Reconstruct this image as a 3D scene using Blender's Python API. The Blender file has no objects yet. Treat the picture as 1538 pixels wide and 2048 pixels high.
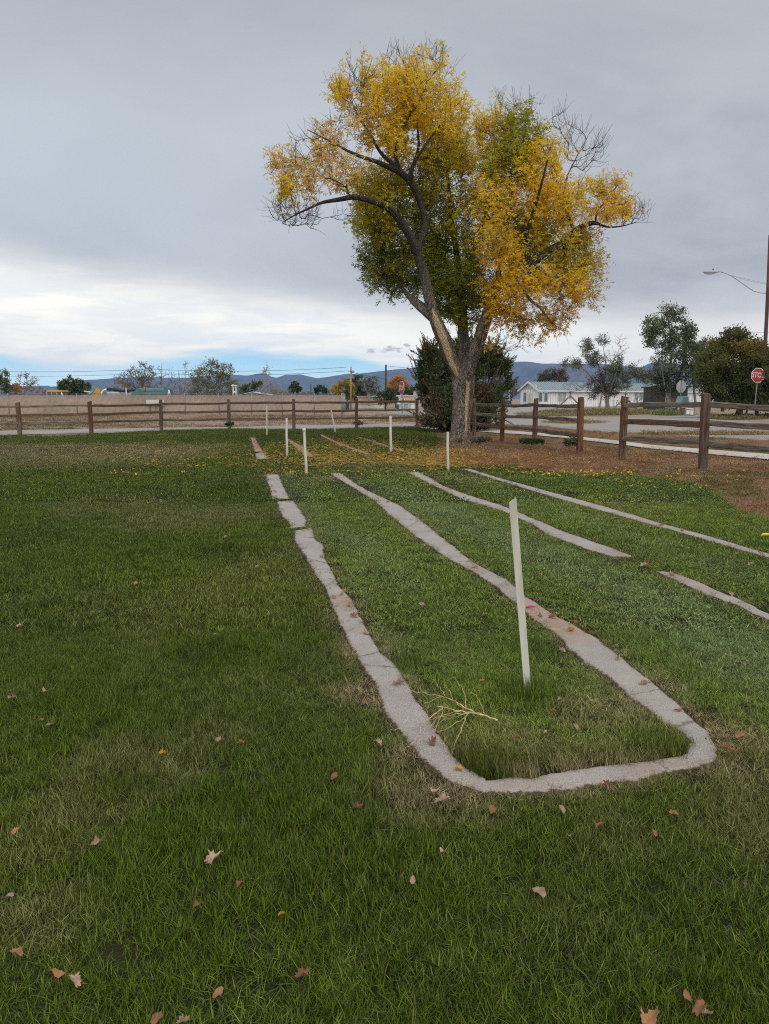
import bpy, math, random
import numpy as np
R = math.radians
rnd = random.Random(7)
rng = np.random.default_rng(11)
scene = bpy.context.scene
col = scene.collection

# ---------------------------------------------------------------- camera
CAM_H = 1.5
HORIZON = 797.0
FPX = 1539.0
TH = math.atan((1024 - HORIZON) / FPX)
cd = bpy.data.cameras.new("camera")
cam = bpy.data.objects.new("camera", cd)
col.objects.link(cam)
cam.location = (0, 0, CAM_H)
cam.rotation_euler = (math.pi / 2 - TH, 0, 0)
cd.sensor_fit = 'VERTICAL'
cd.sensor_height = 36.0
cd.lens = FPX / 2048 * 36.0
cd.clip_start = 0.05
cd.clip_end = 20000
scene.camera = cam
CT, ST = math.cos(TH), math.sin(TH)

# ---------------------------------------------------------------- world, sun, exposure
SUN_EL, SUN_AZ = R(52), R(150)          # azimuth from +Y, clockwise; behind and right of the camera
world = bpy.data.worlds.new("World")
scene.world = world
world.use_nodes = True
wn = world.node_tree
wn.nodes.clear()


class NT:
    """tiny helper for node trees"""
    def __init__(self, nt): self.nt = nt
    def n(self, t, **kw):
        nd = self.nt.nodes.new(t)
        for k, v in kw.items(): setattr(nd, k, v)
        return nd
    def l(self, a, b): self.nt.links.new(a, b)
    def put(self, sock, v):
        if isinstance(v, bpy.types.NodeSocket): self.l(v, sock)
        else: sock.default_value = v
    def m(self, op, a, b=0.0, c=None, clamp=False):
        nd = self.n('ShaderNodeMath', operation=op); nd.use_clamp = clamp
        self.put(nd.inputs[0], a); self.put(nd.inputs[1], b)
        if c is not None: self.put(nd.inputs[2], c)
        return nd.outputs[0]
    def mr(self, v, a, b, c=0.0, d=1.0, smooth=True):
        nd = self.n('ShaderNodeMapRange'); nd.interpolation_type = 'SMOOTHSTEP' if smooth else 'LINEAR'
        self.put(nd.inputs[0], v)
        for i, x in enumerate((a, b, c, d)): self.put(nd.inputs[i + 1], x)
        return nd.outputs[0]
    def mix(self, f, a, b, mode='MIX'):
        nd = self.n('ShaderNodeMix', data_type='RGBA', blend_type=mode)
        self.put(nd.inputs[0], f)
        for s, v in ((nd.inputs[6], a), (nd.inputs[7], b)):
            if isinstance(v, tuple) and len(v) == 3: v = (*v, 1)
            self.put(s, v)
        return nd.outputs[2]
    def noise(self, vec, scale, detail=4, rough=0.5, dist=0.0):
        nd = self.n('ShaderNodeTexNoise')
        if vec is not None: self.l(vec, nd.inputs['Vector'])
        nd.inputs['Scale'].default_value = scale; nd.inputs['Detail'].default_value = detail
        nd.inputs['Roughness'].default_value = rough; nd.inputs['Distortion'].default_value = dist
        return nd.outputs[0]
    def voro(self, vec, scale, feature='F1', out=0):
        nd = self.n('ShaderNodeTexVoronoi', feature=feature)
        if vec is not None: self.l(vec, nd.inputs['Vector'])
        nd.inputs['Scale'].default_value = scale
        return nd.outputs[out]
    def comb(self, x, y, z):
        nd = self.n('ShaderNodeCombineXYZ')
        for i, v in enumerate((x, y, z)): self.put(nd.inputs[i], v)
        return nd.outputs[0]


w = NT(wn)
tc = w.n('ShaderNodeTexCoord')
sep = w.n('ShaderNodeSeparateXYZ'); w.l(tc.outputs['Generated'], sep.inputs[0])
dx, dy, dz = sep.outputs
az = w.m('ARCTAN2', dx, dy)
hor = w.m('SQRT', w.m('ADD', w.m('MULTIPLY', dx, dx), w.m('MULTIPLY', dy, dy)))
el = w.m('DIVIDE', dz, w.m('MAXIMUM', hor, 0.02))          # tan of the elevation
sky = w.n('ShaderNodeTexSky', sky_type='NISHITA')
sky.sun_disc = False
sky.sun_elevation = SUN_EL
sky.sun_rotation = SUN_AZ
sky.dust_density = 0.6
# cloud deck seen in perspective
den = w.m('ADD', w.m('MAXIMUM', dz, 0.0), 0.12)
cv = w.comb(w.m('DIVIDE', dx, den), w.m('DIVIDE', dy, den), 0.0)
n_big = w.noise(cv, 0.55, 5, 0.55, 0.9)
n_mid = w.noise(cv, 1.7, 5, 0.55, 0.3)
n_band = w.noise(w.comb(w.m('MULTIPLY', az, 2.2), w.m('MULTIPLY', el, 16.0), 3.1), 1.0, 4, 0.55, 0.3)
n_fine = w.noise(w.comb(w.m('MULTIPLY', az, 7.0), w.m('MULTIPLY', el, 42.0), 1.3), 1.0, 5, 0.6, 0.4)
K = 10.0     # background strength is 0.1
def kc(r, g, b): return (r * K, g * K, b * K)
grey = w.mix(w.mr(n_big, 0.35, 0.65), kc(0.365, 0.388, 0.425), kc(0.475, 0.497, 0.525))
grey = w.mix(w.mr(n_mid, 0.42, 0.70, 0.0, 0.55), grey, kc(0.50, 0.52, 0.55))
# the left middle is a touch bluer and lighter, the top is duller
leftm = w.m('MULTIPLY', w.mr(az, 0.25, -0.45), w.m('MULTIPLY', w.mr(el, 0.06, 0.22), w.mr(el, 0.52, 0.30)))
grey = w.mix(w.m('MULTIPLY', leftm, 0.75), grey, kc(0.50, 0.56, 0.62))
grey = w.mix(w.mr(el, 0.30, 0.52, 0.0, 0.55), grey, kc(0.36, 0.385, 0.42))
# overhead and behind the camera the overcast is brighter
grey = w.mix(w.mr(el, 0.75, 2.2), grey, kc(0.78, 0.80, 0.84))
grey = w.mix(w.mr(dy, 0.3, -0.4, 0.0, 0.8), grey, kc(0.74, 0.76, 0.80))
# bright band under the deck
edge = w.m('ADD', w.m('MULTIPLY_ADD', w.m('MINIMUM', az, 0.05), -0.115, 0.100), w.m('MULTIPLY', w.m('SUBTRACT', n_band, 0.5), 0.045))
white = w.mix(w.mr(n_fine, 0.36, 0.62), kc(0.86, 0.88, 0.87), kc(1.04, 1.01, 0.92))
white = w.mix(w.mr(az, 0.12, 0.42, 0.0, 0.8), white, kc(0.84, 0.82, 0.77))
hi = w.m('ADD', edge, 0.045)
c1 = w.mix(w.mr(el, w.m('SUBTRACT', edge, 0.03), hi), white, grey)
# blue gap near the horizon, left and centre
blue = w.mix(0.5, w.mix(w.mr(el, 0.0, 0.06), kc(0.50, 0.68, 0.78), kc(0.33, 0.57, 0.76)), sky.outputs[0])
blue = w.mix(0.82, blue, w.mix(w.mr(el, 0.01, 0.062), kc(0.66, 0.92, 1.02), kc(0.33, 0.72, 0.98)))
gap_top = w.m('ADD', w.m('MULTIPLY', w.m('SUBTRACT', n_band, 0.5), 0.075), w.m('SUBTRACT', 0.056, w.m('ADD', w.m('MULTIPLY', 0.021, w.m('EXPONENT', w.m('MULTIPLY', -130.0, w.m('POWER', w.m('ADD', az, 0.36), 2.0)))), w.m('MULTIPLY', 0.012, w.mr(az, -0.06, 0.02)))))
gap = w.m('MULTIPLY', w.mr(el, gap_top, w.m('SUBTRACT', gap_top, 0.014)), w.mr(az, 0.13, 0.02))
c2 = w.mix(gap, c1, blue)
# small dark scud over the ridge
def scud(c, a0, e0, ra, re, thr=0.52):
    da = w.m('DIVIDE', w.m('SUBTRACT', az, a0), ra); de = w.m('DIVIDE', w.m('SUBTRACT', el, e0), re)
    d2 = w.m('ADD', w.m('MULTIPLY', da, da), w.m('MULTIPLY', de, de))
    nn = w.noise(w.comb(w.m('MULTIPLY', az, 95.0), w.m('MULTIPLY', el, 210.0), a0 * 9), 1.0, 5, 0.65)
    f = w.mr(w.m('SUBTRACT', w.m('ADD', 1.0, w.m('MULTIPLY', w.m('SUBTRACT', nn, 0.5), 5.5)), d2), 0.1, 1.3, 0.0, 0.7)
    return w.mix(f, c, kc(0.34, 0.37, 0.43))
c2 = scud(c2, 0.010, 0.0615, 0.017, 0.0052)
c2 = scud(c2, -0.018, 0.060, 0.0075, 0.0035)
c2 = scud(c2, 0.029, 0.0665, 0.006, 0.003)
c3 = w.mix(w.mr(el, 0.0, -0.02), c2, kc(0.20, 0.18, 0.15))
bg = w.n('ShaderNodeBackground')
bg.inputs['Strength'].default_value = 0.1
w.l(c3, bg.inputs['Color'])
wo = w.n('ShaderNodeOutputWorld'); w.l(bg.outputs[0], wo.inputs[0])

sl = bpy.data.lights.new("sun", 'SUN')
sl.energy = 1.5
sl.angle = R(50)
sl.color = (1.0, 0.95, 0.88)
so = bpy.data.objects.new("sun", sl)
col.objects.link(so)
# a sun lamp shines along its -Z
so.rotation_euler = (math.pi / 2 - SUN_EL, 0, math.pi - SUN_AZ)
scene.view_settings.view_transform = 'Standard'
scene.view_settings.look = 'None'
scene.view_settings.exposure = 0.2
scene.view_settings.gamma = 1.0
scene.cycles.use_denoising = False
scene.cycles.denoising_input_passes = 'RGB_ALBEDO_NORMAL'
scene.cycles.denoising_prefilter = 'ACCURATE'
scene.cycles.filter_width = 1.1
scene.cycles.max_bounces = 6
scene.cycles.diffuse_bounces = 3
scene.cycles.transparent_max_bounces = 12
scene.cycles.volume_bounces = 1

# ---------------------------------------------------------------- projection helpers (where a photo pixel stands in the place)
def ray(px, py):
    x = (px - 769.0) / FPX; v = (1024.0 - py) / FPX
    return x, CT + v * ST, v * CT - ST
def G(px, py, z=0.0):
    x, y, q = ray(px, py)
    t = (z - CAM_H) / q
    return (x * t, y * t, z)
def P(px, py, Y):
    x, y, q = ray(px, py)
    t = Y / y
    return (x * t, Y, CAM_H + q * t)
def pxm(Y): return Y / FPX            # metres per photo pixel at depth Y

# ---------------------------------------------------------------- object helpers
def link(o, parent=None):
    col.objects.link(o)
    if parent is not None: o.parent = parent
    return o
def mesh_np(name, v, f, material=None, parent=None, colors=None, smooth=False, cname='Col'):
    v = np.asarray(v, dtype=np.float32).reshape(-1, 3)
    me = bpy.data.meshes.new(name)
    if isinstance(f, np.ndarray):
        k = f.shape[1]; nf = f.shape[0]
        me.vertices.add(len(v)); me.vertices.foreach_set('co', v.ravel())
        me.loops.add(nf * k); me.loops.foreach_set('vertex_index', f.astype(np.int32).ravel())
        me.polygons.add(nf)
        me.polygons.foreach_set('loop_start', np.arange(0, nf * k, k, dtype=np.int32))
        me.update(calc_edges=True)
    else:
        me.from_pydata([tuple(map(float, p)) for p in v], [], [tuple(q) for q in f])
        me.update()
    if colors is not None:
        ca = me.color_attributes.new(name=cname, type='FLOAT_COLOR', domain='POINT')
        c = np.ones((len(v), 4), dtype=np.float32); c[:, :3] = colors
        ca.data.foreach_set('color', c.ravel())
    if smooth and len(me.polygons):
        me.polygons.foreach_set('use_smooth', np.ones(len(me.polygons), dtype=bool))
    if material: me.materials.append(material)
    o = bpy.data.objects.new(name, me)
    return link(o, parent)
def thing(name, label, cat, loc=(0, 0, 0), rz=0.0, group=None):
    o = bpy.data.objects.new(name, None); col.objects.link(o)
    o.empty_display_size = 0.3
    o.location = loc; o.rotation_euler = (0, 0, rz)
    return tag(o, label, cat, group)
def tag(o, label=None, cat=None, group=None, kind=None):
    if label: o['label'] = label
    if cat: o['category'] = cat
    if group: o['group'] = group
    if kind: o['kind'] = kind
    return o
def copy_tree(o, parent=None):
    c = o.copy(); col.objects.link(c)
    if parent is not None: c.parent = parent
    for ch in list(o.children): copy_tree(ch, c)
    return c

class MB:
    """collects simple solids into one mesh"""
    def __init__(self): self.v = []; self.f = []
    def add(self, vs, fs):
        b = len(self.v); self.v += [tuple(p) for p in vs]; self.f += [tuple(i + b for i in q) for q in fs]
        return self
    def box(self, x0, x1, y0, y1, z0, z1, bev=0.0):
        b = min(bev, (x1 - x0) / 2.2, (y1 - y0) / 2.2, (z1 - z0) / 2.2)
        if b <= 0:
            vs = [(x, y, z) for z in (z0, z1) for x, y in ((x0, y0), (x1, y0), (x1, y1), (x0, y1))]
            return self.add(vs, [(3, 2, 1, 0), (4, 5, 6, 7), (0, 1, 5, 4), (1, 2, 6, 5), (2, 3, 7, 6), (3, 0, 4, 7)])
        rings = []
        def ring(a, z):
            return [(x0 + a + b, y0 + a, z), (x1 - a - b, y0 + a, z), (x1 - a, y0 + a + b, z), (x1 - a, y1 - a - b, z),
                    (x1 - a - b, y1 - a, z), (x0 + a + b, y1 - a, z), (x0 + a, y1 - a - b, z), (x0 + a, y0 + a + b, z)]
        vs = ring(b * .6, z0) + ring(0, z0 + b) + ring(0, z1 - b) + ring(b * .6, z1)
        fs = [tuple(range(7, -1, -1)), tuple(range(24, 32))]
        for k in range(3):
            for i in range(8):
                j = (i + 1) % 8
                fs.append((k * 8 + i, k * 8 + j, k * 8 + 8 + j, k * 8 + 8 + i))
        return self.add(vs, fs)
    def prism(self, pts, a0, a1, axis='y'):
        """polygon pts in the two other axes, extruded along axis"""
        n = len(pts)
        def mk(p, a):
            return {'y': (p[0], a, p[1]), 'x': (a, p[0], p[1]), 'z': (p[0], p[1], a)}[axis]
        vs = [mk(p, a0) for p in pts] + [mk(p, a1) for p in pts]
        fs = [tuple(range(n)), tuple(range(2 * n - 1, n - 1, -1))] + [((i + 1) % n, i, n + i, n + (i + 1) % n) for i in range(n)]
        return self.add(vs, fs)
    def tube(self, pts, rad, sides=8, cap=True):
        pts = [np.array(p, float) for p in pts]
        if not hasattr(rad, '__len__'): rad = [rad] * len(pts)
        vs = []; fs = []; prev = None
        for i, p in enumerate(pts):
            t = pts[min(i + 1, len(pts) - 1)] - pts[max(i - 1, 0)]
            t = t / (np.linalg.norm(t) + 1e-9)
            if prev is None:
                u = np.cross(t, (0, 0, 1.0)) if abs(t[2]) < .9 else np.cross(t, (1.0, 0, 0))
            else:
                u = prev - t * prev.dot(t)
            u = u / (np.linalg.norm(u) + 1e-9); prev = u
            q = np.cross(t, u)
            for k in range(sides):
                a = 2 * math.pi * k / sides
                vs.append(tuple(p + rad[i] * (math.cos(a) * u + math.sin(a) * q)))
        for i in range(len(pts) - 1):
            for k in range(sides):
                j = (k + 1) % sides
                fs.append((i * sides + k, i * sides + j, (i + 1) * sides + j, (i + 1) * sides + k))
        if cap:
            fs.append(tuple(range(sides - 1, -1, -1)))
            fs.append(tuple(range((len(pts) - 1) * sides, len(pts) * sides)))
        return self.add(vs, fs)
    def build(self, name, material, parent=None, smooth=False):
        return mesh_np(name, self.v, self.f, material, parent, smooth=smooth)

# ---------------------------------------------------------------- materials
MATS = {}
def base_mat(name):
    m = bpy.data.materials.new(name); m.use_nodes = True
    nt = m.node_tree; nt.nodes.clear()
    h = NT(nt)
    out = h.n('ShaderNodeOutputMaterial')
    bs = h.n('ShaderNodeBsdfPrincipled')
    h.l(bs.outputs[0], out.inputs[0])
    MATS[name] = m
    return m, h, bs, out
def c4(c): return (c[0], c[1], c[2], 1.0)
def M(name, c1, c2=None, scale=6.0, rough=0.75, metal=0.0, stretch=None, bump=0.0, rand=0.0, detail=5, spec=0.3, coord='Object', sharp=(0.35, 0.65)):
    """painted or natural surface: two colours blended by noise"""
    m, h, bs, out = base_mat(name)
    tcn = h.n('ShaderNodeTexCoord')
    v = tcn.outputs[coord]
    if coord == 'World':
        pass
    if stretch:
        mp = h.n('ShaderNodeMapping'); h.l(v, mp.inputs[0]); mp.inputs['Scale'].default_value = stretch; v = mp.outputs[0]
    if c2 is None: c2 = tuple(min(1, x * 0.82) for x in c1)
    nz = h.noise(v, scale, detail, 0.6)
    c = h.mix(h.mr(nz, sharp[0], sharp[1]), c4(c1), c4(c2))
    if rand:
        oi = h.n('ShaderNodeObjectInfo')
        c = h.mix(1.0, c, h.mix(oi.outputs['Random'], c4((1 - rand,) * 3), c4((1 + rand,) * 3)), 'MULTIPLY')
    h.l(c, bs.inputs['Base Color'])
    bs.inputs['Roughness'].default_value = rough
    bs.inputs['Metallic'].default_value = metal
    bs.inputs['Specular IOR Level'].default_value = spec
    if bump:
        b = h.n('ShaderNodeBump'); b.inputs['Strength'].default_value = 0.6; b.inputs['Distance'].default_value = bump
        h.l(nz, b.inputs['Height']); h.l(b.outputs[0], bs.inputs['Normal'])
    return m

def leaf_mat(name, trans=0.5, rough=0.6, spec=0.2):
    m = bpy.data.materials.new(name); m.use_nodes = True
    nt = m.node_tree; nt.nodes.clear(); h = NT(nt)
    out = h.n('ShaderNodeOutputMaterial'); at = h.n('ShaderNodeAttribute', attribute_name='Col')
    bs = h.n('ShaderNodeBsdfPrincipled'); h.l(at.outputs[0], bs.inputs['Base Color'])
    bs.inputs['Roughness'].default_value = rough; bs.inputs['Specular IOR Level'].default_value = spec
    tr = h.n('ShaderNodeBsdfTranslucent'); h.l(at.outputs[0], tr.inputs[0])
    mx = h.n('ShaderNodeMixShader'); mx.inputs[0].default_value = trans
    h.l(bs.outputs[0], mx.inputs[1]); h.l(tr.outputs[0], mx.inputs[2]); h.l(mx.outputs[0], out.inputs[0])
    return m
LEAF = leaf_mat('leaf')
NEEDLE = leaf_mat('needle', 0.12, 0.7)

def world_mat(name, fn, rough=0.9, bumpd=0.0):
    """ground material on world position"""
    m, h, bs, out = base_mat(name)
    ge = h.n('ShaderNodeNewGeometry')
    c, hgt = fn(h, ge.outputs['Position'])
    h.l(c, bs.inputs['Base Color'])
    bs.inputs['Roughness'].default_value = rough; bs.inputs['Specular IOR Level'].default_value = 0.15
    if bumpd and hgt is not None:
        b = h.n('ShaderNodeBump'); b.inputs['Strength'].default_value = 0.8; b.inputs['Distance'].default_value = bumpd
        h.l(hgt, b.inputs['Height']); h.l(b.outputs[0], bs.inputs['Normal'])
    return m

def f_dirt(h, p):
    n1 = h.noise(p, 0.12, 5, 0.6); n2 = h.noise(p, 0.9, 6, 0.65); n3 = h.noise(p, 14, 4, 0.7)
    c = h.mix(h.mr(n1, 0.38, 0.62), (0.30, 0.235, 0.175), (0.21, 0.15, 0.105))
    c = h.mix(h.mr(n2, 0.48, 0.68, 0, .85), c, (0.33, 0.22, 0.135))
    c = h.mix(h.mr(n2, 0.46, 0.32, 0, .6), c, (0.12, 0.11, 0.045))
    c = h.mix(h.mr(n3, 0.4, 0.7, 0, .5), c, (0.36, 0.29, 0.21))
    return c, n3
def f_gravel(h, p):
    n1 = h.noise(p, 0.25, 4, 0.6); n2 = h.voro(p, 22); n3 = h.noise(p, 45, 3, 0.7); n4 = h.noise(p, 2.2, 5, .7)
    c = h.mix(h.mr(n1, 0.35, 0.65), (0.36, 0.335, 0.31), (0.29, 0.265, 0.245))
    c = h.mix(h.mr(n2, 0.1, 0.6, 0.0, 0.5), c, (0.22, 0.20, 0.185))
    c = h.mix(h.mr(n3, 0.5, 0.75, 0, .6), c, (0.47, 0.45, 0.42))
    c = h.mix(h.mr(n4, 0.55, 0.75, 0, .35), c, (0.26, 0.22, 0.17))
    return c, n3
def f_soil(h, p):
    n1 = h.noise(p, 1.3, 4, 0.6); n2 = h.noise(p, 60, 4, 0.7)
    c = h.mix(h.mr(n1, 0.35, 0.7), (0.014, 0.018, 0.006), (0.03, 0.026, 0.012))
    c = h.mix(h.mr(n2, 0.5, 0.75, 0, .5), c, (0.12, 0.095, 0.055))
    return c, n2
def f_mulch(h, p):
    n1 = h.noise(p, 0.6, 5, 0.6); n2 = h.noise(p, 30, 5, 0.75); n3 = h.noise(p, 5, 5, 0.7)
    c = h.mix(h.mr(n1, 0.35, 0.65), (0.20, 0.105, 0.055), (0.16, 0.095, 0.048))
    c = h.mix(h.mr(n3, 0.54, 0.70, 0, .55), c, (0.10, 0.09, 0.035))
    c = h.mix(h.mr(n2, 0.52, 0.72, 0, .8), c, (0.34, 0.21, 0.115))
    return c, n2
def f_asphalt(h, p):
    n1 = h.noise(p, 0.5, 5, 0.6); n2 = h.noise(p, 50, 3, 0.7)
    c = h.mix(h.mr(n1, 0.35, 0.65), (0.33, 0.31, 0.29), (0.26, 0.245, 0.23))
    c = h.mix(h.mr(n2, 0.5, 0.75, 0, .4), c, (0.42, 0.40, 0.38))
    return c, n2
def f_walk(h, p):
    n1 = h.noise(p, 0.8, 5, 0.6); n2 = h.noise(p, 60, 3, 0.7)
    c = h.mix(h.mr(n1, 0.35, 0.65), (0.50, 0.47, 0.42), (0.42, 0.39, 0.345))
    c = h.mix(h.mr(n2, 0.5, 0.75, 0, .3), c, (0.58, 0.56, 0.52))
    return c, n2
DIRT = world_mat('dirt', f_dirt, bumpd=.02)
GRAVEL = world_mat('gravel', f_gravel, bumpd=.01)
SOIL = world_mat('lawn_soil', f_soil, bumpd=.01)
MULCH = world_mat('dry_turf', f_mulch, bumpd=.02)
ASPH = world_mat('asphalt', f_asphalt, bumpd=.004)
WALK = world_mat('pavement_concrete', f_walk, bumpd=.002)

# old exposed-aggregate concrete; 'Col'.r carries straw and dirt washed onto it
m, h, bs, out = base_mat('old_concrete')
ge = h.n('ShaderNodeNewGeometry'); p_ = ge.outputs['Position']
at = h.n('ShaderNodeAttribute', attribute_name='Col')
sp = h.n('ShaderNodeSeparateColor'); h.l(at.outputs[0], sp.inputs[0])
n1 = h.noise(p_, 2.5, 5, 0.65); n2 = h.voro(p_, 120); n3 = h.noise(p_, 160, 3, 0.7); n4 = h.noise(p_, 22, 5, .7)
n5 = h.voro(p_, 70)
c = h.mix(h.mr(n1, 0.3, 0.7), c4((0.39, 0.355, 0.325)), c4((0.30, 0.272, 0.25)))
c = h.mix(h.mr(n2, 0.12, 0.5, 0.55, 0.0), c, c4((0.62, 0.58, 0.54)))
c = h.mix(h.mr(n3, 0.5, 0.66, 0, .75), c, c4((0.16, 0.145, 0.135)))
c = h.mix(h.mr(n5, 0.12, 0.02, 0, .7), c, c4((0.20, 0.18, 0.17)))
c = h.mix(h.mr(n4, 0.6, 0.75, 0, .35), c, c4((0.30, 0.25, 0.20)))
wv = h.n('ShaderNodeVectorMath', operation='ADD'); h.l(p_, wv.inputs[0]); h.l(h.comb(h.m('MULTIPLY', n4, .12), h.m('MULTIPLY', n1, .2), 0.0), wv.inputs[1])
ck = h.voro(wv.outputs[0], 0.7, 'DISTANCE_TO_EDGE')
c = h.mix(h.mr(ck, .006, .002, 0, .55), c, c4((0.07, 0.055, 0.042)))
dm = h.m('MULTIPLY', sp.outputs[0], h.mr(n4, 0.3, 0.6))
c = h.mix(dm, c, h.mix(h.mr(n3, .4, .6), c4((0.27, 0.17, 0.115)), c4((0.38, 0.27, 0.19))))
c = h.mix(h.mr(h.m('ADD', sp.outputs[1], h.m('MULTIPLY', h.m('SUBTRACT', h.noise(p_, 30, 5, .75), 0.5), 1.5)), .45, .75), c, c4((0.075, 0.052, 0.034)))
h.l(c, bs.inputs['Base Color']); bs.inputs['Roughness'].default_value = 0.95; bs.inputs['Specular IOR Level'].default_value = 0.15
b = h.n('ShaderNodeBump'); b.inputs['Distance'].default_value = 0.004; b.inputs['Strength'].default_value = 0.8
h.l(h.m('ADD', n3, h.m('MULTIPLY', n2, 0.6)), b.inputs['Height']); h.l(b.outputs[0], bs.inputs['Normal'])
OLDCON = m

# bark: 'Col' = (peeled bare wood, -, -)
m, h, bs, out = base_mat('bark')
tcn = h.n('ShaderNodeTexCoord'); at = h.n('ShaderNodeAttribute', attribute_name='Col')
mp = h.n('ShaderNodeMapping'); h.l(tcn.outputs['Object'], mp.inputs[0]); mp.inputs['Scale'].default_value = (1, 1, 0.28)
v1 = h.voro(mp.outputs[0], 26, 'DISTANCE_TO_EDGE'); nn = h.noise(mp.outputs[0], 14, 6, 0.7); n0 = h.noise(tcn.outputs['Object'], 1.5, 4, .6)
c = h.mix(h.mr(nn, 0.35, 0.68), c4((0.15, 0.122, 0.10)), c4((0.39, 0.335, 0.28)))
c = h.mix(h.mr(v1, 0.09, 0.0, 0, 0.85), c, c4((0.045, 0.035, 0.028)))
c = h.mix(h.mr(n0, 0.5, 0.7, 0, .4), c, c4((0.25, 0.18, 0.12)))
mp2 = h.n('ShaderNodeMapping'); h.l(tcn.outputs['Object'], mp2.inputs[0]); mp2.inputs['Scale'].default_value = (1, 1, 0.10)
nw = h.noise(mp2.outputs[0], 55, 5, 0.65)
wood = h.mix(h.mr(nw, 0.50, 0.75), c4((0.70, 0.54, 0.37)), c4((0.40, 0.23, 0.12)))
sp = h.n('ShaderNodeSeparateColor'); h.l(at.outputs[0], sp.inputs[0])
so_ = h.n('ShaderNodeSeparateXYZ'); h.l(tcn.outputs['Object'], so_.inputs[0])
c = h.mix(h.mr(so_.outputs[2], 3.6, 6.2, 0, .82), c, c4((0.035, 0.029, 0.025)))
c = h.mix(sp.outputs[0], c, wood)
c = h.mix(sp.outputs[1], c, c4((0.16, 0.065, 0.03)))
h.l(c, bs.inputs['Base Color']); bs.inputs['Roughness'].default_value = 0.95; bs.inputs['Specular IOR Level'].default_value = 0.1
b = h.n('ShaderNodeBump'); b.inputs['Distance'].default_value = 0.03; b.inputs['Strength'].default_value = 0.9
h.l(h.m('ADD', h.mr(v1, 0, 0.15, 0, 1), h.m('MULTIPLY', nn, 0.5)), b.inputs['Height']); h.l(b.outputs[0], bs.inputs['Normal'])
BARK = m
TWIG = M('twig_bark', (0.055, 0.042, 0.034), (0.10, 0.08, 0.068), 8, 0.95)
GREYBARK = M('grey_bark', (0.26, 0.235, 0.21), (0.16, 0.14, 0.125), 3, 0.95)
DARKBARK = M('dark_bark', (0.055, 0.042, 0.035), (0.10, 0.08, 0.065), 3, 0.95)

# weathered split timber, grain along one axis
def wood(name, stretch, grey, brown, dark, bias):
    m, h, bs, out = base_mat(name)
    tcn = h.n('ShaderNodeTexCoord'); oi = h.n('ShaderNodeObjectInfo')
    off = h.n('ShaderNodeVectorMath', operation='ADD'); h.l(tcn.outputs['Object'], off.inputs[0])
    sc_ = h.n('ShaderNodeVectorMath', operation='SCALE'); sc_.inputs[0].default_value = (37, 51, 23); h.l(oi.outputs['Random'], sc_.inputs['Scale'])
    h.l(sc_.outputs[0], off.inputs[1])
    mp = h.n('ShaderNodeMapping'); h.l(off.outputs[0], mp.inputs[0]); mp.inputs['Scale'].default_value = stretch
    g = h.noise(mp.outputs[0], 34, 6, 0.75); g2 = h.noise(mp.outputs[0], 90, 4, 0.7); pz = h.noise(off.outputs[0], 2.2, 4, .6)
    f = h.mr(h.m('ADD', pz, h.m('MULTIPLY', h.m('SUBTRACT', oi.outputs['Random'], 0.5), 0.5)), bias - .12, bias + .12)
    c = h.mix(f, c4(grey), c4(brown))
    c = h.mix(h.mr(g, 0.40, 0.62, 0.0, 0.95), c, c4(dark))
    c = h.mix(h.mr(g2, 0.5, 0.7, 0.0, 0.45), c, c4(tuple(x * 1.5 for x in grey)))
    h.l(c, bs.inputs['Base Color']); bs.inputs['Roughness'].default_value = 0.9; bs.inputs['Specular IOR Level'].default_value = 0.15
    b = h.n('ShaderNodeBump'); b.inputs['Distance'].default_value = 0.012; h.l(g, b.inputs['Height']); h.l(b.outputs[0], bs.inputs['Normal'])
    return m
RAILW = wood('rail_timber', (0.05, 1, 1), (0.235, 0.20, 0.165), (0.15, 0.085, 0.05), (0.065, 0.048, 0.036), 0.60)
RAILD = wood('rail_timber_dark', (0.05, 1, 1), (0.17, 0.13, 0.10), (0.12, 0.07, 0.045), (0.055, 0.038, 0.028), 0.55)
POSTW = wood('post_timber', (1, 1, 0.05), (0.18, 0.14, 0.108), (0.20, 0.088, 0.042), (0.04, 0.022, 0.015), 0.48)
POSTD = wood('post_timber_dark', (1, 1, 0.05), (0.15, 0.105, 0.08), (0.13, 0.065, 0.04), (0.05, 0.03, 0.022), 0.50)

GLASS_DARK = M('window_glass', (0.10, 0.13, 0.15), (0.16, 0.19, 0.21), 2, 0.15, spec=0.6)
WHITE_WALL = M('white_siding', (0.80, 0.80, 0.81), (0.72, 0.72, 0.74), 1.5, 0.6)
WHITE_PAINT = M('white_paint', (0.74, 0.74, 0.73), (0.66, 0.66, 0.65), 3, 0.5)
STEEL = M('galvanised_steel', (0.34, 0.35, 0.36), (0.26, 0.27, 0.28), 5, 0.45, 0.6)
PVC = M('pvc_plastic', (0.68, 0.66, 0.58), (0.47, 0.45, 0.37), 9, 0.45, stretch=(1, 1, .12), spec=0.4)
BLACKM = M('black_rubber', (0.02, 0.02, 0.02), (0.035, 0.035, 0.035), 6, 0.7)

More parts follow.
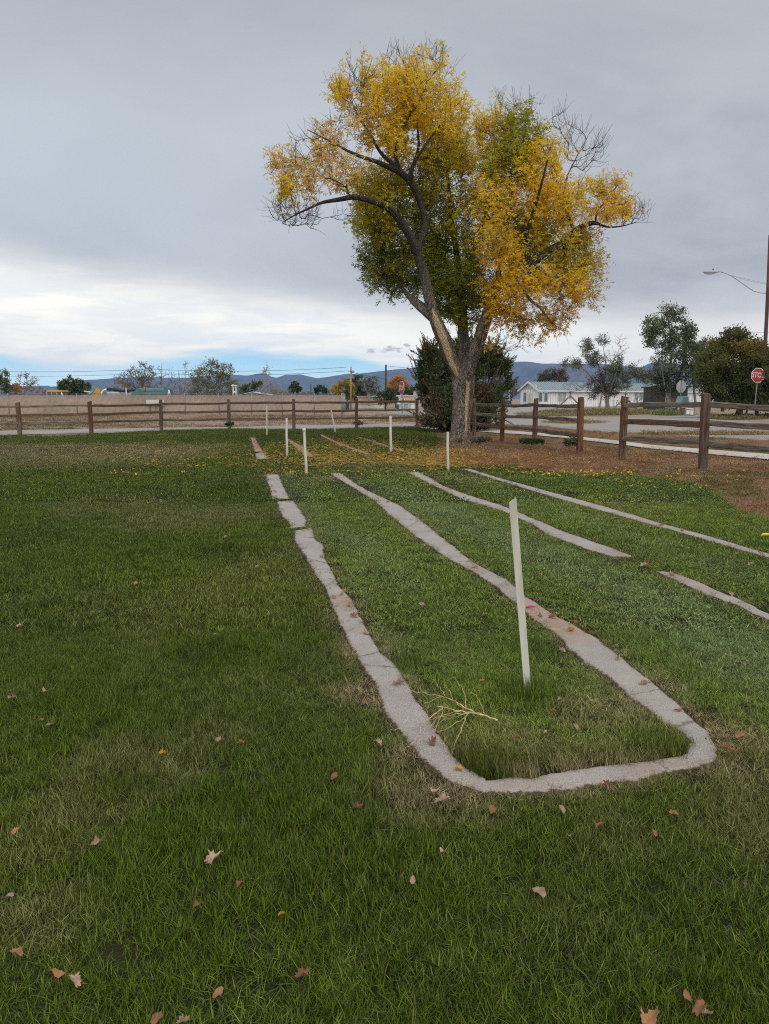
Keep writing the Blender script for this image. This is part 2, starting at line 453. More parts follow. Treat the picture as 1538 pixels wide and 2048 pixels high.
# ---------------------------------------------------------------- numeric helpers
_lat = rng.random((256, 256))
def vnoise(x, y, seed=0):
    x = np.asarray(x, float) + seed * 17.31; y = np.asarray(y, float) + seed * 5.77
    xi = np.floor(x).astype(int); yi = np.floor(y).astype(int)
    fx = x - xi; fy = y - yi
    fx = fx * fx * (3 - 2 * fx); fy = fy * fy * (3 - 2 * fy)
    g = lambda a, b: _lat[a % 256, b % 256]
    return (g(xi, yi) * (1 - fx) + g(xi + 1, yi) * fx) * (1 - fy) + (g(xi, yi + 1) * (1 - fx) + g(xi + 1, yi + 1) * fx) * fy
def fbm(x, y, seed=0, oct=4):
    s = 0; a = .5; t = 0
    for k in range(oct):
        s = s + a * vnoise(x * 2 ** k, y * 2 ** k, seed + k * 3); t += a; a *= .5
    return s / t
def inpoly(x, y, poly):
    c = np.zeros(len(x), bool); n = len(poly)
    for i in range(n):
        x0, y0 = poly[i][:2]; x1, y1 = poly[(i + 1) % n][:2]
        if y0 == y1: continue
        hit = ((y0 > y) != (y1 > y)) & (x < (x1 - x0) * (y - y0) / (y1 - y0) + x0)
        c ^= hit
    return c
def segdist(x, y, pts):
    d = np.full(len(x), 1e9)
    for i in range(len(pts) - 1):
        ax, ay = pts[i][:2]; bx, by = pts[i + 1][:2]
        vx, vy = bx - ax, by - ay; L = vx * vx + vy * vy + 1e-12
        t = np.clip(((x - ax) * vx + (y - ay) * vy) / L, 0, 1)
        d = np.minimum(d, np.hypot(x - ax - t * vx, y - ay - t * vy))
    return d
def sstep(a, b, x):
    t = np.clip((x - a) / (b - a), 0, 1); return t * t * (3 - 2 * t)

# ---------------------------------------------------------------- ground, lawn, roads
def sheet(name, pts, z, mat, kind='structure'):
    o = mesh_np(name, [(p[0], p[1], z) for p in pts], [tuple(range(len(pts)))], mat)
    return tag(o, kind=kind)
sheet('ground', [(-4200, -60), (4200, -60), (4200, 4200), (-4200, 4200)], -0.03, DIRT)

gp = lambda L, z=0: [G(a, b, z) for a, b in L]
lawn_far = gp([(-260, 884), (-60, 875), (40, 871), (110, 872), (183, 869), (323, 861), (459, 858), (588, 859), (640, 859), (713, 857), (834, 853), (850, 856), (868, 866),
               (880, 880), (870, 895), (852, 905), (846, 915), (870, 925), (940, 930), (1000, 931), (1059, 938), (1136, 946), (1238, 948),
               (1300, 955), (1360, 964), (1410, 975), (1440, 992), (1466, 1016), (1500, 1030), (1538, 1037), (1700, 1075)])
LAWN = [(-14, -1.5)] + [(p[0], p[1]) for p in lawn_far] + [(11, 4), (9, -1.5)]
# winding: keep as given
sheet('lawn', LAWN[::-1], 0.0, SOIL)

walk_near = gp([(845, 858), (940, 862), (1008, 867.5), (1064, 870.5), (1133, 877), (1238, 889.5), (1300, 898), (1395, 907), (1538, 920), (1760, 941)])
walk_far = gp([(840, 853.5), (940, 856.5), (1008, 860.5), (1074, 866.5), (1166, 875), (1252, 884), (1300, 890.5), (1418, 900), (1538, 909.5), (1760, 928)])
sheet('sidewalk', walk_near + walk_far[::-1], 0.02, WALK)
dry = [(p[0], p[1]) for p in lawn_far[11:]] + [(13, 5), (17, 13)] + [(p[0], p[1]) for p in gp([(1760, 862), (1538, 879), (1400, 873), (1300, 865), (1166, 860), (1088, 852), (1000, 848), (900, 846), (834, 850)])]
sheet('dry_turf_ground', dry, -0.012, MULCH)
road_near = gp([(1000, 848), (1088, 852), (1166, 860.5), (1251, 865), (1400, 873), (1538, 880), (1800, 895)])
road_far = gp([(1800, 860), (1538, 846), (1418, 838), (1405, 829), (1330, 832), (1290, 834), (1240, 834), (1166, 834.5), (1080, 833), (1040, 825), (1100, 820), (1180, 815.5), (1040, 813), (1005, 813)])
sheet('gravel_road', road_near + road_far, -0.008, GRAVEL)
# narrow asphalt path just past the back fence
pn = gp([(-300, 884), (-60, 874.5), (0, 870), (60, 868), (183, 866), (323, 862), (460, 860), (600, 857.5), (713, 856), (834, 853), (900, 853)])
pf = gp([(-300, 866), (-60, 863.5), (0, 861), (60, 859.5), (183, 857.5), (323, 855), (460, 853.5), (600, 850), (713, 848.5), (834, 847), (900, 847)])
sheet('path', pn + pf[::-1], -0.012, ASPH)
sheet('far_road', gp([(735, 824), (790, 828), (834, 834), (900, 836), (960, 836), (960, 824), (834, 822), (780, 821)]), -0.010, GRAVEL)
sheet('white_gravel_patch', gp([(712, 838), (722, 841), (742, 840), (737, 837.5)]), -0.012, WALK)

# ---------------------------------------------------------------- hills
def build_hills():
    prof = [(-900, 760), (-400, 765), (0, 770), (80, 776), (92, 777), (105, 772), (118, 777), (135, 785), (160, 785), (175, 776), (200, 766), (230, 758), (290, 755), (380, 757),
            (430, 752), (470, 751), (500, 752), (520, 748.5), (533, 747.5), (545, 754), (556, 757), (575, 751), (605, 750), (620, 754), (637, 758), (660, 755),
            (690, 750), (730, 747), (780, 742), (830, 737), (880, 733), (930, 730), (1000, 727), (1030, 726), (1050, 725.5), (1080, 729), (1120, 729),
            (1200, 730), (1250, 734), (1275, 736), (1288, 729), (1310, 727), (1400, 735), (1538, 742), (2000, 745), (2600, 755)]
    xs = np.arange(-900, 2601, 5.0)
    top = np.interp(xs, [a for a, b in prof], [b for a, b in prof])
    NR = 46; v = []
    Yn, Yc = 2300.0, 3500.0
    for r in range(NR + 8):
        t = r / (NR - 1)
        Y = Yn + (Yc - Yn) * t
        X = (xs - 769) / FPX * 3500.0
        Hc = CAM_H + (797 - top - 0.8 * (fbm(xs * .05, xs * 0, 4) - .5) * 3) / FPX * 3500.0
        if t <= 1:
            rel = t ** 1.15
            ridged = 1 - np.abs(2 * fbm(X * .006 + 9, Y * 0.0022 + X * 0, 2, 4) - 1) * 1.6
            Z = Hc * (rel * (0.62 + .38 * t) + (ridged - .5) * 0.75 * np.sin(math.pi * t) ** 1.2 * (0.4 + .6 * t))
            Z = np.minimum(Z, CAM_H + (Hc - CAM_H) * (Y / 3500.0) * .995) if t < 1 else Hc
        else:
            Z = Hc * (1 - (t - 1) * 4)
        Z = np.maximum(Z, -2)
        v.append(np.stack([X, np.full_like(X, Y), Z], 1))
    nr = len(v); nc = len(xs); v = np.concatenate(v)
    i = np.arange(nr - 1)[:, None] * nc + np.arange(nc - 1)[None, :]
    f = np.stack([i, i + 1, i + nc + 1, i + nc], -1).reshape(-1, 4)
    def fh(h, p):
        n1 = h.noise(p, 0.012, 6, 0.65); n2 = h.noise(p, 0.05, 5, .7)
        c = h.mix(h.mr(n1, 0.42, 0.6), (0.040, 0.070, 0.115), (0.075, 0.095, 0.125))  # distance haze is partly put into the scrub colour as extra blue
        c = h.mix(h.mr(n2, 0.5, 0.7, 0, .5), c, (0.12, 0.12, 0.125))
        return c, n2
    o = mesh_np('hills', v, f, world_mat('hill_scrub_hazed', fh), smooth=True)
    tag(o, kind='structure')
build_hills()

# ---------------------------------------------------------------- old concrete strips set in the lawn
def resample(L, n):
    L = np.array(L, float); d = np.r_[0, np.cumsum(np.hypot(*np.diff(L, axis=0).T))]
    t = np.linspace(0, d[-1], n)
    return np.stack([np.interp(t, d, L[:, 0]), np.interp(t, d, L[:, 1])], 1)
STRIP_POLYS = []; STRIP_EDGES = []
dirt_px = [(700, 1205, .22, .9), (735, 1262, .12, .5), (1085, 1235, .40, 1.0), (1120, 1262, .3, 1.0), (1160, 1270, .15, .6), (950, 1140, .18, .8), (603, 1060, .18, .6),
           (1025, 1530, .25, .5), (1300, 1528, .2, .6), (1265, 1110, .25, .8), (1330, 1150, .2, .9), (1425, 1180, .3, .4), (560, 1000, .1, .5),
           (520, 885, .5, .9), (522, 905, .3, .8), (600, 890, .5, .9), (590, 880, .5, .9), (670, 885, .6, .9), (710, 897, .5, .8), (760, 890, .8, .9), (800, 900, .6, .9), (880, 972, .2, .5), (1000, 1188, .12, .4)]
dirt_w = [(*G(a, b)[:2], r, s) for a, b, r, s in dirt_px]
def strip(name, Lp, Rp, z=0.012, n=None):
    Lw = np.array([G(a, b)[:2] for a, b in Lp]); Rw = np.array([G(a, b)[:2] for a, b in Rp])
    length = np.hypot(*np.diff(Lw, axis=0).T).sum()
    n = n or max(6, int(length / 0.06))
    A = resample(Lw, n); B = resample(Rw, n)
    # ragged edges
    T = B - A; wd = np.hypot(*T.T)[:, None]; T = T / wd
    s = np.linspace(0, length, n)
    A = A - T * (.020 * (fbm(s * 11, s * 0 + A[:, 1], 3) - .5))[:, None] * 2
    B = B + T * (.020 * (fbm(s * 11, s * 0 + 50, 5) - .5))[:, None] * 2
    m_ = 9
    top = []
    for j in range(m_):
        t = j / (m_ - 1); q = A * (1 - t) + B * t
        zz = z + 0.006 * (fbm(q[:, 0] * 3, q[:, 1] * 3, 8) - .5) - (0.010 if j in (0, m_ - 1) else 0)
        top.append(np.column_stack([q, zz]))
    v = np.concatenate([np.column_stack([A, np.full(n, -.06)])] + top + [np.column_stack([B, np.full(n, -.06)])])
    i = np.arange(m_ + 1)[:, None] * n + np.arange(n - 1)[None, :]
    f = np.stack([i, i + n, i + n + 1, i + 1], -1).reshape(-1, 4)
    d = np.zeros(len(v))
    for x, y, r, s_ in dirt_w:
        dd = np.hypot(v[:, 0] - x, v[:, 1] - y) / r
        d = np.maximum(d, s_ * np.clip(1.3 - dd, 0, 1))
    # straw gathers along the edges
    row = np.repeat(np.arange(m_ + 2), n)
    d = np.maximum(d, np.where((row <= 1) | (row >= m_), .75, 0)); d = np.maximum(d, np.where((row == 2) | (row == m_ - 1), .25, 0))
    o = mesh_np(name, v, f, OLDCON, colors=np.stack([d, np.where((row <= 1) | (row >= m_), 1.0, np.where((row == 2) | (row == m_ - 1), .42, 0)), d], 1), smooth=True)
    tag(o, kind='structure')
    STRIP_POLYS.append(np.concatenate([A, B[::-1]])); STRIP_EDGES.append(A); STRIP_EDGES.append(B)

strip('concrete_strip', [(528, 950), (539, 983), (541, 999)], [(559, 950), (570, 976), (582, 999)])
strip('concrete_strip', [(551, 1005), (559, 1030), (585, 1058)], [(589, 1003), (605, 1023), (617, 1042), (612, 1055)])
# the U-shaped run: out along the left, round the near end, back up
U_L = [(585, 1064), (588, 1088), (608, 1115), (620, 1139), (648, 1178), (667, 1229), (694, 1287), (718, 1330), (745, 1369), (765, 1432), (800, 1475), (831, 1514), (874, 1553), (909, 1577), (960, 1590),
       (1065, 1591), (1141, 1585), (1218, 1575), (1294, 1562), (1371, 1545), (1414, 1534), (1438, 1524), (1442, 1502), (1409, 1459), (1371, 1421), (1332, 1387), (1287, 1350), (1241, 1312), (1195, 1277), (1122, 1237), (1065, 1203),
       (1018, 1162), (956, 1131), (917, 1100), (852, 1047), (805, 1013), (771, 998), (740, 984), (713, 969), (683, 947)]
U_R = [(627, 1057), (632, 1077), (649, 1091), (652, 1118), (663, 1135), (679, 1174), (706, 1200), (722, 1233), (741, 1268), (768, 1311), (800, 1333), (823, 1381), (858, 1432), (886, 1471), (905, 1510), (932, 1537), (972, 1562),
       (1065, 1557), (1134, 1545), (1218, 1531), (1317, 1522), (1352, 1517), (1368, 1510), (1376, 1500), (1374, 1488), (1355, 1466), (1325, 1451), (1294, 1424), (1256, 1396), (1218, 1363), (1179, 1338), (1130, 1298), (1103, 1268), (1065, 1245),
       (1034, 1212), (1018, 1201), (992, 1178), (940, 1143), (886, 1115), (818, 1067), (767, 1023), (744, 1000), (702, 974), (658, 948)]
# match the two rails of the U piecewise so the quads stay square
def upiece(a, b, i0, i1, j0, j1): return a[i0:i1], b[j0:j1]
strip('concrete_strip', U_L[:15], U_R[:17])
strip('concrete_strip', U_L[14:24], U_R[16:26], n=60)
strip('concrete_strip', U_L[23:], U_R[25:])
for k in (2, 3, 4):
    pass
strip('concrete_strip', [(813, 946), (852, 965), (879, 978), (919, 998), (1000, 1022), (1065, 1051), (1095, 1073), (1179, 1103), (1225, 1116), (1262, 1116)],
      [(838, 945), (865, 958), (886, 972), (930, 988), (1000, 1010), (1065, 1037), (1122, 1061), (1179, 1081), (1233, 1100), (1262, 1113)])
strip('concrete_strip', [(1309, 1145), (1352, 1164), (1409, 1191), (1466, 1210), (1538, 1245), (1700, 1325), (1950, 1445)],
      [(1332, 1146), (1370, 1155), (1409, 1170), (1485, 1203), (1538, 1229), (1700, 1300), (1950, 1412)])
strip('concrete_strip', [(925, 939), (1000, 963), (1130, 1003), (1218, 1028), (1309, 1053), (1409, 1081), (1538, 1118), (1700, 1170), (1950, 1256)],
      [(940, 938), (1000, 957), (1160, 1000), (1233, 1020), (1317, 1046), (1409, 1071), (1538, 1109), (1700, 1158), (1950, 1240)])
strip('concrete_strip', [(501, 876), (505, 890), (508, 905)], [(511, 876), (518, 891), (528, 904)])
strip('concrete_strip', [(509, 908), (511, 919)], [(531, 906), (537, 919)])
strip('concrete_strip', [(568, 875), (588, 894), (604, 907), (612, 915)], [(577, 878), (609, 895), (620, 906), (632, 914)])
strip('concrete_strip', [(638, 870), (674, 889), (713, 902), (733, 911)], [(646, 870), (679, 886), (718, 900), (747, 911)])
strip('concrete_strip', [(712, 874), (745, 885), (779, 897), (824, 909)], [(718, 874), (750, 883), (785, 895), (832, 908)])
# one run of concrete is one piece: keep the U together
us = [o for o in col.objects if o.name.startswith('concrete_strip')][2:5]
def join_meshes(objs, name):
    v = []; f = []; c = []
    for o in objs:
        b = len(v); v += [tuple(q.co) for q in o.data.vertices]; f += [tuple(i + b for i in p.vertices) for p in o.data.polygons]
        c += [tuple(q.color[:3]) for q in o.data.color_attributes['Col'].data]
    o2 = mesh_np(name, v, f, objs[0].data.materials[0], colors=np.array(c), smooth=True)
    for o in objs: bpy.data.objects.remove(o)
    return o2
tag(join_meshes(us, 'concrete_strip'), kind='structure')

# ---------------------------------------------------------------- grass
def on_strip(x, y):
    c = np.zeros(len(x), bool)
    for p in STRIP_POLYS: c |= inpoly(x, y, p)
    return c
dry_px = [(300, 1540, .42, .38), (180, 1620, .36, .32), (420, 1470, .3, .25), (60, 1840, .22, .35), (60, 1700, .3, .25), (850, 1590, .28, .75), (790, 1520, .16, .7), (930, 1610, .22, .4), (1490, 1560, .32, .55), (1470, 1480, .28, .65), (1538, 1650, .4, .35),
          (1190, 1420, .32, .6), (1250, 1470, .3, .35), (1050, 1500, .35, .4), (1150, 1550, .3, .45), (960, 1510, .2, .35), (745, 1300, .35, .35), (730, 1390, .25, .8), (690, 1250, .25, .4), (1390, 1440, .2, .7), (1330, 1370, .15, .7),
          (560, 950, .8, .6), (380, 1040, 1.2, .35), (240, 1010, 1.5, .25), (650, 960, .6, .6), (780, 930, 2.5, .4), (1280, 1010, 1.0, .25), (930, 955, .9, .5)]
dry_pts = [(*G(a, b)[:2], r, s) for a, b, r, s in dry_px]
lush_px = [(80, 1222, .22), (250, 1575, .20), (1055, 1392, .30), (440, 1100, .5), (650, 1110, .3), (1080, 1300, .3), (270, 1110, .2), (420, 1310, .3), (820, 1330, .2), (1380, 1500, .2), (612, 946, .25), (896, 940, .3), (940, 1540, .25), (1340, 1500, .25)]
lush_pts = [(*G(a, b)[:2], r) for a, b, r in lush_px]
lane_a = np.array([G(a, b)[:2] for a, b in [(700, 960), (800, 985), (1000, 1075), (1250, 1180), (1538, 1330)]])   # worn pale streak of the second lane
lane_b = np.array([G(a, b)[:2] for a, b in [(580, 960), (640, 1040), (760, 1120), (800, 1180)]])
lane_c = np.array([G(a, b)[:2] for a, b in [(930, 960), (1080, 1010), (1300, 1085), (1538, 1165)]])
lane_l = np.array([G(a, b)[:2] for a, b in [(540, 960), (600, 1062), (650, 1160), (720, 1300), (800, 1450), (950, 1575), (1430, 1540), (1560, 1500)]])
def lane_side(x, y):
    return (x > np.interp(y, lane_l[::-1, 1], lane_l[::-1, 0])) & (y > lane_l[5, 1]) & (y < 16)
EDGEPTS = STRIP_EDGES
LANE_IN = np.array([G(a, b)[:2] for a, b in [(760, 1290), (800, 1340), (860, 1450), (900, 1530), (960, 1570), (1200, 1545), (1390, 1520), (1385, 1485), (1230, 1370), (1120, 1285), (1000, 1200)]])
def grass_fields(x, y):
    """dryness 0..1 and height factor at a spot"""
    de = np.full(len(x), 9.0)
    for e in EDGEPTS:
        step = max(1, len(e) // 60); de = np.minimum(de, segdist(x, y, e[::step]))
    dry_ = -0.02 + 0.42 * (fbm(x * .55, y * .38, 1) - .45) + 0.35 * (fbm(x * 3, y * 3, 2) - .5)
    ragged = fbm(x * 2.2, y * 2.2, 6)
    for px_, py_, r, s in dry_pts:
        d = np.hypot(x - px_, y - py_) / r + (ragged - .5) * .9
        dry_ = np.maximum(dry_, s * (1 - sstep(.35, 1.1, d)))
    dry_ = dry_ + 0.62 * np.exp(-(de / .06) ** 2) * (0.35 + 1.0 * fbm(x * 5, y * 5, 9))
    # the old, thin turf along the far left edge
    far = sstep(15, 20, y) * (1 - sstep(24, 27, y)) * sstep(-3.2, -6.5, x)
    dry_ = dry_ + far * .65
    sa = .95 * np.exp(-(segdist(x, y, lane_a) / .38) ** 2) + .5 * np.exp(-(segdist(x, y, lane_b) / .22) ** 2) + .4 * np.exp(-(segdist(x, y, lane_c) / .25) ** 2)
    sa = sa * (.55 + .9 * fbm(x * 2.5, y * .8, 51)) + .22 * lane_side(x, y)
    hgt = 0.85 + 0.9 * (fbm(x * 1.1, y * 1.1, 4) - .5) + .5 * (fbm(x * 4, y * 4, 12) - .5)
    hgt = hgt * (1 + .18 * sstep(5, 2.5, y)) - .25 * np.clip(sa, 0, 1)
    lush = np.zeros(len(x))
    for px_, py_, r in lush_pts:
        lush = np.maximum(lush, 1 - sstep(.2, 1.0, np.hypot(x - px_, y - py_) / r + (ragged - .5) * .7))
    hgt = hgt + lush * .55 - .25 * np.clip(dry_, 0, 1)
    hgt = hgt * (1 - .25 * sstep(9, 16, y)) * np.where(lane_side(x, y), .86, 1.0)
    inner = inpoly(x, y, LANE_IN)
    hgt = hgt - np.where(inner, 0, .42) * np.exp(-(de / .07) ** 2)
    # longer fringe on the inside of the U end
    ux, uy = G(1150, 1500)[:2]
    fr = np.exp(-(de / .12) ** 2) * (np.hypot(x - ux, (y - uy) * 1.6) < .75) * inner
    hgt = hgt + (.05 + .6 * fbm(x * 7, y * 7, 61)) * fr
    tx_, ty_ = G(1056, 1390)[:2]; dt = np.hypot(x - tx_, y - ty_)
    hgt = hgt + 2.3 * np.exp(-(dt / .085) ** 2)
    return np.clip(dry_ - lush * .5, 0, 1), np.clip(hgt, .45, 3.2), np.clip(sa, 0, 1), lush, de

def tuft(name, n, rad, h0, h1, wdt, segs, seed, lean=.55):
    r = np.random.default_rng(seed)
    V = []; F = []; C = []
    for k in range(n):
        a = r.uniform(0, 2 * math.pi); d = rad * math.sqrt(r.random())
        bx, by = d * math.cos(a), d * math.sin(a)
        hh = r.uniform(h0, h1); ww = wdt * r.uniform(.7, 1.25)
        la = r.uniform(0, 2 * math.pi); ln = lean * r.random() ** .8
        face = la + math.pi / 2 + r.uniform(-.5, .5)
        cx, cy = math.cos(face) * ww / 2, math.sin(face) * ww / 2
        bend = r.uniform(.2, 1.1)
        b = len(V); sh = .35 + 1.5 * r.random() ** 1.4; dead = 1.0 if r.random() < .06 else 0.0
        for s in range(segs + 1):
            t = s / segs
            out = hh * (ln * t + bend * ln * t * t)
            z = hh * (t - .28 * bend * t * t)
            x = bx + math.cos(la) * out; y = by + math.sin(la) * out
            tw = 1 - t ** 2.2 * .97
            V.append((x - cx * tw, y - cy * tw, z - .004)); V.append((x + cx * tw, y + cy * tw, z - .004))
            C.append((sh, dead, t)); C.append((sh, dead, t))
            if s: F.append((b + 2 * s - 2, b + 2 * s - 1, b + 2 * s + 1, b + 2 * s))
    me = bpy.data.meshes.new(name)
    me.from_pydata(V, [], F); me.update()
    ca = me.color_attributes.new(name='Col', type='FLOAT_COLOR', domain='POINT')
    ca.data.foreach_set('color', np.column_stack([np.array(C), np.ones(len(C))]).astype(np.float32).ravel())
    me.materials.append(GRASSM)
    return bpy.data.objects.new(name, me)

m = bpy.data.materials.new('grass_blade'); m.use_nodes = True
nt = m.node_tree; nt.nodes.clear(); h = NT(nt)
out = h.n('ShaderNodeOutputMaterial')
tn = h.n('ShaderNodeAttribute', attribute_name='tint', attribute_type='INSTANCER')
at = h.n('ShaderNodeAttribute', attribute_name='Col')
sp = h.n('ShaderNodeSeparateColor'); h.l(at.outputs['Color'], sp.inputs[0])
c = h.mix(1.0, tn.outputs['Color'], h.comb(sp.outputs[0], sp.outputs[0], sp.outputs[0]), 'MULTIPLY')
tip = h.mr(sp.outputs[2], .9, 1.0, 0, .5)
c = h.mix(tip, c, c4((0.34, 0.36, 0.20)))  # pale blade ends: a highlight put into the colour
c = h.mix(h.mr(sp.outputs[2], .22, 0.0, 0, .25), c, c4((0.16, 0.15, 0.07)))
c = h.mix(h.m('MULTIPLY', sp.outputs[1], .7), c, c4((0.30, 0.24, 0.12)))
bs = h.n('ShaderNodeBsdfPrincipled'); h.l(c, bs.inputs['Base Color']); bs.inputs['Roughness'].default_value = .55; bs.inputs['Specular IOR Level'].default_value = .10
tr = h.n('ShaderNodeBsdfTranslucent'); h.l(c, tr.inputs[0])
mx = h.n('ShaderNodeMixShader'); mx.inputs[0].default_value = .14
h.l(bs.outputs[0], mx.inputs[1]); h.l(tr.outputs[0], mx.inputs[2]); h.l(mx.outputs[0], out.inputs[0])
GRASSM = m

gcol = bpy.data.collections.new('grass_tufts')
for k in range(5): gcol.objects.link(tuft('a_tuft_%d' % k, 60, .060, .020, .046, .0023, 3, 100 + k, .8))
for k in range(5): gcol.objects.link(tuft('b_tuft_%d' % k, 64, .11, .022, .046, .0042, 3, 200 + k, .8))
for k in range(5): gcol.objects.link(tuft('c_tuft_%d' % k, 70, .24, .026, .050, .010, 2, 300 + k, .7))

def grass_object(name, x, y, var, sc, tint, tilt=.25, z=0.0):
    n = len(x)
    me = bpy.data.meshes.new(name)
    me.vertices.add(n)
    me.vertices.foreach_set('co', np.stack([x, y, np.full(n, z)], 1).astype(np.float32).ravel())
    def attr(nm, ty, data, key='value'):
        a = me.attributes.new(nm, ty, 'POINT'); a.data.foreach_set(key, data.ravel())
    attr('vi', 'INT', var.astype(np.int32))
    attr('gs', 'FLOAT_VECTOR', sc.astype(np.float32), 'vector')
    tilt = tilt if np.isscalar(tilt) else tilt[:n]
    rot = np.stack([rng.normal(0, tilt * .5, n), rng.normal(0, tilt * .5, n), rng.uniform(0, 6.283, n)], 1)
    attr('gr', 'FLOAT_VECTOR', rot.astype(np.float32), 'vector')
    attr('tint', 'FLOAT_COLOR', np.column_stack([tint, np.ones(n)]).astype(np.float32), 'color')
    o = bpy.data.objects.new(name, me); link(o)
    ng = bpy.data.node_groups.new(name + '_nodes', 'GeometryNodeTree')
    ng.interface.new_socket('Geometry', in_out='INPUT', socket_type='NodeSocketGeometry')
    ng.interface.new_socket('Geometry', in_out='OUTPUT', socket_type='NodeSocketGeometry')
    gi = ng.nodes.new('NodeGroupInput'); go = ng.nodes.new('NodeGroupOutput')
    ci = ng.nodes.new('GeometryNodeCollectionInfo'); ci.inputs['Collection'].default_value = gcol
    ci.inputs['Separate Children'].default_value = True; ci.inputs['Reset Children'].default_value = True
    ip = ng.nodes.new('GeometryNodeInstanceOnPoints'); ip.inputs['Pick Instance'].default_value = True
    def na(nm, ty):
        a = ng.nodes.new('GeometryNodeInputNamedAttribute'); a.data_type = ty; a.inputs['Name'].default_value = nm
        return a.outputs[0]
    L_ = ng.links.new
    L_(gi.outputs[0], ip.inputs['Points']); L_(ci.outputs[0], ip.inputs['Instance'])
    L_(na('vi', 'INT'), ip.inputs['Instance Index']); L_(na('gr', 'FLOAT_VECTOR'), ip.inputs['Rotation']); L_(na('gs', 'FLOAT_VECTOR'), ip.inputs['Scale'])
    L_(ip.outputs[0], go.inputs[0])
    md = o.modifiers.new('instances', 'NODES'); md.node_group = ng
    return tag(o, kind='stuff')

GREEN_A = np.array((0.084, 0.142, 0.007)); GREEN_B = np.array((0.145, 0.200, 0.013)); GREEN_C = np.array((0.068, 0.130, 0.013))
STRAW = np.array((0.29, 0.235, 0.125)); PALE = np.array((0.20, 0.275, 0.12))
def band_points(y0, y1, dens, margin):
    hw = lambda y: .52 * y + margin
    area = (hw(y0) + hw(y1)) * (y1 - y0)
    n = int(area * dens)
    y = rng.uniform(y0, y1, n); x = rng.uniform(-1, 1, n) * hw(y1)
    k = np.abs(x) < hw(y)
    return x[k], y[k]
def tints(x, y, dry_, sa, lush):
    n = len(x)
    a = np.clip(fbm(x * .7, y * .7, 15) * 1.8 - .4, 0, 1)[:, None]; b = np.clip(fbm(x * .35, y * .35, 21) * 2 - .6, 0, 1)[:, None]
    t = GREEN_A * (1 - a) + GREEN_B * a
    t = t * (1 - b * .6) + GREEN_C * b * .6
    ls = lane_side(x, y)[:, None]; t = t * np.where(ls, 1.08, .74) * (1 + .12 * np.where(ls & (np.abs(np.sin(x * 3.1 - y * .95)) > .6)[:, None], 1, 0))
    t = t * (1 - sa[:, None] * .65) + PALE * sa[:, None] * .65
    t = t * (1 - lush[:, None] * .3)
    d = np.clip(dry_ + rng.normal(0, .09, n), 0, 1)[:, None]
    t = t * (1 - d) + STRAW * d
    return t * rng.uniform(.75, 1.25, (n, 1))
def build_lawn():
    X = []; Yy = []; V = []; S = []
    for (y0, y1, dens, var, hs) in ((0.9, 4.8, 950, 0, 1.0), (4.8, 11, 370, 5, 1.0), (11, 22, 75, 10, 1.0), (22, 46, 40, 10, 1.15)):
        x, y = band_points(y0, y1, dens, 3.4 if y0 < 11 else 2.0)
        X.append(x); Yy.append(y); V.append(var + rng.integers(0, 5, len(x))); S.append(np.full(len(x), hs))
    x = np.concatenate(X); y = np.concatenate(Yy); var = np.concatenate(V); s = np.concatenate(S)
    k = inpoly(x, y, LAWN) & ~on_strip(x, y)
    x, y, var, s = x[k], y[k], var[k], s[k]
    # a leaning fringe along every edge of the concrete
    ex = []; ey = []; onx = []; ony = []
    for poly in STRIP_POLYS:
        pp = np.concatenate([poly, poly[:1]]); L = np.hypot(*np.diff(pp, axis=0).T); cen = None
        for i in range(len(pp) - 1):
            my = (pp[i][1] + pp[i + 1][1]) / 2
            if my > 24 or L[i] < 1e-6: continue
            cnt = rng.poisson(L[i] * (26 if my < 5 else 14 if my < 11 else 5))
            if cnt == 0: continue
            tx, ty = (pp[i + 1] - pp[i]) / L[i]
            for _ in range(cnt):
                s_ = rng.random(); o_ = abs(rng.normal(0, .022)) + .004
                ex.append(pp[i][0] + tx * L[i] * s_); ey.append(pp[i][1] + ty * L[i] * s_); onx.append(-ty * o_); ony.append(tx * o_)
    ex = np.array(ex); ey = np.array(ey); onx = np.array(onx); ony = np.array(ony)
    ins = on_strip(ex + onx, ey + ony); ex = np.where(ins, ex - onx, ex + onx); ey = np.where(ins, ey - ony, ey + ony)
    far_in = rng.random(len(ex)) < .30
    k = (~on_strip(ex, ey) | far_in) & (fbm(ex * 3.5, ey * 3.5, 44) > .38); ex, ey = ex[k], ey[k]
    nf = len(ex); x = np.r_[x, ex]; y = np.r_[y, ey]; var = np.r_[var, np.where(ey < 4.8, 0, np.where(ey < 11, 5, 10)) + rng.integers(0, 5, nf)]; s = np.r_[s, np.ones(nf)]
    fringe = np.r_[np.zeros(len(x) - nf, bool), np.ones(nf, bool)]
    dry_, hgt, sa, lush, de = grass_fields(x, y)
    coarse = rng.random(len(x)) < .035; hgt = np.where(coarse, hgt * 1.5, hgt)
    # keep tufts whose spread would swallow the strips a little back from the edge
    back = np.where(var < 5, .0, np.where(var < 10, .012, .07))
    thin = rng.random(len(x)) < np.clip(1.15 - .35 * dry_, .6, 1)
    k = ((de > back) & thin) | fringe
    x, y, var, s, dry_, hgt, sa, lush, de = (q[k] for q in (x, y, var, s, dry_, hgt, sa, lush, de)); fringe = fringe[k]
    # near an edge, tufts are narrower
    sxy = np.where(de < np.where(var < 5, .05, np.where(var < 10, .10, .25)), .8, 1.0)
    hgt = np.where(fringe & (var < 10), hgt * 1.15, hgt); sxy = np.where(fringe & (var >= 10), .45, sxy)
    sc = np.stack([s * sxy * rng.uniform(.85, 1.15, len(x))] * 2 + [hgt * s * rng.uniform(.8, 1.2, len(x))], 1)
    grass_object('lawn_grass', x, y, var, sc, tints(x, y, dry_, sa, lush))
    print('lawn tufts', len(x))
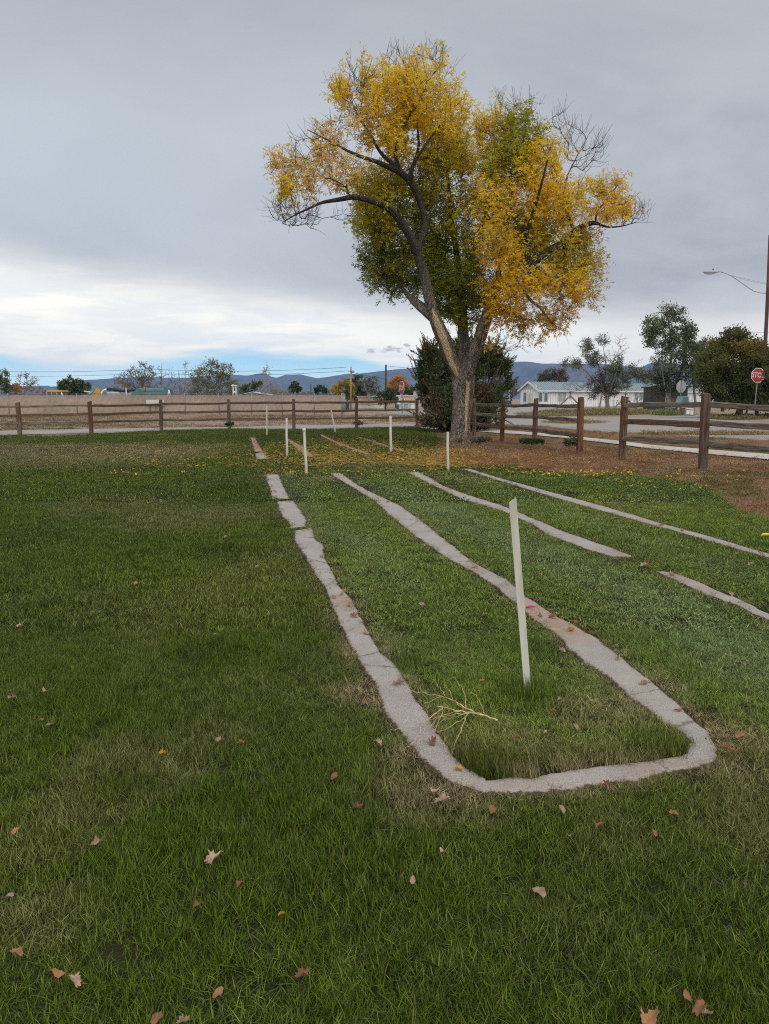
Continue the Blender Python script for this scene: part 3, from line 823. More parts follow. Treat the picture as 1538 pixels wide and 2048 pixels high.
build_lawn()

def build_dry():
    P_ = [(p[0], p[1]) for p in dry]
    x, y = band_points(8, 60, 14, 3)
    x2, y2 = band_points(8, 24, 30, 2); x = np.r_[x, x2]; y = np.r_[y, y2]
    wk = [(p[0], p[1]) for p in walk_near + walk_far[::-1]]
    k = inpoly(x, y, P_) & ~inpoly(x, y, wk) & ~inpoly(x, y, LAWN); x, y = x[k], y[k]
    k = segdist(x, y, walk_near) > .12; x, y = x[k], y[k]
    k = segdist(x, y, walk_far) > .12; x, y = x[k], y[k]
    n = len(x)
    f = fbm(x * .6, y * .6, 31); g = fbm(x * 1.5, y * .9, 33)
    t = np.where((f > .56)[:, None], np.array((.135, .12, .04)), np.array((.25, .135, .07)))
    t = np.where((g > .62)[:, None], np.array((.36, .27, .15)), t) * rng.uniform(.75, 1.25, (n, 1))
    sc = np.stack([rng.uniform(.6, 1.0, n)] * 2 + [rng.uniform(.35, .85, n) * (0.5 + f)], 1)
    grass_object('dry_grass', x, y, 10 + rng.integers(0, 5, n), sc, t, .5)
    # weeds over the bare lot behind the back fence
    n = 9000
    y = rng.uniform(34, 70, n); x = rng.uniform(-.62, .06, n) * y
    wk = [(p[0], p[1]) for p in pn + pf[::-1]]
    f = fbm(x * .16, y * .5, 41)
    k = ~inpoly(x, y, wk) & ~inpoly(x, y, LAWN) & (f > .42) & (y > np.interp(x, [p[0] for p in pf], [p[1] for p in pf]) + .3)
    x, y, f = x[k], y[k], f[k]; n = len(x)
    t = np.where((f > .60)[:, None], np.array((.13, .12, .045)), np.where((f > .5)[:, None], np.array((.27, .165, .10)), np.array((.33, .25, .17)))) * rng.uniform(.8, 1.2, (n, 1))
    sc = np.stack([rng.uniform(1.2, 2.2, n)] * 2 + [rng.uniform(.8, 2.0, n)], 1)
    grass_object('lot_weeds', x, y, 10 + rng.integers(0, 5, n), sc, t, .5, -.03)
    # rough grass round the gravel yard
    X = []; Y_ = []; T_ = []; H_ = []
    for (ax, ay, rx, ry, cnt, c_, hh) in ((1190, 826, 120, 4.5, 1100, (.20, .175, .08), 5), (1110, 829, 75, 3, 400, (.26, .21, .12), 3), (1345, 829, 26, 1.6, 200, (.15, .17, .06), 6), (1470, 836, 58, 3, 400, (.17, .15, .07), 4), (1300, 826, 60, 2.5, 300, (.28, .24, .12), 5),
                                            (1150, 845, 60, 2, 250, (.30, .22, .1), 2), (1420, 868, 140, 2, 400, (.28, .2, .1), 1.6)):
        for _ in range(cnt):
            a = rng.uniform(0, 6.28); r_ = math.sqrt(rng.random())
            g_ = G(ax + rx * r_ * math.cos(a), ay + ry * r_ * math.sin(a))
            X.append(g_[0]); Y_.append(g_[1]); T_.append(np.array(c_) * rng.uniform(.75, 1.3)); H_.append(hh * rng.uniform(.5, 1.2))
    x = np.array(X); y = np.array(Y_); n = len(x); H_ = np.array(H_)
    sc = np.stack([H_ * .5 + .8] * 2 + [H_], 1)
    grass_object('roadside_grass', x, y, 10 + rng.integers(0, 5, n), sc, np.array(T_), .4)
build_dry()

# ---------------------------------------------------------------- trees
def chains_to_tubes(pos, par, rad, rmin_sides=((.12, 10), (.05, 7), (.02, 5), (0, 3)), skip=None):
    """turn a branch graph into swept tubes (numpy)"""
    n = len(pos); kids = [[] for _ in range(n)]
    for i in range(n):
        if par[i] >= 0: kids[par[i]].append(i)
    V = []; F = []; base = 0
    starts = [i for i in range(n) if par[i] < 0]
    stack = [(s, [s]) for s in starts]
    chains = []
    while stack:
        i, ch = stack.pop()
        while True:
            ks = kids[i]
            if not ks: break
            ks = sorted(ks, key=lambda q: -rad[q])
            for q in ks[1:]: stack.append((q, [i, q]))
            i = ks[0]; ch.append(i)
        if len(ch) > 1: chains.append(ch)
    for ch in chains:
        p = pos[ch]; r = rad[ch].copy()
        if len(ch) > 1 and par[ch[0]] >= 0: r[0] = min(r[0], r[1] * 1.25)
        if skip is not None:
            k0 = 0
            while k0 + 1 < len(ch) and skip[ch[k0]] and skip[ch[k0 + 1]]: k0 += 1
            ch = ch[k0:]
            if len(ch) < 2: continue
            p = pos[ch]; r = rad[ch].copy()
            if skip[ch[0]]: r[0] = min(r[0], r[1] * 1.25)
        rm = r.max(); sides = 3
        for a, b in rmin_sides:
            if rm >= a: sides = b; break
        t = np.gradient(p, axis=0); t /= (np.linalg.norm(t, axis=1)[:, None] + 1e-9)
        u = np.cross(t, np.where(np.abs(t[:, 2:3]) < .9, [[0, 0, 1.0]], [[1.0, 0, 0]])); u /= (np.linalg.norm(u, axis=1)[:, None] + 1e-9)
        for k in range(1, len(u)):
            q = u[k - 1] - t[k] * u[k - 1].dot(t[k]); u[k] = q / (np.linalg.norm(q) + 1e-9)
        w_ = np.cross(t, u)
        a = np.arange(sides) * 2 * math.pi / sides
        ring = p[:, None, :] + r[:, None, None] * (np.cos(a)[None, :, None] * u[:, None, :] + np.sin(a)[None, :, None] * w_[:, None, :])
        V.append(ring.reshape(-1, 3)); m_ = len(ch)
        i0 = base + np.arange(m_ - 1)[:, None] * sides + np.arange(sides)[None, :]
        i1 = base + np.arange(m_ - 1)[:, None] * sides + (np.arange(sides)[None, :] + 1) % sides
        F.append(np.stack([i0, i1, i1 + sides, i0 + sides], -1).reshape(-1, 4)); base += m_ * sides
    return np.concatenate(V), np.concatenate(F)

def grow(limbs, targets, step, up=.5, sag=0.0, rtip=.004, expo=2.35, wander=.12, seed=1, rcap=None, kz=1.2):
    """limbs: list of (points, radii); joins every target to the nearest sensible node"""
    r = np.random.default_rng(seed)
    pos = []; par = []; fixed = []
    for pts, rr in limbs:
        pts = np.array(pts, float); d = np.r_[0, np.cumsum(np.linalg.norm(np.diff(pts, axis=0), axis=1))]
        n = max(2, int(d[-1] / step) + 1); t = np.linspace(0, d[-1], n)
        q = np.stack([np.interp(t, d, pts[:, k]) for k in range(3)], 1); qr = np.interp(t, d, rr)
        st = len(pos)
        if st:
            dd = np.linalg.norm(np.array(pos) - q[0], axis=1); j = int(dd.argmin())
        else: j = -1
        for k in range(n):
            par.append(j if k == 0 else len(pos) - 1); pos.append(q[k]); fixed.append(qr[k])
    nl = len(pos)
    N = nl + len(targets) * 40
    Pn = np.zeros((N, 3)); Pn[:nl] = pos; Dn = np.zeros((N, 3)); cnt = nl
    for i in range(nl):
        if par[i] >= 0:
            d = Pn[i] - Pn[par[i]]; Dn[i] = d / (np.linalg.norm(d) + 1e-9)
        else: Dn[i] = (0, 0, 1)
    par = par + [0] * (N - nl); tips = []; leafy = np.zeros(N)
    T = np.array(targets, float)
    d0 = np.array([np.linalg.norm(Pn[:nl] - t, axis=1).min() for t in T]); order = np.argsort(d0)
    for ti in order:
        t = T[ti]; v = t - Pn[:cnt]; d = np.linalg.norm(v, axis=1) + 1e-9
        cosang = (v * Dn[:cnt]).sum(1) / d
        cost = d * (1 + .55 * (1 - cosang)) + kz * np.maximum(0, Pn[:cnt, 2] - t[2] + .1 * d)
        j = int(cost.argmin()); L = d[j]
        if L < step * .6: continue
        n = max(2, min(39, int(L / step)))
        s = np.linspace(0, 1, n + 1)[1:, None]
        dirn = Dn[j] * .55 + v[j] / L * .45; dirn /= np.linalg.norm(dirn)
        p1 = Pn[j] + dirn * L * .45; p1[2] -= up * L * .12
        q = (1 - s) ** 2 * Pn[j] + 2 * s * (1 - s) * p1 + s ** 2 * t
        q += r.normal(0, wander * step, q.shape) * (1 - s * .3)
        prev = j
        for k in range(n):
            Pn[cnt] = q[k]; par[cnt] = prev
            dd = q[k] - Pn[prev]; Dn[cnt] = dd / (np.linalg.norm(dd) + 1e-9)
            prev = cnt; cnt += 1
        tips.append((cnt - 1, ti))
    Pn = Pn[:cnt]; par = np.array(par[:cnt]); Dn = Dn[:cnt]
    acc = np.zeros(cnt); nk = np.zeros(cnt, int)
    for i in range(cnt - 1, -1, -1):
        if nk[i] == 0: acc[i] = rtip ** expo
        if par[i] >= 0: acc[par[i]] += acc[i]; nk[par[i]] += 1
    rad = acc ** (1 / expo)
    if rcap: rad = np.minimum(rad, rcap)
    rad[:nl] = np.maximum(np.array(fixed), .0)
    # a side branch never leaves thicker than its parent
    for i in range(nl, cnt): rad[i] = min(rad[i], rad[par[i]] * .92 if par[i] < nl else rad[par[i]])
    return Pn, par, rad, Dn, tips, nl

def leaf_quads(p, d, nrm, L, W, fold=.0):
    """pointed leaves: 4 corner diamonds; p base, d direction, nrm normal, L length, W width arrays"""
    s = np.cross(d, nrm); s /= (np.linalg.norm(s, axis=1)[:, None] + 1e-9)
    L = L[:, None]; W = W[:, None]
    mid = p + d * L * .45
    v = np.stack([p, mid + s * W * .5 + nrm * L * fold, p + d * L, mid - s * W * .5 + nrm * L * fold], 1)
    return v.reshape(-1, 3), (np.arange(len(p))[:, None] * 4 + np.arange(4)[None, :])
def unit(v): return v / (np.linalg.norm(v, axis=-1, keepdims=True) + 1e-9)

# ---- the big autumn tree
TB = G(920, 893); TY = TB[1]; PXM = pxm(TY)
def tp(px, py, dyy=0.0):
    return np.array(P(px, py, TY + dyy))
def limb_px(L):
    return ([tp(a, b, d) for a, b, r_, d in L], [r_ * PXM for a, b, r_, d in L])
LIMBS_PX = [
    [(920, 893, 17, 0), (922, 850, 16.5, 0), (926, 800, 17, 0), (928, 770, 20, 0), (927, 752, 21, 0)],
    [(927, 760, 14, 0), (917, 745, 12.5, -.1), (904, 723, 11.5, -.2), (888, 680, 12, -.4), (875, 650, 11.5, -.5), (865, 625, 10, -.6), (857, 595, 8.6, -.7), (851, 563, 8, -.75), (843, 535, 7.4, -.8), (832, 499, 7, -.9), (817, 466, 6.5, -1.0), (799, 439, 6, -1.1), (784, 421, 5.3, -1.2), (763, 408, 4.5, -1.4),
     (733, 398, 3.9, -1.6), (706, 393, 3.9, -1.8), (679, 399, 3.3, -2.0), (644, 405, 2.3, -2.2), (620, 416, 1.6, -2.4), (590, 430, 1.2, -2.5), (565, 445, .6, -2.6)],
    [(872, 640, 9, -.5), (858, 628, 8.5, -.6), (843, 615, 8, -.5), (830, 604, 7, -.3), (820, 594, 5, -.1), (808, 582, 3.5, .1), (795, 560, 2.4, .4), (780, 530, 1.8, .7), (765, 490, 1.2, .9)],
    [(834, 502, 6, -.9), (838, 490, 5.6, -.7), (848, 466, 6, -.6), (851, 442, 5.6, -.5), (844, 413, 5.2, -.5), (832, 382, 5.2, -.6), (817, 358, 5.6, -.7), (799, 343, 5, -.8), (778, 334, 4.4, -1.0), (754, 323, 3.2, -1.2), (721, 313, 2.8, -1.4), (694, 301, 2, -1.6), (667, 286, 1.3, -1.8), (638, 271, 1, -1.9), (614, 259, .6, -2)],
    [(806, 348, 4.5, -.7), (787, 328, 4, -.6), (768, 314, 3.2, -.5), (754, 295, 2.6, -.4), (739, 265, 2, -.2), (722, 241, 1.3, 0), (700, 200, .7, 0)],
    [(803, 345, 4, -.8), (793, 326, 3.6, -.9), (790, 304, 2.6, -1), (800, 275, 2, -1), (812, 245, 1.5, -1), (823, 223, 1, -1)],
    [(817, 358, 4, -.7), (822, 340, 3, -.5), (833, 313, 2.6, -.3), (838, 289, 2.2, -.1), (834, 244, 1.6, .2), (832, 200, 1, .3)],
    [(822, 366, 4, -.7), (823, 350, 3, -.9), (826, 330, 2.4, -1.0), (850, 290, 1.8, -1.2), (880, 250, 1.2, -1.2)],
    [(927, 752, 14, 0), (928, 735, 10.5, .3), (929, 700, 9.5, .6), (926, 655, 9, .9), (925, 610, 8, 1.2), (920, 560, 6.5, 1.4), (912, 500, 5.2, 1.5), (903, 440, 4.2, 1.6), (897, 370, 3, 1.6), (888, 290, 2, 1.5), (880, 220, 1.2, 1.4)],
    [(922, 575, 5, 1.3), (938, 530, 4, 1.6), (955, 480, 3.2, 1.9), (975, 420, 2.6, 2.1), (990, 350, 1.8, 2.2), (1002, 270, 1, 2.2), (1001, 205, .5, 2.2)],
    [(925, 600, 5, 1.2), (905, 560, 4, 2.0), (880, 500, 3.2, 2.8), (850, 430, 2.2, 3.3), (820, 370, 1.2, 3.5)],
    [(927, 756, 15, 0), (940, 730, 12, -.2), (952, 700, 11, -.4), (962, 670, 10.5, -.5), (972, 640, 9.8, -.6), (980, 610, 9, -.7), (990, 580, 8, -.8), (1008, 555, 7.2, -.9), (1034, 541, 6.4, -1), (1064, 528, 6, -1.1), (1082, 512, 5.6, -1.2), (1100, 498, 5.4, -1.2), (1127, 484, 5.2, -1.3), (1140, 474, 5, -1.3), (1148, 462, 4.8, -1.3), (1158, 455, 4.4, -1.3), (1172, 449, 4, -1.4),
     (1190, 444, 3.2, -1.4), (1201, 449, 1.8, -1.5), (1213, 455, 1.4, -1.5), (1243, 453, 1, -1.6), (1270, 445, .6, -1.6)],
    [(1192, 445, 2.2, -1.4), (1191, 432, 1.9, -1.4), (1196, 421, 1.6, -1.4), (1213, 399, 1, -1.4), (1235, 372, .6, -1.4)],
    [(990, 580, 6, -.8), (1000, 530, 5.2, -.2), (1010, 470, 4.4, .2), (1020, 410, 3.6, .4), (1022, 375, 3, .5), (1020, 350, 2.2, .5), (1035, 315, 1.5, .5), (1050, 270, .8, .5)],
    [(1008, 555, 5, -.9), (1040, 500, 4, -1.6), (1062, 440, 3.2, -2.2), (1080, 380, 2.2, -2.6), (1095, 320, 1.3, -2.8)],
    [(1064, 528, 4, -1.1), (1090, 545, 3, -1.6), (1112, 570, 2, -2.2), (1125, 600, 1.2, -2.5)],
    [(1127, 484, 3.5, -1.3), (1130, 500, 2.8, -1.2), (1128, 515, 2.2, -1.1)],
    [(1034, 541, 4, -1), (1040, 570, 3, -1.6), (1060, 600, 2.4, -2), (1085, 620, 1.6, -2.3), (1100, 640, .9, -2.4)],
    [(1148, 462, 3.4, -1.3), (1136, 430, 2.6, -.6), (1128, 390, 2, -.1), (1135, 350, 1.4, 0), (1160, 300, .8, 0)],
]
# (cx, cy, rx, ry, depth centre, depth spread, colour key, weight)
LOBES = [
    (722, 175, 58, 48, -.2, 1.3, 'y', 1.0), (778, 195, 62, 60, .2, 1.5, 'y', 1.2), (855, 180, 62, 68, .2, 1.6, 'y', 1.5), (880, 235, 50, 60, .4, 1.5, 'y', 1.0), (705, 215, 48, 40, -.6, 1.0, 'o', .7),
    (760, 260, 60, 42, -.3, 1.2, 'y', .8), (830, 285, 70, 55, 0, 1.5, 'y', 1.0), (895, 300, 40, 50, .8, 1.4, 'yg', .8), (815, 135, 18, 35, 0, .4, 'o', .25),
    (600, 332, 50, 30, -2.1, .7, 'o', .34), (655, 290, 46, 34, -1.7, .8, 'o', .30), (580, 380, 34, 18, -2.4, .5, 'y', .36), (640, 368, 50, 26, -2.1, .7, 'o', .28), (700, 350, 44, 34, -1.6, .8, 'o', .24), (560, 345, 26, 18, -2.4, .4, 'o', .22),
    (755, 375, 52, 40, .4, 1.4, 'yg', .9), (800, 400, 50, 40, 1.4, 1.4, 'gy', .9), (745, 440, 42, 50, .8, 1.2, 'yg', .9), (790, 490, 50, 50, 1.2, 1.3, 'gy', 1.0), (760, 530, 42, 48, .7, 1.0, 'g', .9), (800, 560, 45, 38, .6, 1.2, 'g', .8),
    (855, 360, 42, 50, 1.3, 1.4, 'yg', .9), (870, 440, 45, 60, 1.5, 1.4, 'gy', 1.0), (850, 520, 40, 60, 1.8, 1.3, 'g', .9), (905, 520, 50, 70, 1.2, 1.5, 'gy', 1.3), (900, 590, 48, 42, .8, 1.3, 'g', 1.0), (935, 625, 34, 28, .2, .9, 'g', .5), (940, 440, 40, 70, 1.0, 1.4, 'yg', 1.0), (955, 560, 38, 50, .3, 1.0, 'g', .8),
    (940, 330, 42, 55, 1.0, 1.2, 'y', .9), (985, 270, 40, 45, 1.2, 1.2, 'y', .9), (1040, 280, 42, 55, .6, 1.3, 'gy', 1.0), (1010, 340, 50, 50, .6, 1.5, 'yg', 1.1), (1000, 205, 9, 9, 1.8, .2, 'y', .06), (1075, 340, 42, 50, -.2, 1.4, 'y', 1.0), (1105, 310, 30, 32, -.5, .7, 'y', .35),
    (975, 420, 34, 50, -.6, 1.4, 'y', .8), (1035, 425, 40, 44, -1.2, 1.6, 'yo', .95), (1095, 405, 40, 40, -.6, 1.4, 'yo', .9), (1145, 395, 34, 36, -.2, 1.1, 'y', .6), (1000, 500, 42, 40, -1.8, 1.3, 'yo', .9), (1060, 480, 40, 30, -.3, 1.2, 'yg', .8), (1120, 450, 34, 26, .3, .8, 'y', .5), (1030, 470, 50, 60, 1.2, 1.0, 'gy', .9),
    (1145, 520, 48, 45, -1.0, 1.2, 'yg', .9), (1055, 565, 46, 32, -1.8, 1.3, 'yo', .85), (1120, 570, 46, 28, -1.6, 1.2, 'yo', .6), (1080, 540, 60, 40, .6, 1.0, 'gy', .6), (1170, 560, 28, 50, -1.0, .8, 'o', .45), (1010, 590, 42, 42, -1.4, 1.1, 'yo', .9), (1020, 640, 42, 28, -1.2, .9, 'o', .5), (1085, 630, 55, 22, -1.4, .9, 'o', .40), (1140, 605, 30, 18, -1.4, .6, 'o', .3),
    (980, 680, 26, 14, -.9, .5, 'o', .12), (1095, 660, 40, 22, -1.8, .6, 'o', .20),
    (1205, 410, 30, 34, -1.4, .6, 'yo', .45), (1240, 425, 36, 28, -1.5, .6, 'yo', .45), (1225, 380, 26, 20, -1.4, .5, 'o', .25), (1265, 445, 22, 14, -1.5, .4, 'o', .18), (1175, 470, 30, 22, -1.2, .6, 'o', .3),
]
COLS = {'y': (.85, .59, .035), 'yo': (.84, .53, .028), 'o': (.80, .52, .12), 'yg': (.50, .42, .02), 'gy': (.36, .36, .02), 'g': (.17, .215, .02)}
# bare twigs: (cx, cy, rx, ry, depth, count)
BARE = [(590, 430, 46, 22, -2.5, 60), (560, 415, 18, 14, -2.6, 16), (628, 445, 14, 18, -2.3, 16), (690, 430, 22, 14, -1.8, 8), (1165, 300, 48, 46, 0, 60), (1120, 255, 22, 30, 0, 18), (1205, 300, 12, 26, .2, 10), (660, 265, 40, 20, -1.6, 16), (1285, 430, 14, 18, -1.6, 14),
        (1020, 690, 34, 14, -1.2, 20), (1110, 640, 30, 24, -1.6, 26), (790, 118, 24, 20, 0, 22), (860, 108, 30, 12, 0, 20), (1030, 212, 50, 20, .8, 26), (960, 250, 20, 20, 1, 8), (640, 300, 60, 36, -1.8, 40), (690, 350, 50, 34, -1.6, 24), (600, 345, 55, 35, -2.1, 24)]
def build_big_tree():
    r = np.random.default_rng(5)
    T = []; info = []
    def keep_y(d): return d
    for li, (cx, cy, rx, ry, dc, ds, key, wt) in enumerate(LOBES):
        n = int((62 if key in ('y', 'yo', 'o') else 88) * wt * (rx * ry / 2500.0) ** .35)
        for _ in range(n):
            a = r.uniform(0, 6.283); q = math.sqrt(r.random())
            T.append(tp(cx + rx * q * math.cos(a), cy + ry * q * math.sin(a), dc + ds * r.normal(0, .55))); info.append(li)
    for cx, cy, rx, ry, dc, n in BARE:
        for _ in range(n):
            a = r.uniform(0, 6.283); q = math.sqrt(r.random())
            T.append(tp(cx + rx * q * math.cos(a), cy + ry * q * math.sin(a), dc + r.normal(0, .3))); info.append(-1)
    limbs = [limb_px(L) for L in LIMBS_PX]
    pos, par, rad, Dn, tips, nl = grow(limbs, T, .11, up=.9, rtip=.0052, wander=.10, seed=3, rcap=.07, kz=1.5)
    tree = thing('autumn_tree', 'tall three-limbed tree with yellow, orange and green autumn leaves and split bark', 'tree', TB)
    inv = np.array(TB)
    # trunk: thick limbs as high-resolution skins with bark ridges and two long scars of bare wood
    tv = []; tf = []; tcx = []; base = 0
    def cr(pts, rr, stp):
        pts = np.array(pts); d = np.r_[0, np.cumsum(np.linalg.norm(np.diff(pts, axis=0), axis=1))]
        n = max(4, int(d[-1] / stp)); t = np.linspace(0, d[-1], n)
        # smooth with a small moving average
        q = np.stack([np.interp(t, d, pts[:, k]) for k in range(3)], 1); rr_ = np.interp(t, d, rr)
        w_ = max(1, int(.12 / stp))
        for _ in range(2):
            pad = np.concatenate([np.repeat(q[:1], w_, 0), q, np.repeat(q[-1:], w_, 0)])
            q2 = np.stack([np.convolve(pad[:, k], np.ones(2 * w_ + 1) / (2 * w_ + 1), 'valid') for k in range(3)], 1)
            f_ = np.minimum(1, np.minimum(np.arange(n), np.arange(n)[::-1]) / (w_ + 1.0))[:, None]
            q = q * (1 - f_) + q2 * f_
        return q, rr_
    for li, (pts, rr) in enumerate(limbs):
        thick = max(rr) > .055
        if not thick: continue
        q, r_ = cr(pts, rr, .035)
        S = 56 if li in (0, 1, 8, 11) else 24
        t = np.gradient(q, axis=0); t = unit(t)
        u = unit(np.cross(t, [[0, -1.0, 0.001]])); ww = np.cross(t, u)
        for k in range(1, len(u)):
            g_ = u[k - 1] - t[k] * u[k - 1].dot(t[k]); u[k] = g_ / np.linalg.norm(g_)
        ww = np.cross(t, u)
        ang = np.arange(S) * 2 * math.pi / S
        s_len = np.arange(len(q)) * .035
        A, H_ = np.meshgrid(ang, s_len)
        Rr = r_[:, None]
        circ = Rr * A
        # interlaced ridges
        cx_, sx_ = np.cos(A), np.sin(A)
        nz = fbm(cx_ * 5.5 * Rr / .2 + 40, sx_ * 5.5 * Rr / .2 + H_ * 1.0 + li * 9, 3, 3) + .6 * fbm(cx_ * 11 * Rr / .2 + H_ * .4, sx_ * 11 * Rr / .2 - H_ * 1.7, 7, 3)
        ridge = (1 - np.abs(2 * (nz / 1.6) - 1) * 2.2)
        disp = .035 * np.minimum(1, Rr / .2) * ridge * (1 if S > 30 else .6)
        lump = .10 * (fbm(cx_ * 1.2 + li * 5, sx_ * 1.2 + H_ * .9, 11, 2) - .5) * Rr / .25
        Rd = Rr + disp + lump
        if li == 0:
            Rd = Rd + .09 * np.exp(-H_ / .25) * (.75 + .5 * np.sin(A * 5 + 1.2) ** 2)
        sc = np.zeros_like(A); dk = np.zeros_like(A)
        hz = q[:, 2][:, None]
        dirx = (np.cos(A)[..., None] * u[:, None, :] + np.sin(A)[..., None] * ww[:, None, :])
        facing = np.arctan2(dirx[..., 0], -dirx[..., 1])   # 0 = towards the camera, + = right
        if li == 0:
            # right-hand scar on the trunk, narrowing towards the ground
            cen = .52 - .08 * (hz - 1.0); wid = np.interp(hz, [.25, .5, 1.2, 2.0, 2.3, 2.5], [.02, .16, .30, .30, .2, 0.0]) * (1 + .5 * (fbm(hz * 3, hz * 0, 14) - .5))
            sc = np.clip((wid - np.abs(facing - cen)) / .06, 0, 1)
            dk = np.clip((.13 - np.abs(facing - cen - wid - .06)) / .08, 0, 1) * (hz < 2.4) * (wid > .05) * .6
        if li == 1:
            cen = -.05 + .25 * (hz - 3.0); wid = np.interp(hz, [2.0, 2.5, 3.0, 3.8, 4.15, 4.25], [0, .42, .58, .50, .3, 0])
            sc = np.clip((wid - np.abs(facing - cen)) / .07, 0, 1)
            dk = .7 * np.clip((.15 - np.abs(facing - cen + wid + .16)) / .1, 0, 1) * (hz > 2.4) * (hz < 3.7)
        Rd = Rd * (1 - .13 * sc) - disp * sc * .8
        V = q[:, None, :] + Rd[..., None] * dirx - inv
        tv.append(V.reshape(-1, 3)); n = len(q)
        i0 = base + np.arange(n - 1)[:, None] * S + np.arange(S)[None, :]; i1 = base + np.arange(n - 1)[:, None] * S + (np.arange(S)[None, :] + 1) % S
        tf.append(np.stack([i0, i1, i1 + S, i0 + S], -1).reshape(-1, 4)); base += n * S
        tcx.append(np.stack([sc, dk, dk * 0], -1).reshape(-1, 3))
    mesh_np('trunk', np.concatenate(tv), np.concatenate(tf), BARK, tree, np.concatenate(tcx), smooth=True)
    # thinner limbs and twigs
    v, f = chains_to_tubes(pos, par, rad)
    # traced limbs that already have a skin are left out
    skip = np.zeros(len(pos), bool); c0 = 0
    for li, (pts, rr) in enumerate(limbs):
        pts = np.array(pts); d = np.linalg.norm(np.diff(pts, axis=0), axis=1).sum(); n = max(2, int(d / .11) + 1)
        if max(rr) > .055: skip[c0:c0 + n] = True
        c0 += n
    v, f = chains_to_tubes(pos, par, rad, skip=skip)
    mesh_np('twigs', v - inv, f, TWIG, tree, smooth=True)
    # leaves: compound sprays along the outer part of every growing tip, plus upright shoots
    lp = []; ld = []; lc = []; sv = []
    shoots_p = []; shoots_q = []
    for tipi, ti in tips:
        li = info[ti]; bare = li < 0
        key = 'y' if bare else LOBES[li][6]
        base_c = np.array(COLS[key]); p = pos[tipi]; d = Dn[tipi]
        # walk back along the twig
        path = [tipi]; i = tipi; tot = 0
        while par[i] >= nl and tot < (.55 if not bare else 0):
            tot += np.linalg.norm(pos[i] - pos[par[i]]); i = par[i]; path.append(i)
        if not bare:
            for i in path:
                if r.random() < .85: lp.append(pos[i]); ld.append(Dn[i]); lc.append(base_c)
        # shoots
        ns = r.integers(2, 4) if not bare else r.integers(1, 4)
        for _ in range(ns):
            up_ = r.uniform(.25, 1.0) if p[2] > 5.5 or r.random() < .3 else r.uniform(-.5, .5)
            dv = unit(d * .7 + r.normal(0, .45, 3) + np.array([0, 0, up_])); L = r.uniform(.22, .62) * (1.0 if not bare else .9)
            q0 = p; m_ = 4; q = p
            pts = [p]
            for k in range(m_):
                dv = unit(dv + r.normal(0, .12, 3) + np.array([0, 0, .05])); q = q + dv * L / m_; pts.append(q)
            shoots_p.append(pts)
            if not bare:
                nlv = int(L / .062)
                for k in range(nlv):
                    s = (k + r.random()) / nlv; a = min(m_ - 1, int(s * m_)); fr = s * m_ - a
                    if s > .93 and r.random() < .5: continue
                    lp.append(pts[a] * (1 - fr) + pts[a + 1] * fr); ld.append(dv); lc.append(base_c)
    lp = np.array(lp); ld = np.array(ld); lc = np.array(lc); n = len(lp)
    # neighbouring colours bleed into each other in clumps
    nf = fbm(lp[:, 0] * 1.3 + lp[:, 1] * .9, lp[:, 2] * 1.3 + lp[:, 1] * .5, 17)[:, None]
    gmix = np.clip((nf - .5) * 3.0, -.6, .6)
    green = np.array(COLS['gy']); yel = np.array(COLS['y'])
    lc = np.where(gmix < 0, lc * (1 + gmix * .55) + green * (-gmix * .55), lc * (1 - gmix * .45) + yel * gmix * .45)
    gapn = fbm(lp[:, 0] * 1.25 + 5, lp[:, 2] * 1.25 + lp[:, 1] * .8, 23, 3); kk_ = gapn > .365
    edge_thin = r.random(n) < .94; kk_ &= edge_thin
    lp, ld, lc = lp[kk_], ld[kk_], lc[kk_]; n = len(lp)
    print('compound leaves', n)
    # compound leaf: drooping stalk with five leaflets
    side = unit(np.cross(ld, r.normal(0, 1, (n, 3)))); sd = unit(side * .9 + ld * .35 + np.array([0, 0, -.25]))
    LL = r.uniform(.13, .21, n)
    P_ = []; D_ = []; N_ = []; Ls = []; Ws = []; Cc = []
    nrm = unit(np.cross(sd, unit(np.cross([[0, 0, 1.0]], sd))) + r.normal(0, .45, (n, 3)))
    lat = unit(np.cross(sd, nrm))
    for k, (s, sgn, out_) in enumerate(((.42, 1, .95), (.42, -1, .95), (.72, 1, .8), (.72, -1, .8), (.85, 0, 0))):
        bp = lp + sd * (LL * s)[:, None] + np.array([0, 0, -.02]) * (s * s)
        dd = unit(sd * (1 - out_ * .45) + lat * sgn * out_ + np.array([0, 0, -.28]) + r.normal(0, .18, (n, 3)))
        kk = r.random(n) < .88
        P_.append(bp[kk]); D_.append(dd[kk]); N_.append(unit(nrm + r.normal(0, .3, (n, 3)))[kk]); Ls.append((r.uniform(.07, .115, n))[kk]); Ws.append(r.uniform(.028, .042, n)[kk])
        Cc.append((lc * r.uniform(.78, 1.2, (n, 1)) * np.array([1, 1, 1]))[kk])
    P_ = np.concatenate(P_); D_ = np.concatenate(D_); N_ = np.concatenate(N_); Ls = np.concatenate(Ls); Ws = np.concatenate(Ws); Cc = np.concatenate(Cc)
    v, f = leaf_quads(P_ - inv, D_, N_, Ls, Ws, .06)
    mesh_np('crown', v, f, LEAF, tree, np.repeat(np.clip(Cc, 0, .9), 4, 0))
    # shoots as thin three-sided twigs
    SV = []; SF = []; b = 0
    A = np.array(shoots_p)         # (n,5,3)
    m_ = A.shape[1]; t = unit(A[:, -1] - A[:, 0]); u = unit(np.cross(t, [[0.3, .5, .81]])); w_ = np.cross(t, u)
    rr = np.linspace(.0055, .0028, m_)
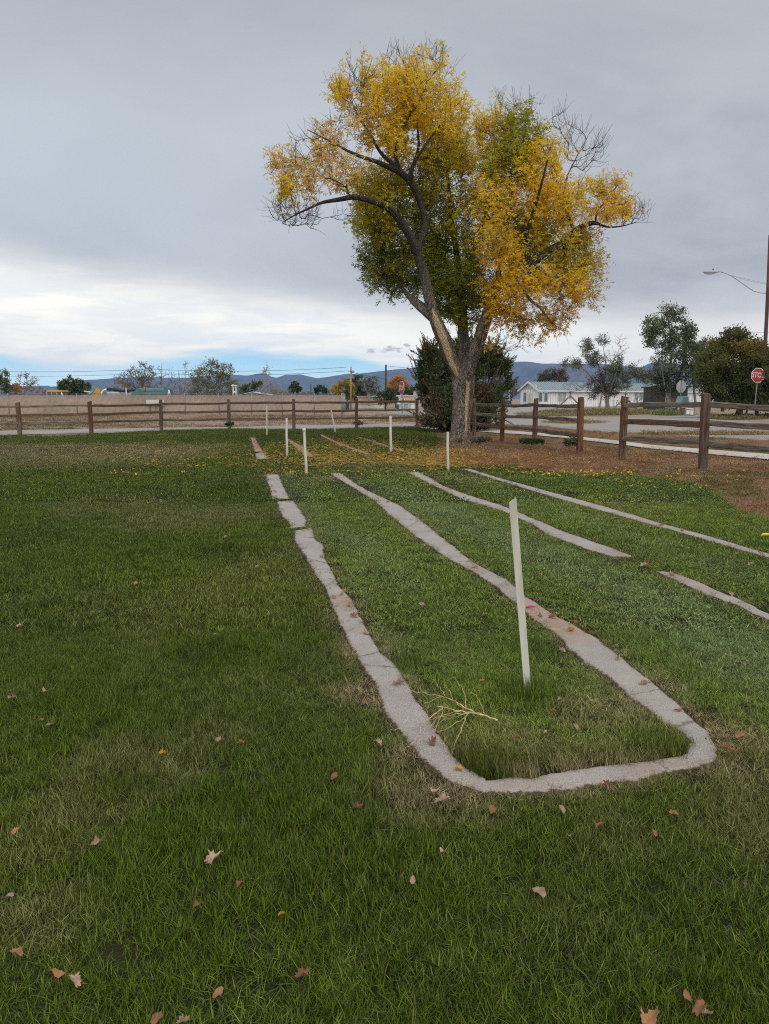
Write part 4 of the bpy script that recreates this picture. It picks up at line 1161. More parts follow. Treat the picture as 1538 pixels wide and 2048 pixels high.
    ring = A[:, :, None, :] + rr[None, :, None, None] * (np.cos(np.arange(3) * 2.094)[None, None, :, None] * u[:, None, None, :] + np.sin(np.arange(3) * 2.094)[None, None, :, None] * w_[:, None, None, :])
    n2 = len(A); idx = np.arange(n2)[:, None, None] * (m_ * 3) + np.arange(m_ - 1)[None, :, None] * 3
    k = np.arange(3)[None, None, :]; k1 = (k + 1) % 3
    f = np.stack([idx + k, idx + k1, idx + 3 + k1, idx + 3 + k], -1).reshape(-1, 4)
    mesh_np('shoots', ring.reshape(-1, 3) - inv, f, TWIG, tree)
build_big_tree()

# ---- smaller and distant trees
def bgtree(name, label, Y, lobes, base_px, leafcol, n_t=120, leaf=.16, nleaf=3000, trunk_r=.18, stems=None, bark=None, bare=0.0, group=None, seed=1, droop=0.0, spread=.45, thin=1.0, tips_r=.02, cat='tree', up=.5, mat=None, clump=.5, aspect=.55):
    """lobes: (px, py, rx, ry[, colour scale]) in photo pixels at depth Y"""
    r = np.random.default_rng(seed); s = pxm(Y)
    B = np.array(P(base_px, 0, Y)); B[2] = -.02
    T = []; Li = []
    area = sum(l[2] * l[3] for l in lobes)
    for li, l in enumerate(lobes):
        k = max(3, int(n_t * l[2] * l[3] / area))
        for _ in range(k):
            a = r.uniform(0, 6.283); q = math.sqrt(r.random()); dzz = min(l[2], l[3]) * s * 1.1 * r.normal(0, spread)
            T.append(P(l[0] + l[2] * q * math.cos(a), l[1] + l[3] * q * math.sin(a), Y + dzz + (l[5] if len(l) > 5 else 0))); Li.append(li)
    T = np.array(T); T[:, 2] = np.maximum(T[:, 2], .25)
    if stems is None:
        top = np.array(P(lobes[0][0], lobes[0][1], Y)); mid = B * .55 + top * .45; mid[0] = B[0] * .8 + top[0] * .2
        stems = [([B, mid, top], [trunk_r, trunk_r * .65, trunk_r * .25])]
    else:
        stems = [([np.array((P(a, b, Y)[0], Y + o_, max(P(a, b, Y)[2], -.02))) for a, b, o_ in st[0]], st[1]) for st in stems]
    H_ = max(T[:, 2]) - B[2]
    pos, par, rad, Dn, tips, nl = grow(stems, T, max(.12, H_ / 38), up=up, rtip=tips_r, seed=seed, rcap=trunk_r * .6, wander=.2, kz=.9)
    t = thing(name, label, cat, tuple(B), 0, group)
    v, f = chains_to_tubes(pos, par, rad, ((.15, 8), (.06, 5), (0, 3)))
    trunk_v, trunk_f = v - B, f
    # leafy clumps round each tip
    tp_ = np.array([pos[i] for i, _ in tips]); tl = np.array([Li[j] for _, j in tips]); td = np.array([Dn[i] for i, _ in tips])
    keep = r.random(len(tp_)) >= bare
    # bare twigs at bare tips
    bt = tp_[~keep]; bd = td[~keep]
    TV = []; TF = []; bb = 0
    src = [(p, d, 4) for p, d in zip(bt, bd)] + [(p, d, 1) for p, d in zip(tp_[keep], td[keep])]
    for p, d, cnt in src:
        for _ in range(cnt):
            dv = unit(d + r.normal(0, .5, 3) + np.array([0, 0, .5])); L = r.uniform(.03, .085) * H_
            e = p + dv * L; sd = unit(np.cross(dv, [.2, -1, .3])) * tips_r * .45
            up_ = unit(np.cross(dv, sd)) * tips_r * .45
            TV += [p - sd, p + sd, p + up_, e]; TF += [(bb, bb + 1, bb + 3), (bb + 1, bb + 2, bb + 3), (bb + 2, bb, bb + 3)]; bb += 4
    if TV:
        nb = len(trunk_v); trunk_f = [tuple(q) for q in trunk_f] + [(a_ + nb, b_ + nb, c_ + nb) for a_, b_, c_ in TF]
        trunk_v = np.concatenate([trunk_v, np.array(TV) - B])
    mesh_np('trunk', trunk_v, trunk_f, bark or GREYBARK, t)
    if nleaf and keep.any():
        kp = tp_[keep]; kl = tl[keep]; kd = td[keep]
        j = r.integers(0, len(kp), nleaf); cr_ = clump * (H_ / 10.0)
        off = r.normal(0, 1, (nleaf, 3)) * cr_ * np.array([.62, .62, .5]); off = off - kd[j] * np.abs(r.normal(0, .5, (nleaf, 1))) * cr_
        p = kp[j] + off; p[:, 2] = np.maximum(p[:, 2], .05)
        dv = unit(r.normal(0, 1, (nleaf, 3)) + off / (cr_ + 1e-6) * .5 + np.array([0, 0, .2 - droop])); nm = unit(r.normal(0, 1, (nleaf, 3)) + np.array([0, -.2, .9]))
        Ls = leaf * r.uniform(.7, 1.4, nleaf); v, f = leaf_quads(p - B, dv, nm, Ls, Ls * aspect, .05)
        lcs = np.array([l[4] if len(l) > 4 else leafcol for l in lobes])[kl[j]] * (1.25 if Y > 55 and Y < 131 else 1)
        tone = r.uniform(.75, 1.3, len(kp))[j][:, None]
        c = np.clip(lcs * tone * r.uniform(.75, 1.25, (nleaf, 1)), 0, .8)
        mesh_np('crown', v, f, mat or LEAF, t, np.repeat(c, 4, 0))
    return t


DG = (.045, .065, .022); OL = (.085, .10, .035); GG = (.105, .12, .07); YL = (.42, .28, .03); ORG = (.52, .26, .05); BRN = (.20, .13, .07)
# left horizon, behind the screened yard
bgtree('cottonwood_tree', 'dark green tree cut by the left edge behind the tan screen', 105, [(2, 762, 18, 22), (20, 775, 12, 16, OL)], 6, OL, 60, .26, 1500, .2, seed=21, bare=.1)
bgtree('bare_tree', 'leafless grey tree with rusty undergrowth between the two left trees', 108, [(48, 762, 18, 20), (72, 768, 14, 14), (30, 780, 14, 12)], 50, BRN, 130, .16, 500, .16, seed=22, bare=.85, tips_r=.03)
bgtree('rusty_bush', 'small rust coloured bush at the foot of the leafless tree', 104, [(34, 776, 9, 9)], 34, (.30, .14, .07), 30, .2, 350, .06, seed=23, cat='bush')
bgtree('juniper_tree', 'rounded dark green conifer behind the yellow digger arm', 100, [(125, 772, 10, 14), (140, 768, 10, 16), (155, 772, 12, 14), (170, 776, 10, 12), (138, 785, 22, 10)], 145, (.05, .072, .026), 140, .26, 7000, .15, seed=24, mat=NEEDLE, clump=.35, aspect=.35)
bgtree('half_bare_tree', 'thinly leaved grey tree standing behind the teal tank truck', 92, [(285, 745, 22, 22), (262, 755, 24, 18), (300, 765, 22, 20), (240, 762, 16, 12), (280, 778, 34, 14)], 280, (.16, .15, .095), 300, .18, 1900, .14, seed=25, bare=.55, bark=GREYBARK, tips_r=.022,
       stems=[([(280, 815, 0), (284, 780, 0), (287, 745, .3), (290, 728, .4)], [.14, .10, .05, .02]), ([(281, 815, 0), (270, 780, .5), (255, 755, .8), (240, 742, 1)], [.1, .07, .04, .02]), ([(281, 815, 0), (300, 775, -.5), (312, 750, -.8)], [.1, .06, .02])])
bgtree('poplar_thicket', 'row of upright leafless saplings left of the leafy elm', 90, [(325, 755, 8, 28), (340, 760, 8, 26), (355, 765, 8, 22), (372, 752, 7, 30), (330, 785, 24, 12)], 345, GG, 150, .14, 260, .07, seed=26, bare=.9, tips_r=.02,
       stems=[([(a, 812, o_), (a + 1, 770, o_), (b, c_, o_)], [.06, .04, .015]) for a, b, c_, o_ in ((322, 323, 730, 0), (333, 336, 735, .6), (347, 345, 742, -.5), (358, 357, 745, .3), (371, 371, 722, 0), (378, 380, 740, .6))], cat='saplings')
bgtree('elm_tree', 'wide grey green leafy tree behind the white double post', 84, [(420, 745, 26, 26), (400, 755, 20, 22), (448, 750, 20, 22), (465, 775, 18, 18), (410, 785, 34, 18), (440, 785, 30, 16)], 415, (.17, .175, .095), 380, .18, 5200, .2, seed=27, bare=.25, tips_r=.02,
       stems=[([(412, 815, 0), (414, 780, 0), (420, 740, .2), (424, 722, .2)], [.16, .11, .05, .02]), ([(413, 812, 0), (398, 780, .4), (388, 758, .6)], [.1, .06, .02]), ([(415, 812, 0), (435, 780, -.4), (450, 742, -.6)], [.1, .06, .02])])
bgtree('bushy_tree', 'small dark round tree right of the wide leafy elm', 105, [(512, 770, 12, 8), (500, 778, 12, 9), (485, 780, 12, 8)], 505, OL, 60, .24, 1300, .12, seed=28)
bgtree('bare_sapling', 'tall leafless sapling above rusty brush beyond the screen', 88, [(532, 745, 7, 20), (545, 772, 12, 14, (.30, .19, .12)), (530, 780, 12, 10, (.25, .19, .10)), (570, 784, 14, 5, (.3, .19, .12))], 537, (.28, .2, .13), 90, .14, 600, .06, seed=29, bare=.6, tips_r=.018)
bgtree('spruce_tree', 'pointed dark evergreen standing alone below the ridge', 120, [(590, 772, 7, 10), (583, 779, 7, 8), (597, 780, 5, 9)], 590, (.035, .055, .028), 50, .26, 1600, .12, seed=30, mat=NEEDLE, clump=.3)
bgtree('round_evergreen', 'low round evergreen right of the pointed one', 125, [(642, 777, 10, 6), (635, 782, 8, 7), (650, 783, 6, 6)], 641, (.04, .06, .03), 50, .26, 1300, .12, seed=31, mat=NEEDLE, clump=.3)
bgtree('yellow_tree', 'yellow green tree by the tan utility pole', 112, [(690, 772, 16, 14, (.26, .22, .03)), (675, 780, 12, 12, (.42, .28, .03)), (700, 785, 12, 14, (.16, .16, .03)), (684, 792, 18, 8, (.18, .18, .03))], 690, YL, 120, .25, 3400, .15, seed=32)
bgtree('brown_green_tree', 'dark brownish green tree right of the tan utility pole', 122, [(718, 762, 16, 12, (.09, .075, .05)), (722, 780, 18, 14), (708, 790, 12, 10), (735, 790, 12, 10)], 718, (.07, .075, .035), 140, .25, 3400, .2, seed=33)
bgtree('grey_branch_tree', 'grey tree with pale forked branches above the beige trailer', 116, [(742, 762, 12, 12), (735, 775, 14, 10), (752, 776, 12, 12)], 740, (.09, .085, .06), 120, .2, 1300, .12, seed=34, bare=.4, tips_r=.03,
       stems=[([(740, 812, 0), (739, 790, 0), (742, 765, 0)], [.28, .22, .08]), ([(739, 792, 0), (731, 778, 0), (728, 770, .3)], [.16, .1, .03]), ([(741, 792, 0), (750, 782, 0), (757, 772, -.3)], [.16, .1, .03])], bark=M('pale_bark', (.34, .31, .28), (.25, .22, .2), 3, .95))
bgtree('round_bush', 'olive green bush in front of the beige trailer', 90, [(772, 785, 16, 12), (768, 798, 20, 10), (785, 795, 14, 12)], 773, (.075, .088, .045), 120, .18, 3200, .1, seed=35, cat='bush')
bgtree('orange_tree', 'bright orange autumn tree in the distance', 135, [(795, 765, 16, 9), (785, 770, 12, 10), (805, 772, 14, 10), (800, 758, 8, 7)], 798, ORG, 100, .28, 3000, .15, seed=36)
bgtree('dark_hedge_tree', 'dark green trees behind the far stop sign', 128, [(790, 784, 14, 8), (822, 782, 14, 9), (838, 778, 12, 8, BRN), (810, 786, 16, 6), (850, 782, 12, 10, BRN)], 812, (.05, .065, .03), 110, .27, 2600, .15, seed=37)

BRB = M('brush_bark', (.27, .22, .18), (.19, .15, .125), 3, .95)
bgtree('bare_brush', 'low leafless brown brush at the left of the half bare grey tree', 95, [(215, 778, 22, 10), (238, 772, 14, 12), (195, 783, 12, 6)], 218, BRN, 110, .14, 260, .06, seed=71, bare=.9, tips_r=.02, bark=BRB, cat='brush')
bgtree('bare_brush', 'tangle of leafless brush under the upright saplings', 93, [(340, 782, 34, 9), (372, 776, 18, 12), (310, 785, 16, 7)], 345, BRN, 150, .14, 420, .06, seed=72, bare=.85, tips_r=.02, bark=BRB, cat='brush')
bgtree('bare_brush', 'rust and grey brush below the leafless tree at the left edge', 106, [(22, 785, 24, 7), (60, 784, 24, 8), (90, 783, 10, 7)], 50, (.26, .17, .09), 110, .16, 700, .06, seed=73, bare=.5, tips_r=.022, bark=BRB, cat='brush')
bgtree('bare_brush', 'grey brown brush between the lone evergreens on the skyline', 118, [(560, 785, 24, 5), (612, 787, 16, 4), (665, 786, 12, 6), (545, 783, 12, 7)], 590, (.22, .16, .10), 110, .18, 900, .05, seed=74, bare=.4, tips_r=.022, bark=BRB, cat='brush')
# the evergreen behind the corner of the fence
def juniper():
    r = np.random.default_rng(41); Y0 = 36.5; s = pxm(Y0); B = np.array(P(925, 0, Y0)); B[2] = 0
    t = thing('juniper_bush', 'large dark evergreen bush behind the big tree and the fence corner', 'bush', tuple(B))
    lobes = [(925, 790, 75, 72, 0), (865, 770, 26, 50, -.8), (858, 715, 16, 24, -.9), (880, 745, 28, 42, -.3), (990, 760, 26, 34, .3), (1005, 735, 16, 16, .3), (975, 725, 30, 32, .2), (950, 720, 40, 34, .5), (895, 820, 45, 44, -1.3), (868, 830, 26, 34, -1.5),
             (985, 800, 30, 52, .3), (1003, 775, 22, 26, .2), (905, 715, 26, 24, .2), (920, 695, 14, 18, .4), (960, 840, 40, 25, .2), (850, 760, 16, 24, -.8), (870, 700, 8, 14, -.7), (944, 690, 12, 12, .4), (930, 840, 60, 26, .1), (848, 735, 10, 14, -.8)]
    area = sum(a[2] * a[3] for a in lobes); Pp = []; Dd = []; Cc = []
    N = 30000
    for cx, cy, rx, ry, o in lobes:
        n = int(N * rx * ry / area); v = unit(r.normal(0, 1, (n, 3))); q = (r.random((n, 1))) ** .42
        v[:, 1] = -np.abs(v[:, 1]) * np.where(r.random(n) < .75, 1, -1)
        c = np.array(P(cx, cy, Y0 + o)); rad = np.array([rx * s, min(rx, 60) * s * .95, ry * s])
        p = c + v * q * rad; Pp.append(p); Dd.append(unit(v * .8 + np.array([0, 0, .55]) + r.normal(0, .3, (n, 3))))
    p = np.concatenate(Pp); d = np.concatenate(Dd); n = len(p)
    # carve a broken outline: sprays gather in clumps
    cl = fbm(p[:, 0] * 2.3 + p[:, 1] * 1.1, p[:, 2] * 2.3 + p[:, 1] * .7, 3)
    k = (cl > .44) & (p[:, 2] > .1); p, d = p[k], d[k]; n = len(p)
    col_ = np.array([.085, .105, .042]) * r.uniform(.6, 1.6, (n, 1)); rust = fbm(p[:, 0] * 1.5, p[:, 2] * 1.5, 9) > .58
    col_[rust] = np.array([.14, .095, .045]) * r.uniform(.6, 1.3, (rust.sum(), 1))
    low = (p[:, 2] < 1.5) & (p[:, 0] < B[0] - .8); col_[low] = np.array([.20, .165, .10]) * r.uniform(.6, 1.4, (low.sum(), 1))
    P_ = []; D_ = []; C_ = []; L_ = []
    # long leading shoots break the outline
    ns_ = 900; j_ = r.integers(0, n, ns_); sd_ = unit(d[j_] + np.array([0, 0, .5])); sl_ = r.uniform(.25, .75, ns_)
    ext = np.concatenate([p[j_] + sd_ * (sl_ * (q_ / 9.0))[:, None] for q_ in range(10)]); exd = np.concatenate([sd_] * 10)
    p = np.concatenate([p, ext]); d = np.concatenate([d, exd]); col_ = np.concatenate([col_, np.concatenate([col_[j_]] * 10)]); n = len(p)
    for k in range(6):
        off = d * (k / 6.0 * .18); dd = unit(d + r.normal(0, .55, (n, 3)))
        P_.append(p + off); D_.append(dd); C_.append(col_ * r.uniform(.8, 1.2, (n, 1))); L_.append(r.uniform(.06, .12, n))
    P_ = np.concatenate(P_); D_ = np.concatenate(D_); L_ = np.concatenate(L_)
    v, f = leaf_quads(P_ - B, D_, unit(r.normal(0, 1, P_.shape)), L_, L_ * .42, .05)
    mesh_np('crown', v, f, NEEDLE, t, np.repeat(np.concatenate(C_), 4, 0))
    mb = MB()
    for k in range(26):
        a = r.uniform(0, 6.28); x = r.uniform(-1.5, 1.5); e = np.array([x * 1.5 + r.normal(0, .3), r.uniform(-.9, .9), r.uniform(2.0, 3.8)])
        mb.tube([(x * .45, r.uniform(-.3, .3), 0), (x * .9, e[1] * .5, 1.1), tuple(e)], [.06, .04, .015], 5)
    mb.build('trunk', DARKBARK, t, smooth=True)
juniper()

# right-hand trees
bgtree('low_tree', 'small olive tree behind the white building roof', 170, [(1088, 752, 10, 10), (1105, 750, 12, 12), (1078, 762, 8, 8), (1125, 752, 10, 16, (.17, .12, .1))], 1095, (.12, .12, .06), 110, .3, 4200, .14, seed=51, bare=.15)
bgtree('grey_brush', 'grey brown brush left of the white building', 165, [(1020, 785, 16, 14), (1032, 780, 10, 12)], 1020, (.16, .12, .09), 70, .24, 1000, .12, seed=52, bare=.3, cat='bush')
bgtree('half_dead_juniper', 'half dead juniper tree with grey bare twigs before the white building', 120,
       [(1168, 692, 13, 14), (1204, 680, 13, 12), (1180, 705, 14, 12), (1145, 728, 22, 12), (1190, 720, 18, 12), (1233, 722, 12, 14), (1258, 745, 28, 14), (1225, 745, 22, 18), (1295, 752, 22, 16), (1200, 765, 26, 20, (.07, .062, .045)), (1185, 785, 16, 12, (.06, .06, .04)), (1245, 765, 20, 14), (1220, 780, 20, 14, (.07, .06, .045))],
       1215, (.095, .11, .055), 420, .24, 15000, .3, bark=M('dead_bark', (.22, .19, .165), (.13, .11, .095), 3, .95), bare=.30, seed=53, mat=NEEDLE, clump=.42, tips_r=.028, aspect=.4,
       stems=[([(1215, 818, 0), (1214, 790, 0), (1208, 765, .2), (1200, 735, .5), (1190, 700, .8), (1180, 685, 1)], [.34, .28, .2, .13, .06, .03]), ([(1214, 795, 0), (1222, 770, -.4), (1232, 740, -.6), (1236, 715, -.7)], [.24, .18, .1, .03]),
              ([(1213, 790, 0), (1190, 765, -.8), (1165, 740, -1.2), (1140, 728, -1.5)], [.2, .13, .08, .03]), ([(1216, 785, 0), (1245, 765, .6), (1275, 752, 1), (1300, 748, 1.3)], [.18, .12, .07, .03]), ([(1209, 765, .2), (1212, 730, 0), (1206, 690, 0)], [.14, .08, .03])])
bgtree('dead_twiggy_tree', 'leafless pale twiggy tree behind the half dead juniper', 130, [(1240, 695, 18, 24), (1225, 720, 20, 20), (1165, 755, 26, 20), (1280, 735, 14, 16), (1150, 770, 24, 14), (1250, 770, 24, 18)], 1232, GG, 260, .2, 0, .16, seed=54, bare=1.0, tips_r=.026, bark=M('pale_twig', (.30, .27, .245), (.2, .17, .15), 3, .95))
bgtree('tall_elm_tree', 'tallest dark green leafy tree on the right, open at its top', 98,
       [(1330, 622, 14, 14), (1352, 628, 18, 16), (1310, 650, 24, 16), (1345, 655, 34, 20), (1380, 660, 18, 16), (1325, 685, 34, 20), (1365, 690, 30, 24), (1300, 665, 14, 18), (1335, 725, 34, 26), (1385, 715, 26, 26), (1400, 700, 18, 16), (1345, 765, 34, 24, (.06, .07, .035)), (1322, 765, 18, 26, (.05, .062, .03)), (1390, 750, 26, 26, (.055, .065, .035))],
       1342, (.105, .125, .055), 620, .23, 19000, .3, seed=55, bare=.10, clump=.34, tips_r=.018,
       stems=[([(1337, 822, 0), (1338, 790, 0), (1342, 745, .2), (1346, 690, .3), (1340, 640, .5), (1332, 618, .5)], [.26, .22, .16, .10, .05, .02]), ([(1345, 822, .6), (1352, 785, .8), (1368, 740, 1), (1380, 690, 1.2), (1372, 655, 1.2)], [.2, .16, .11, .06, .02]),
              ([(1336, 822, -.5), (1326, 780, -.8), (1316, 730, -1), (1304, 670, -1)], [.16, .12, .07, .02]), ([(1398, 815, 1), (1397, 780, 1.4), (1395, 740, 1.6), (1398, 705, 1.7)], [.2, .15, .1, .03])])
bgtree('big_green_shrub', 'broad yellow green tree behind the red stop sign at the right edge', 60,
       [(1475, 672, 24, 14, (.10, .095, .04)), (1450, 690, 26, 16, (.14, .125, .03)), (1500, 692, 30, 18, (.19, .145, .03)), (1425, 715, 28, 22, (.10, .115, .03)), (1475, 715, 40, 26, (.13, .125, .028)), (1520, 720, 30, 28, (.12, .115, .028)), (1415, 750, 26, 24, (.10, .115, .03)), (1455, 755, 40, 28, (.075, .088, .025)), (1505, 762, 40, 28), (1560, 740, 40, 40), (1440, 785, 36, 16), (1480, 792, 44, 18), (1530, 795, 40, 20), (1590, 780, 30, 30), (1543, 750, 7, 12, (.10, .095, .03), -4.5)],
       1483, (.085, .095, .03), 900, .17, 62000, .16, seed=56, bare=.05, clump=.52, bark=DARKBARK, spread=.6, tips_r=.011,
       stems=[([(1483, 835, 0), (1478, 800, 0), (1465, 760, .3), (1450, 720, .5)], [.13, .10, .07, .03]), ([(1485, 835, .3), (1490, 795, .3), (1500, 740, .5), (1496, 700, .5)], [.13, .1, .06, .03]), ([(1480, 834, -.3), (1462, 805, -.5), (1435, 770, -.6)], [.1, .07, .03]),
              ([(1520, 832, .6), (1522, 795, .6), (1530, 750, .8)], [.16, .12, .05]), ([(1495, 834, .4), (1505, 800, .4), (1540, 760, .4)], [.08, .06, .03]), ([(1560, 830, .6), (1565, 795, .6), (1580, 760, .8)], [.16, .12, .05])])
bgtree('far_right_conifer', 'dark tree top showing between the elm and the shrub', 110, [(1410, 690, 16, 14), (1400, 705, 16, 14), (1425, 700, 12, 10)], 1405, (.06, .065, .035), 90, .22, 1700, .16, seed=57, bare=.15)
bgtree('bare_rose_bush', 'bare thorny bushes along the wire fence of the white building', 112, [(1262, 800, 16, 12), (1285, 800, 14, 12), (1312, 802, 14, 12), (1240, 803, 10, 8)], 1280, (.1, .08, .07), 120, .12, 60, .06, seed=58, bare=.95, tips_r=.028, bark=DARKBARK, cat='bush')
bgtree('fence_weed', 'grey tumbleweed at the foot of a back fence post', 39.5, [(716, 849, 10, 7)], 716, (.2, .13, .1), 60, .05, 900, .02, seed=59, bare=.2, tips_r=.006, cat='weed', mat=LEAF, clump=1.4)
bgtree('sage_weed', 'grey green sage plant left of the reddish end post', 21.5, [(1142, 883, 14, 9), (1132, 890, 10, 6)], 1140, (.16, .17, .10), 70, .05, 1600, .02, seed=60, tips_r=.004, cat='weed', clump=1.2, bare=.1)
bgtree('leafy_weed', 'low bright green weed at the foot of a fence post', 23.0, [(1060, 892, 22, 5), (1076, 888, 12, 6), (1045, 896, 14, 4)], 1062, (.085, .12, .045), 60, .07, 1100, .01, seed=61, tips_r=.003, cat='weed', clump=1.6)
bgtree('dry_weed', 'pale dry weed clump right of the big trunk', 23.6, [(958, 884, 16, 9), (970, 880, 12, 8)], 960, (.20, .17, .11), 80, .06, 1200, .01, seed=62, tips_r=.004, cat='weed', clump=1.4, bare=.3)
bgtree('post_weed', 'green weed tuft around the foot of the pale back fence post', 38.2, [(460, 853, 7, 4)], 460, (.06, .10, .03), 30, .07, 500, .01, seed=63, tips_r=.004, cat='weed', clump=1.6)
bgtree('trunk_weed', 'straw coloured sprouts at the foot of the big trunk', 23.2, [(922, 886, 16, 9)], 922, (.34, .23, .13), 60, .05, 500, .008, seed=64, tips_r=.004, cat='weed', clump=1.0, bare=.6)

# ---------------------------------------------------------------- split-rail fences
def fence_post(x, y, hgt, w_, mat, parent, seed, lean=(0, 0)):
    r = np.random.default_rng(seed); n = 12; S = 12
    V = []
    for i in range(n + 1):
        t = i / n; z = -.1 + (hgt + .1) * t
        for k in range(S):
            a = 2 * math.pi * k / S + .26
            # rounded square section
            c, s = math.cos(a), math.sin(a); q = w_ / 2 / max(abs(c), abs(s)) ** .75
            q *= 1 + .13 * (fbm(np.array([k * .9 + seed]), np.array([z * 2.2 + seed * 3.1]), 5)[0] - .5) * 2
            if i == n: q *= .93
            V.append((c * q + lean[0] * z, s * q + lean[1] * z, z + (.018 * math.sin(a * 1.0 + seed) if i == n else 0)))
    F = [(i * S + k, i * S + (k + 1) % S, (i + 1) * S + (k + 1) % S, (i + 1) * S + k) for i in range(n) for k in range(S)]
    F.append(tuple(range(n * S, n * S + S)))
    o = mesh_np('post', V, F, mat, parent, smooth=False)
    o.location = (x, y, 0); return o
def rail(p0, p1, hgt, dep, mat, parent, seed, sag=0.0):
    r = np.random.default_rng(seed); p0 = np.array(p0, float); p1 = np.array(p1, float); L = np.linalg.norm(p1 - p0); n = 14
    V = []; F = []; S = 8
    wob = (fbm(np.arange(n + 1) * .35 + seed * 2.7, np.full(n + 1, 3.3), 2) - .5) * .05
    wz = (fbm(np.arange(n + 1) * .30 + seed * 5.1, np.full(n + 1, 8.3), 2) - .5) * .05
    for i in range(n + 1):
        t = i / n; x = L * t; e = min(1, min(t, 1 - t) / .07); h_ = hgt * (.62 + .38 * e) * (1 + .20 * (vnoise(np.array([t * 5 + seed]), np.array([1.0]), 4)[0] - .5)); d_ = dep * (.7 + .3 * e)
        z = -sag * 4 * t * (1 - t) + wz[i] * (1 if 0 < i < n else 0)
        for a, b in ((-.35, -.5), (.35, -.5), (.5, -.3), (.42, .35), (.28, .5), (-.28, .5), (-.5, .3), (-.46, -.32)):
            V.append((x, a * d_ + wob[i] * e, b * h_ + z))
        if i:
            for k in range(S): F.append(((i - 1) * S + k, i * S + k, i * S + (k + 1) % S, (i - 1) * S + (k + 1) % S))
    F.append(tuple(range(S))); F.append(tuple(range(n * S + S - 1, n * S - 1, -1)))
    o = mesh_np('rail', V, F, mat, parent)
    d = p1 - p0
    o.location = p0; o.rotation_euler = (0, -math.atan2(d[2], math.hypot(d[0], d[1])), math.atan2(d[1], d[0]))
    return o
def make_fence(name, label, posts, hs, pm, rm, gaps=(), fr=(.875, .60, .345), w_=.155, colr=None, seed=1, group='split rail fences', rail_h=.115, extra_l=None, extra_r=None):
    """posts: ground points; posts of the first entry is the thing's origin"""
    t = thing(name, label, 'fence', (0, 0, 0), 0, group)
    t.location = (posts[0][0], posts[0][1], 0)
    ox, oy = posts[0][0], posts[0][1]
    for i, (p, h_) in enumerate(zip(posts, hs)):
        pmx = pm[i] if isinstance(pm, list) else pm
        o = fence_post(p[0] - ox, p[1] - oy, h_, w_ * (.95 + .1 * ((i * 37 % 10) / 10)), pmx, t, seed * 31 + i, lean=(.012 * math.sin(i * 2.3 + seed), 0))
    pts = list(posts); hh = list(hs)
    if extra_l is not None: pts = [extra_l] + pts; hh = [hh[0]] + hh
    if extra_r is not None: pts = pts + [extra_r]; hh = hh + [hh[-1]]
    for i in range(len(pts) - 1):
        a, b = pts[i], pts[i + 1]
        d = unit(np.array([b[0] - a[0], b[1] - a[1]])); off = np.array([-d[1], d[0]]) * .035
        for k, f_ in enumerate(fr):
            sgn = 1 if i % 2 else -1
            z0 = hh[i] * f_ + rnd.uniform(-.02, .02); z1 = hh[i + 1] * f_ + rnd.uniform(-.02, .02)
            rmx = rm[i] if isinstance(rm, list) else rm
            rail((a[0] - ox - d[0] * .06 + off[0] * sgn, a[1] - oy - d[1] * .06 + off[1] * sgn, z0), (b[0] - ox + d[0] * .06 + off[0] * sgn, b[1] - oy + d[1] * .06 + off[1] * sgn, z1),
                 rail_h * rnd.uniform(.88, 1.12), .07, rmx, t, seed * 97 + i * 5 + k, sag=rnd.uniform(-.01, .035))
    return t
def hgt_at(pb, ytop):
    """post height from the photo row of its top"""
    q = P(0, ytop, pb[1]); return q[2]
bp = [(40, 869, 805), (183, 866, 803), (323, 860.5, 800), (459, 857.5, 799), (588, 857, 798), (713, 855.5, 797), (834, 852.5, 797)]
bpost = [G(a, b) for a, b, c in bp]; bh = [hgt_at(g_, c) for g_, (a, b, c) in zip(bpost, bp)]
lft = (bpost[0][0] - (bpost[1][0] - bpost[0][0]) * .98, bpost[0][1] - (bpost[1][1] - bpost[0][1]) - .3, 0)
bpost = [lft] + bpost; bh = [bh[0]] + bh
make_fence('rail_fence', 'long brown three-rail split timber fence running across the back of the lawn', bpost, bh, [POSTW, POSTW, POSTD, POSTD, POSTW, POSTD, POSTD, POSTD], [RAILW, RAILW, RAILD, RAILD, RAILD, RAILD, RAILD, RAILD], seed=1, rail_h=.105)
rp = [(903, 862, 797), (948, 872, 798), (1004, 881.5, 799.5), (1069, 888.5, 797), (1159, 906, 795)]
rpost = [G(a, b) for a, b, c in rp]; rh = [hgt_at(g_, c) for g_, (a, b, c) in zip(rpost, rp)]
make_fence('rail_fence', 'grey split rail fence passing behind the big tree and ending at a reddish post', rpost, rh, [POSTD, POSTW, POSTW, POSTW, POSTW], RAILW, seed=2, extra_l=(rpost[0][0] - 1.1, rpost[0][1] + 3.4, 0), fr=(.865, .60, .34))
np_ = [(1244, 918, 793), (1405, 937, 787)]
npost = [G(a, b) for a, b, c in np_]; nh = [hgt_at(g_, c) for g_, (a, b, c) in zip(npost, np_)]
p3 = (npost[1][0] + .95, npost[1][1] - 2.55, 0)
npost.append(p3); nh.append(1.55)
make_fence('rail_fence', 'nearest split rail fence at the right edge beyond the open gap', npost, nh, [POSTW, POSTD, POSTD], [RAILW, RAILW], seed=3, fr=(.862, .60, .345), rail_h=.125, w_=.165)

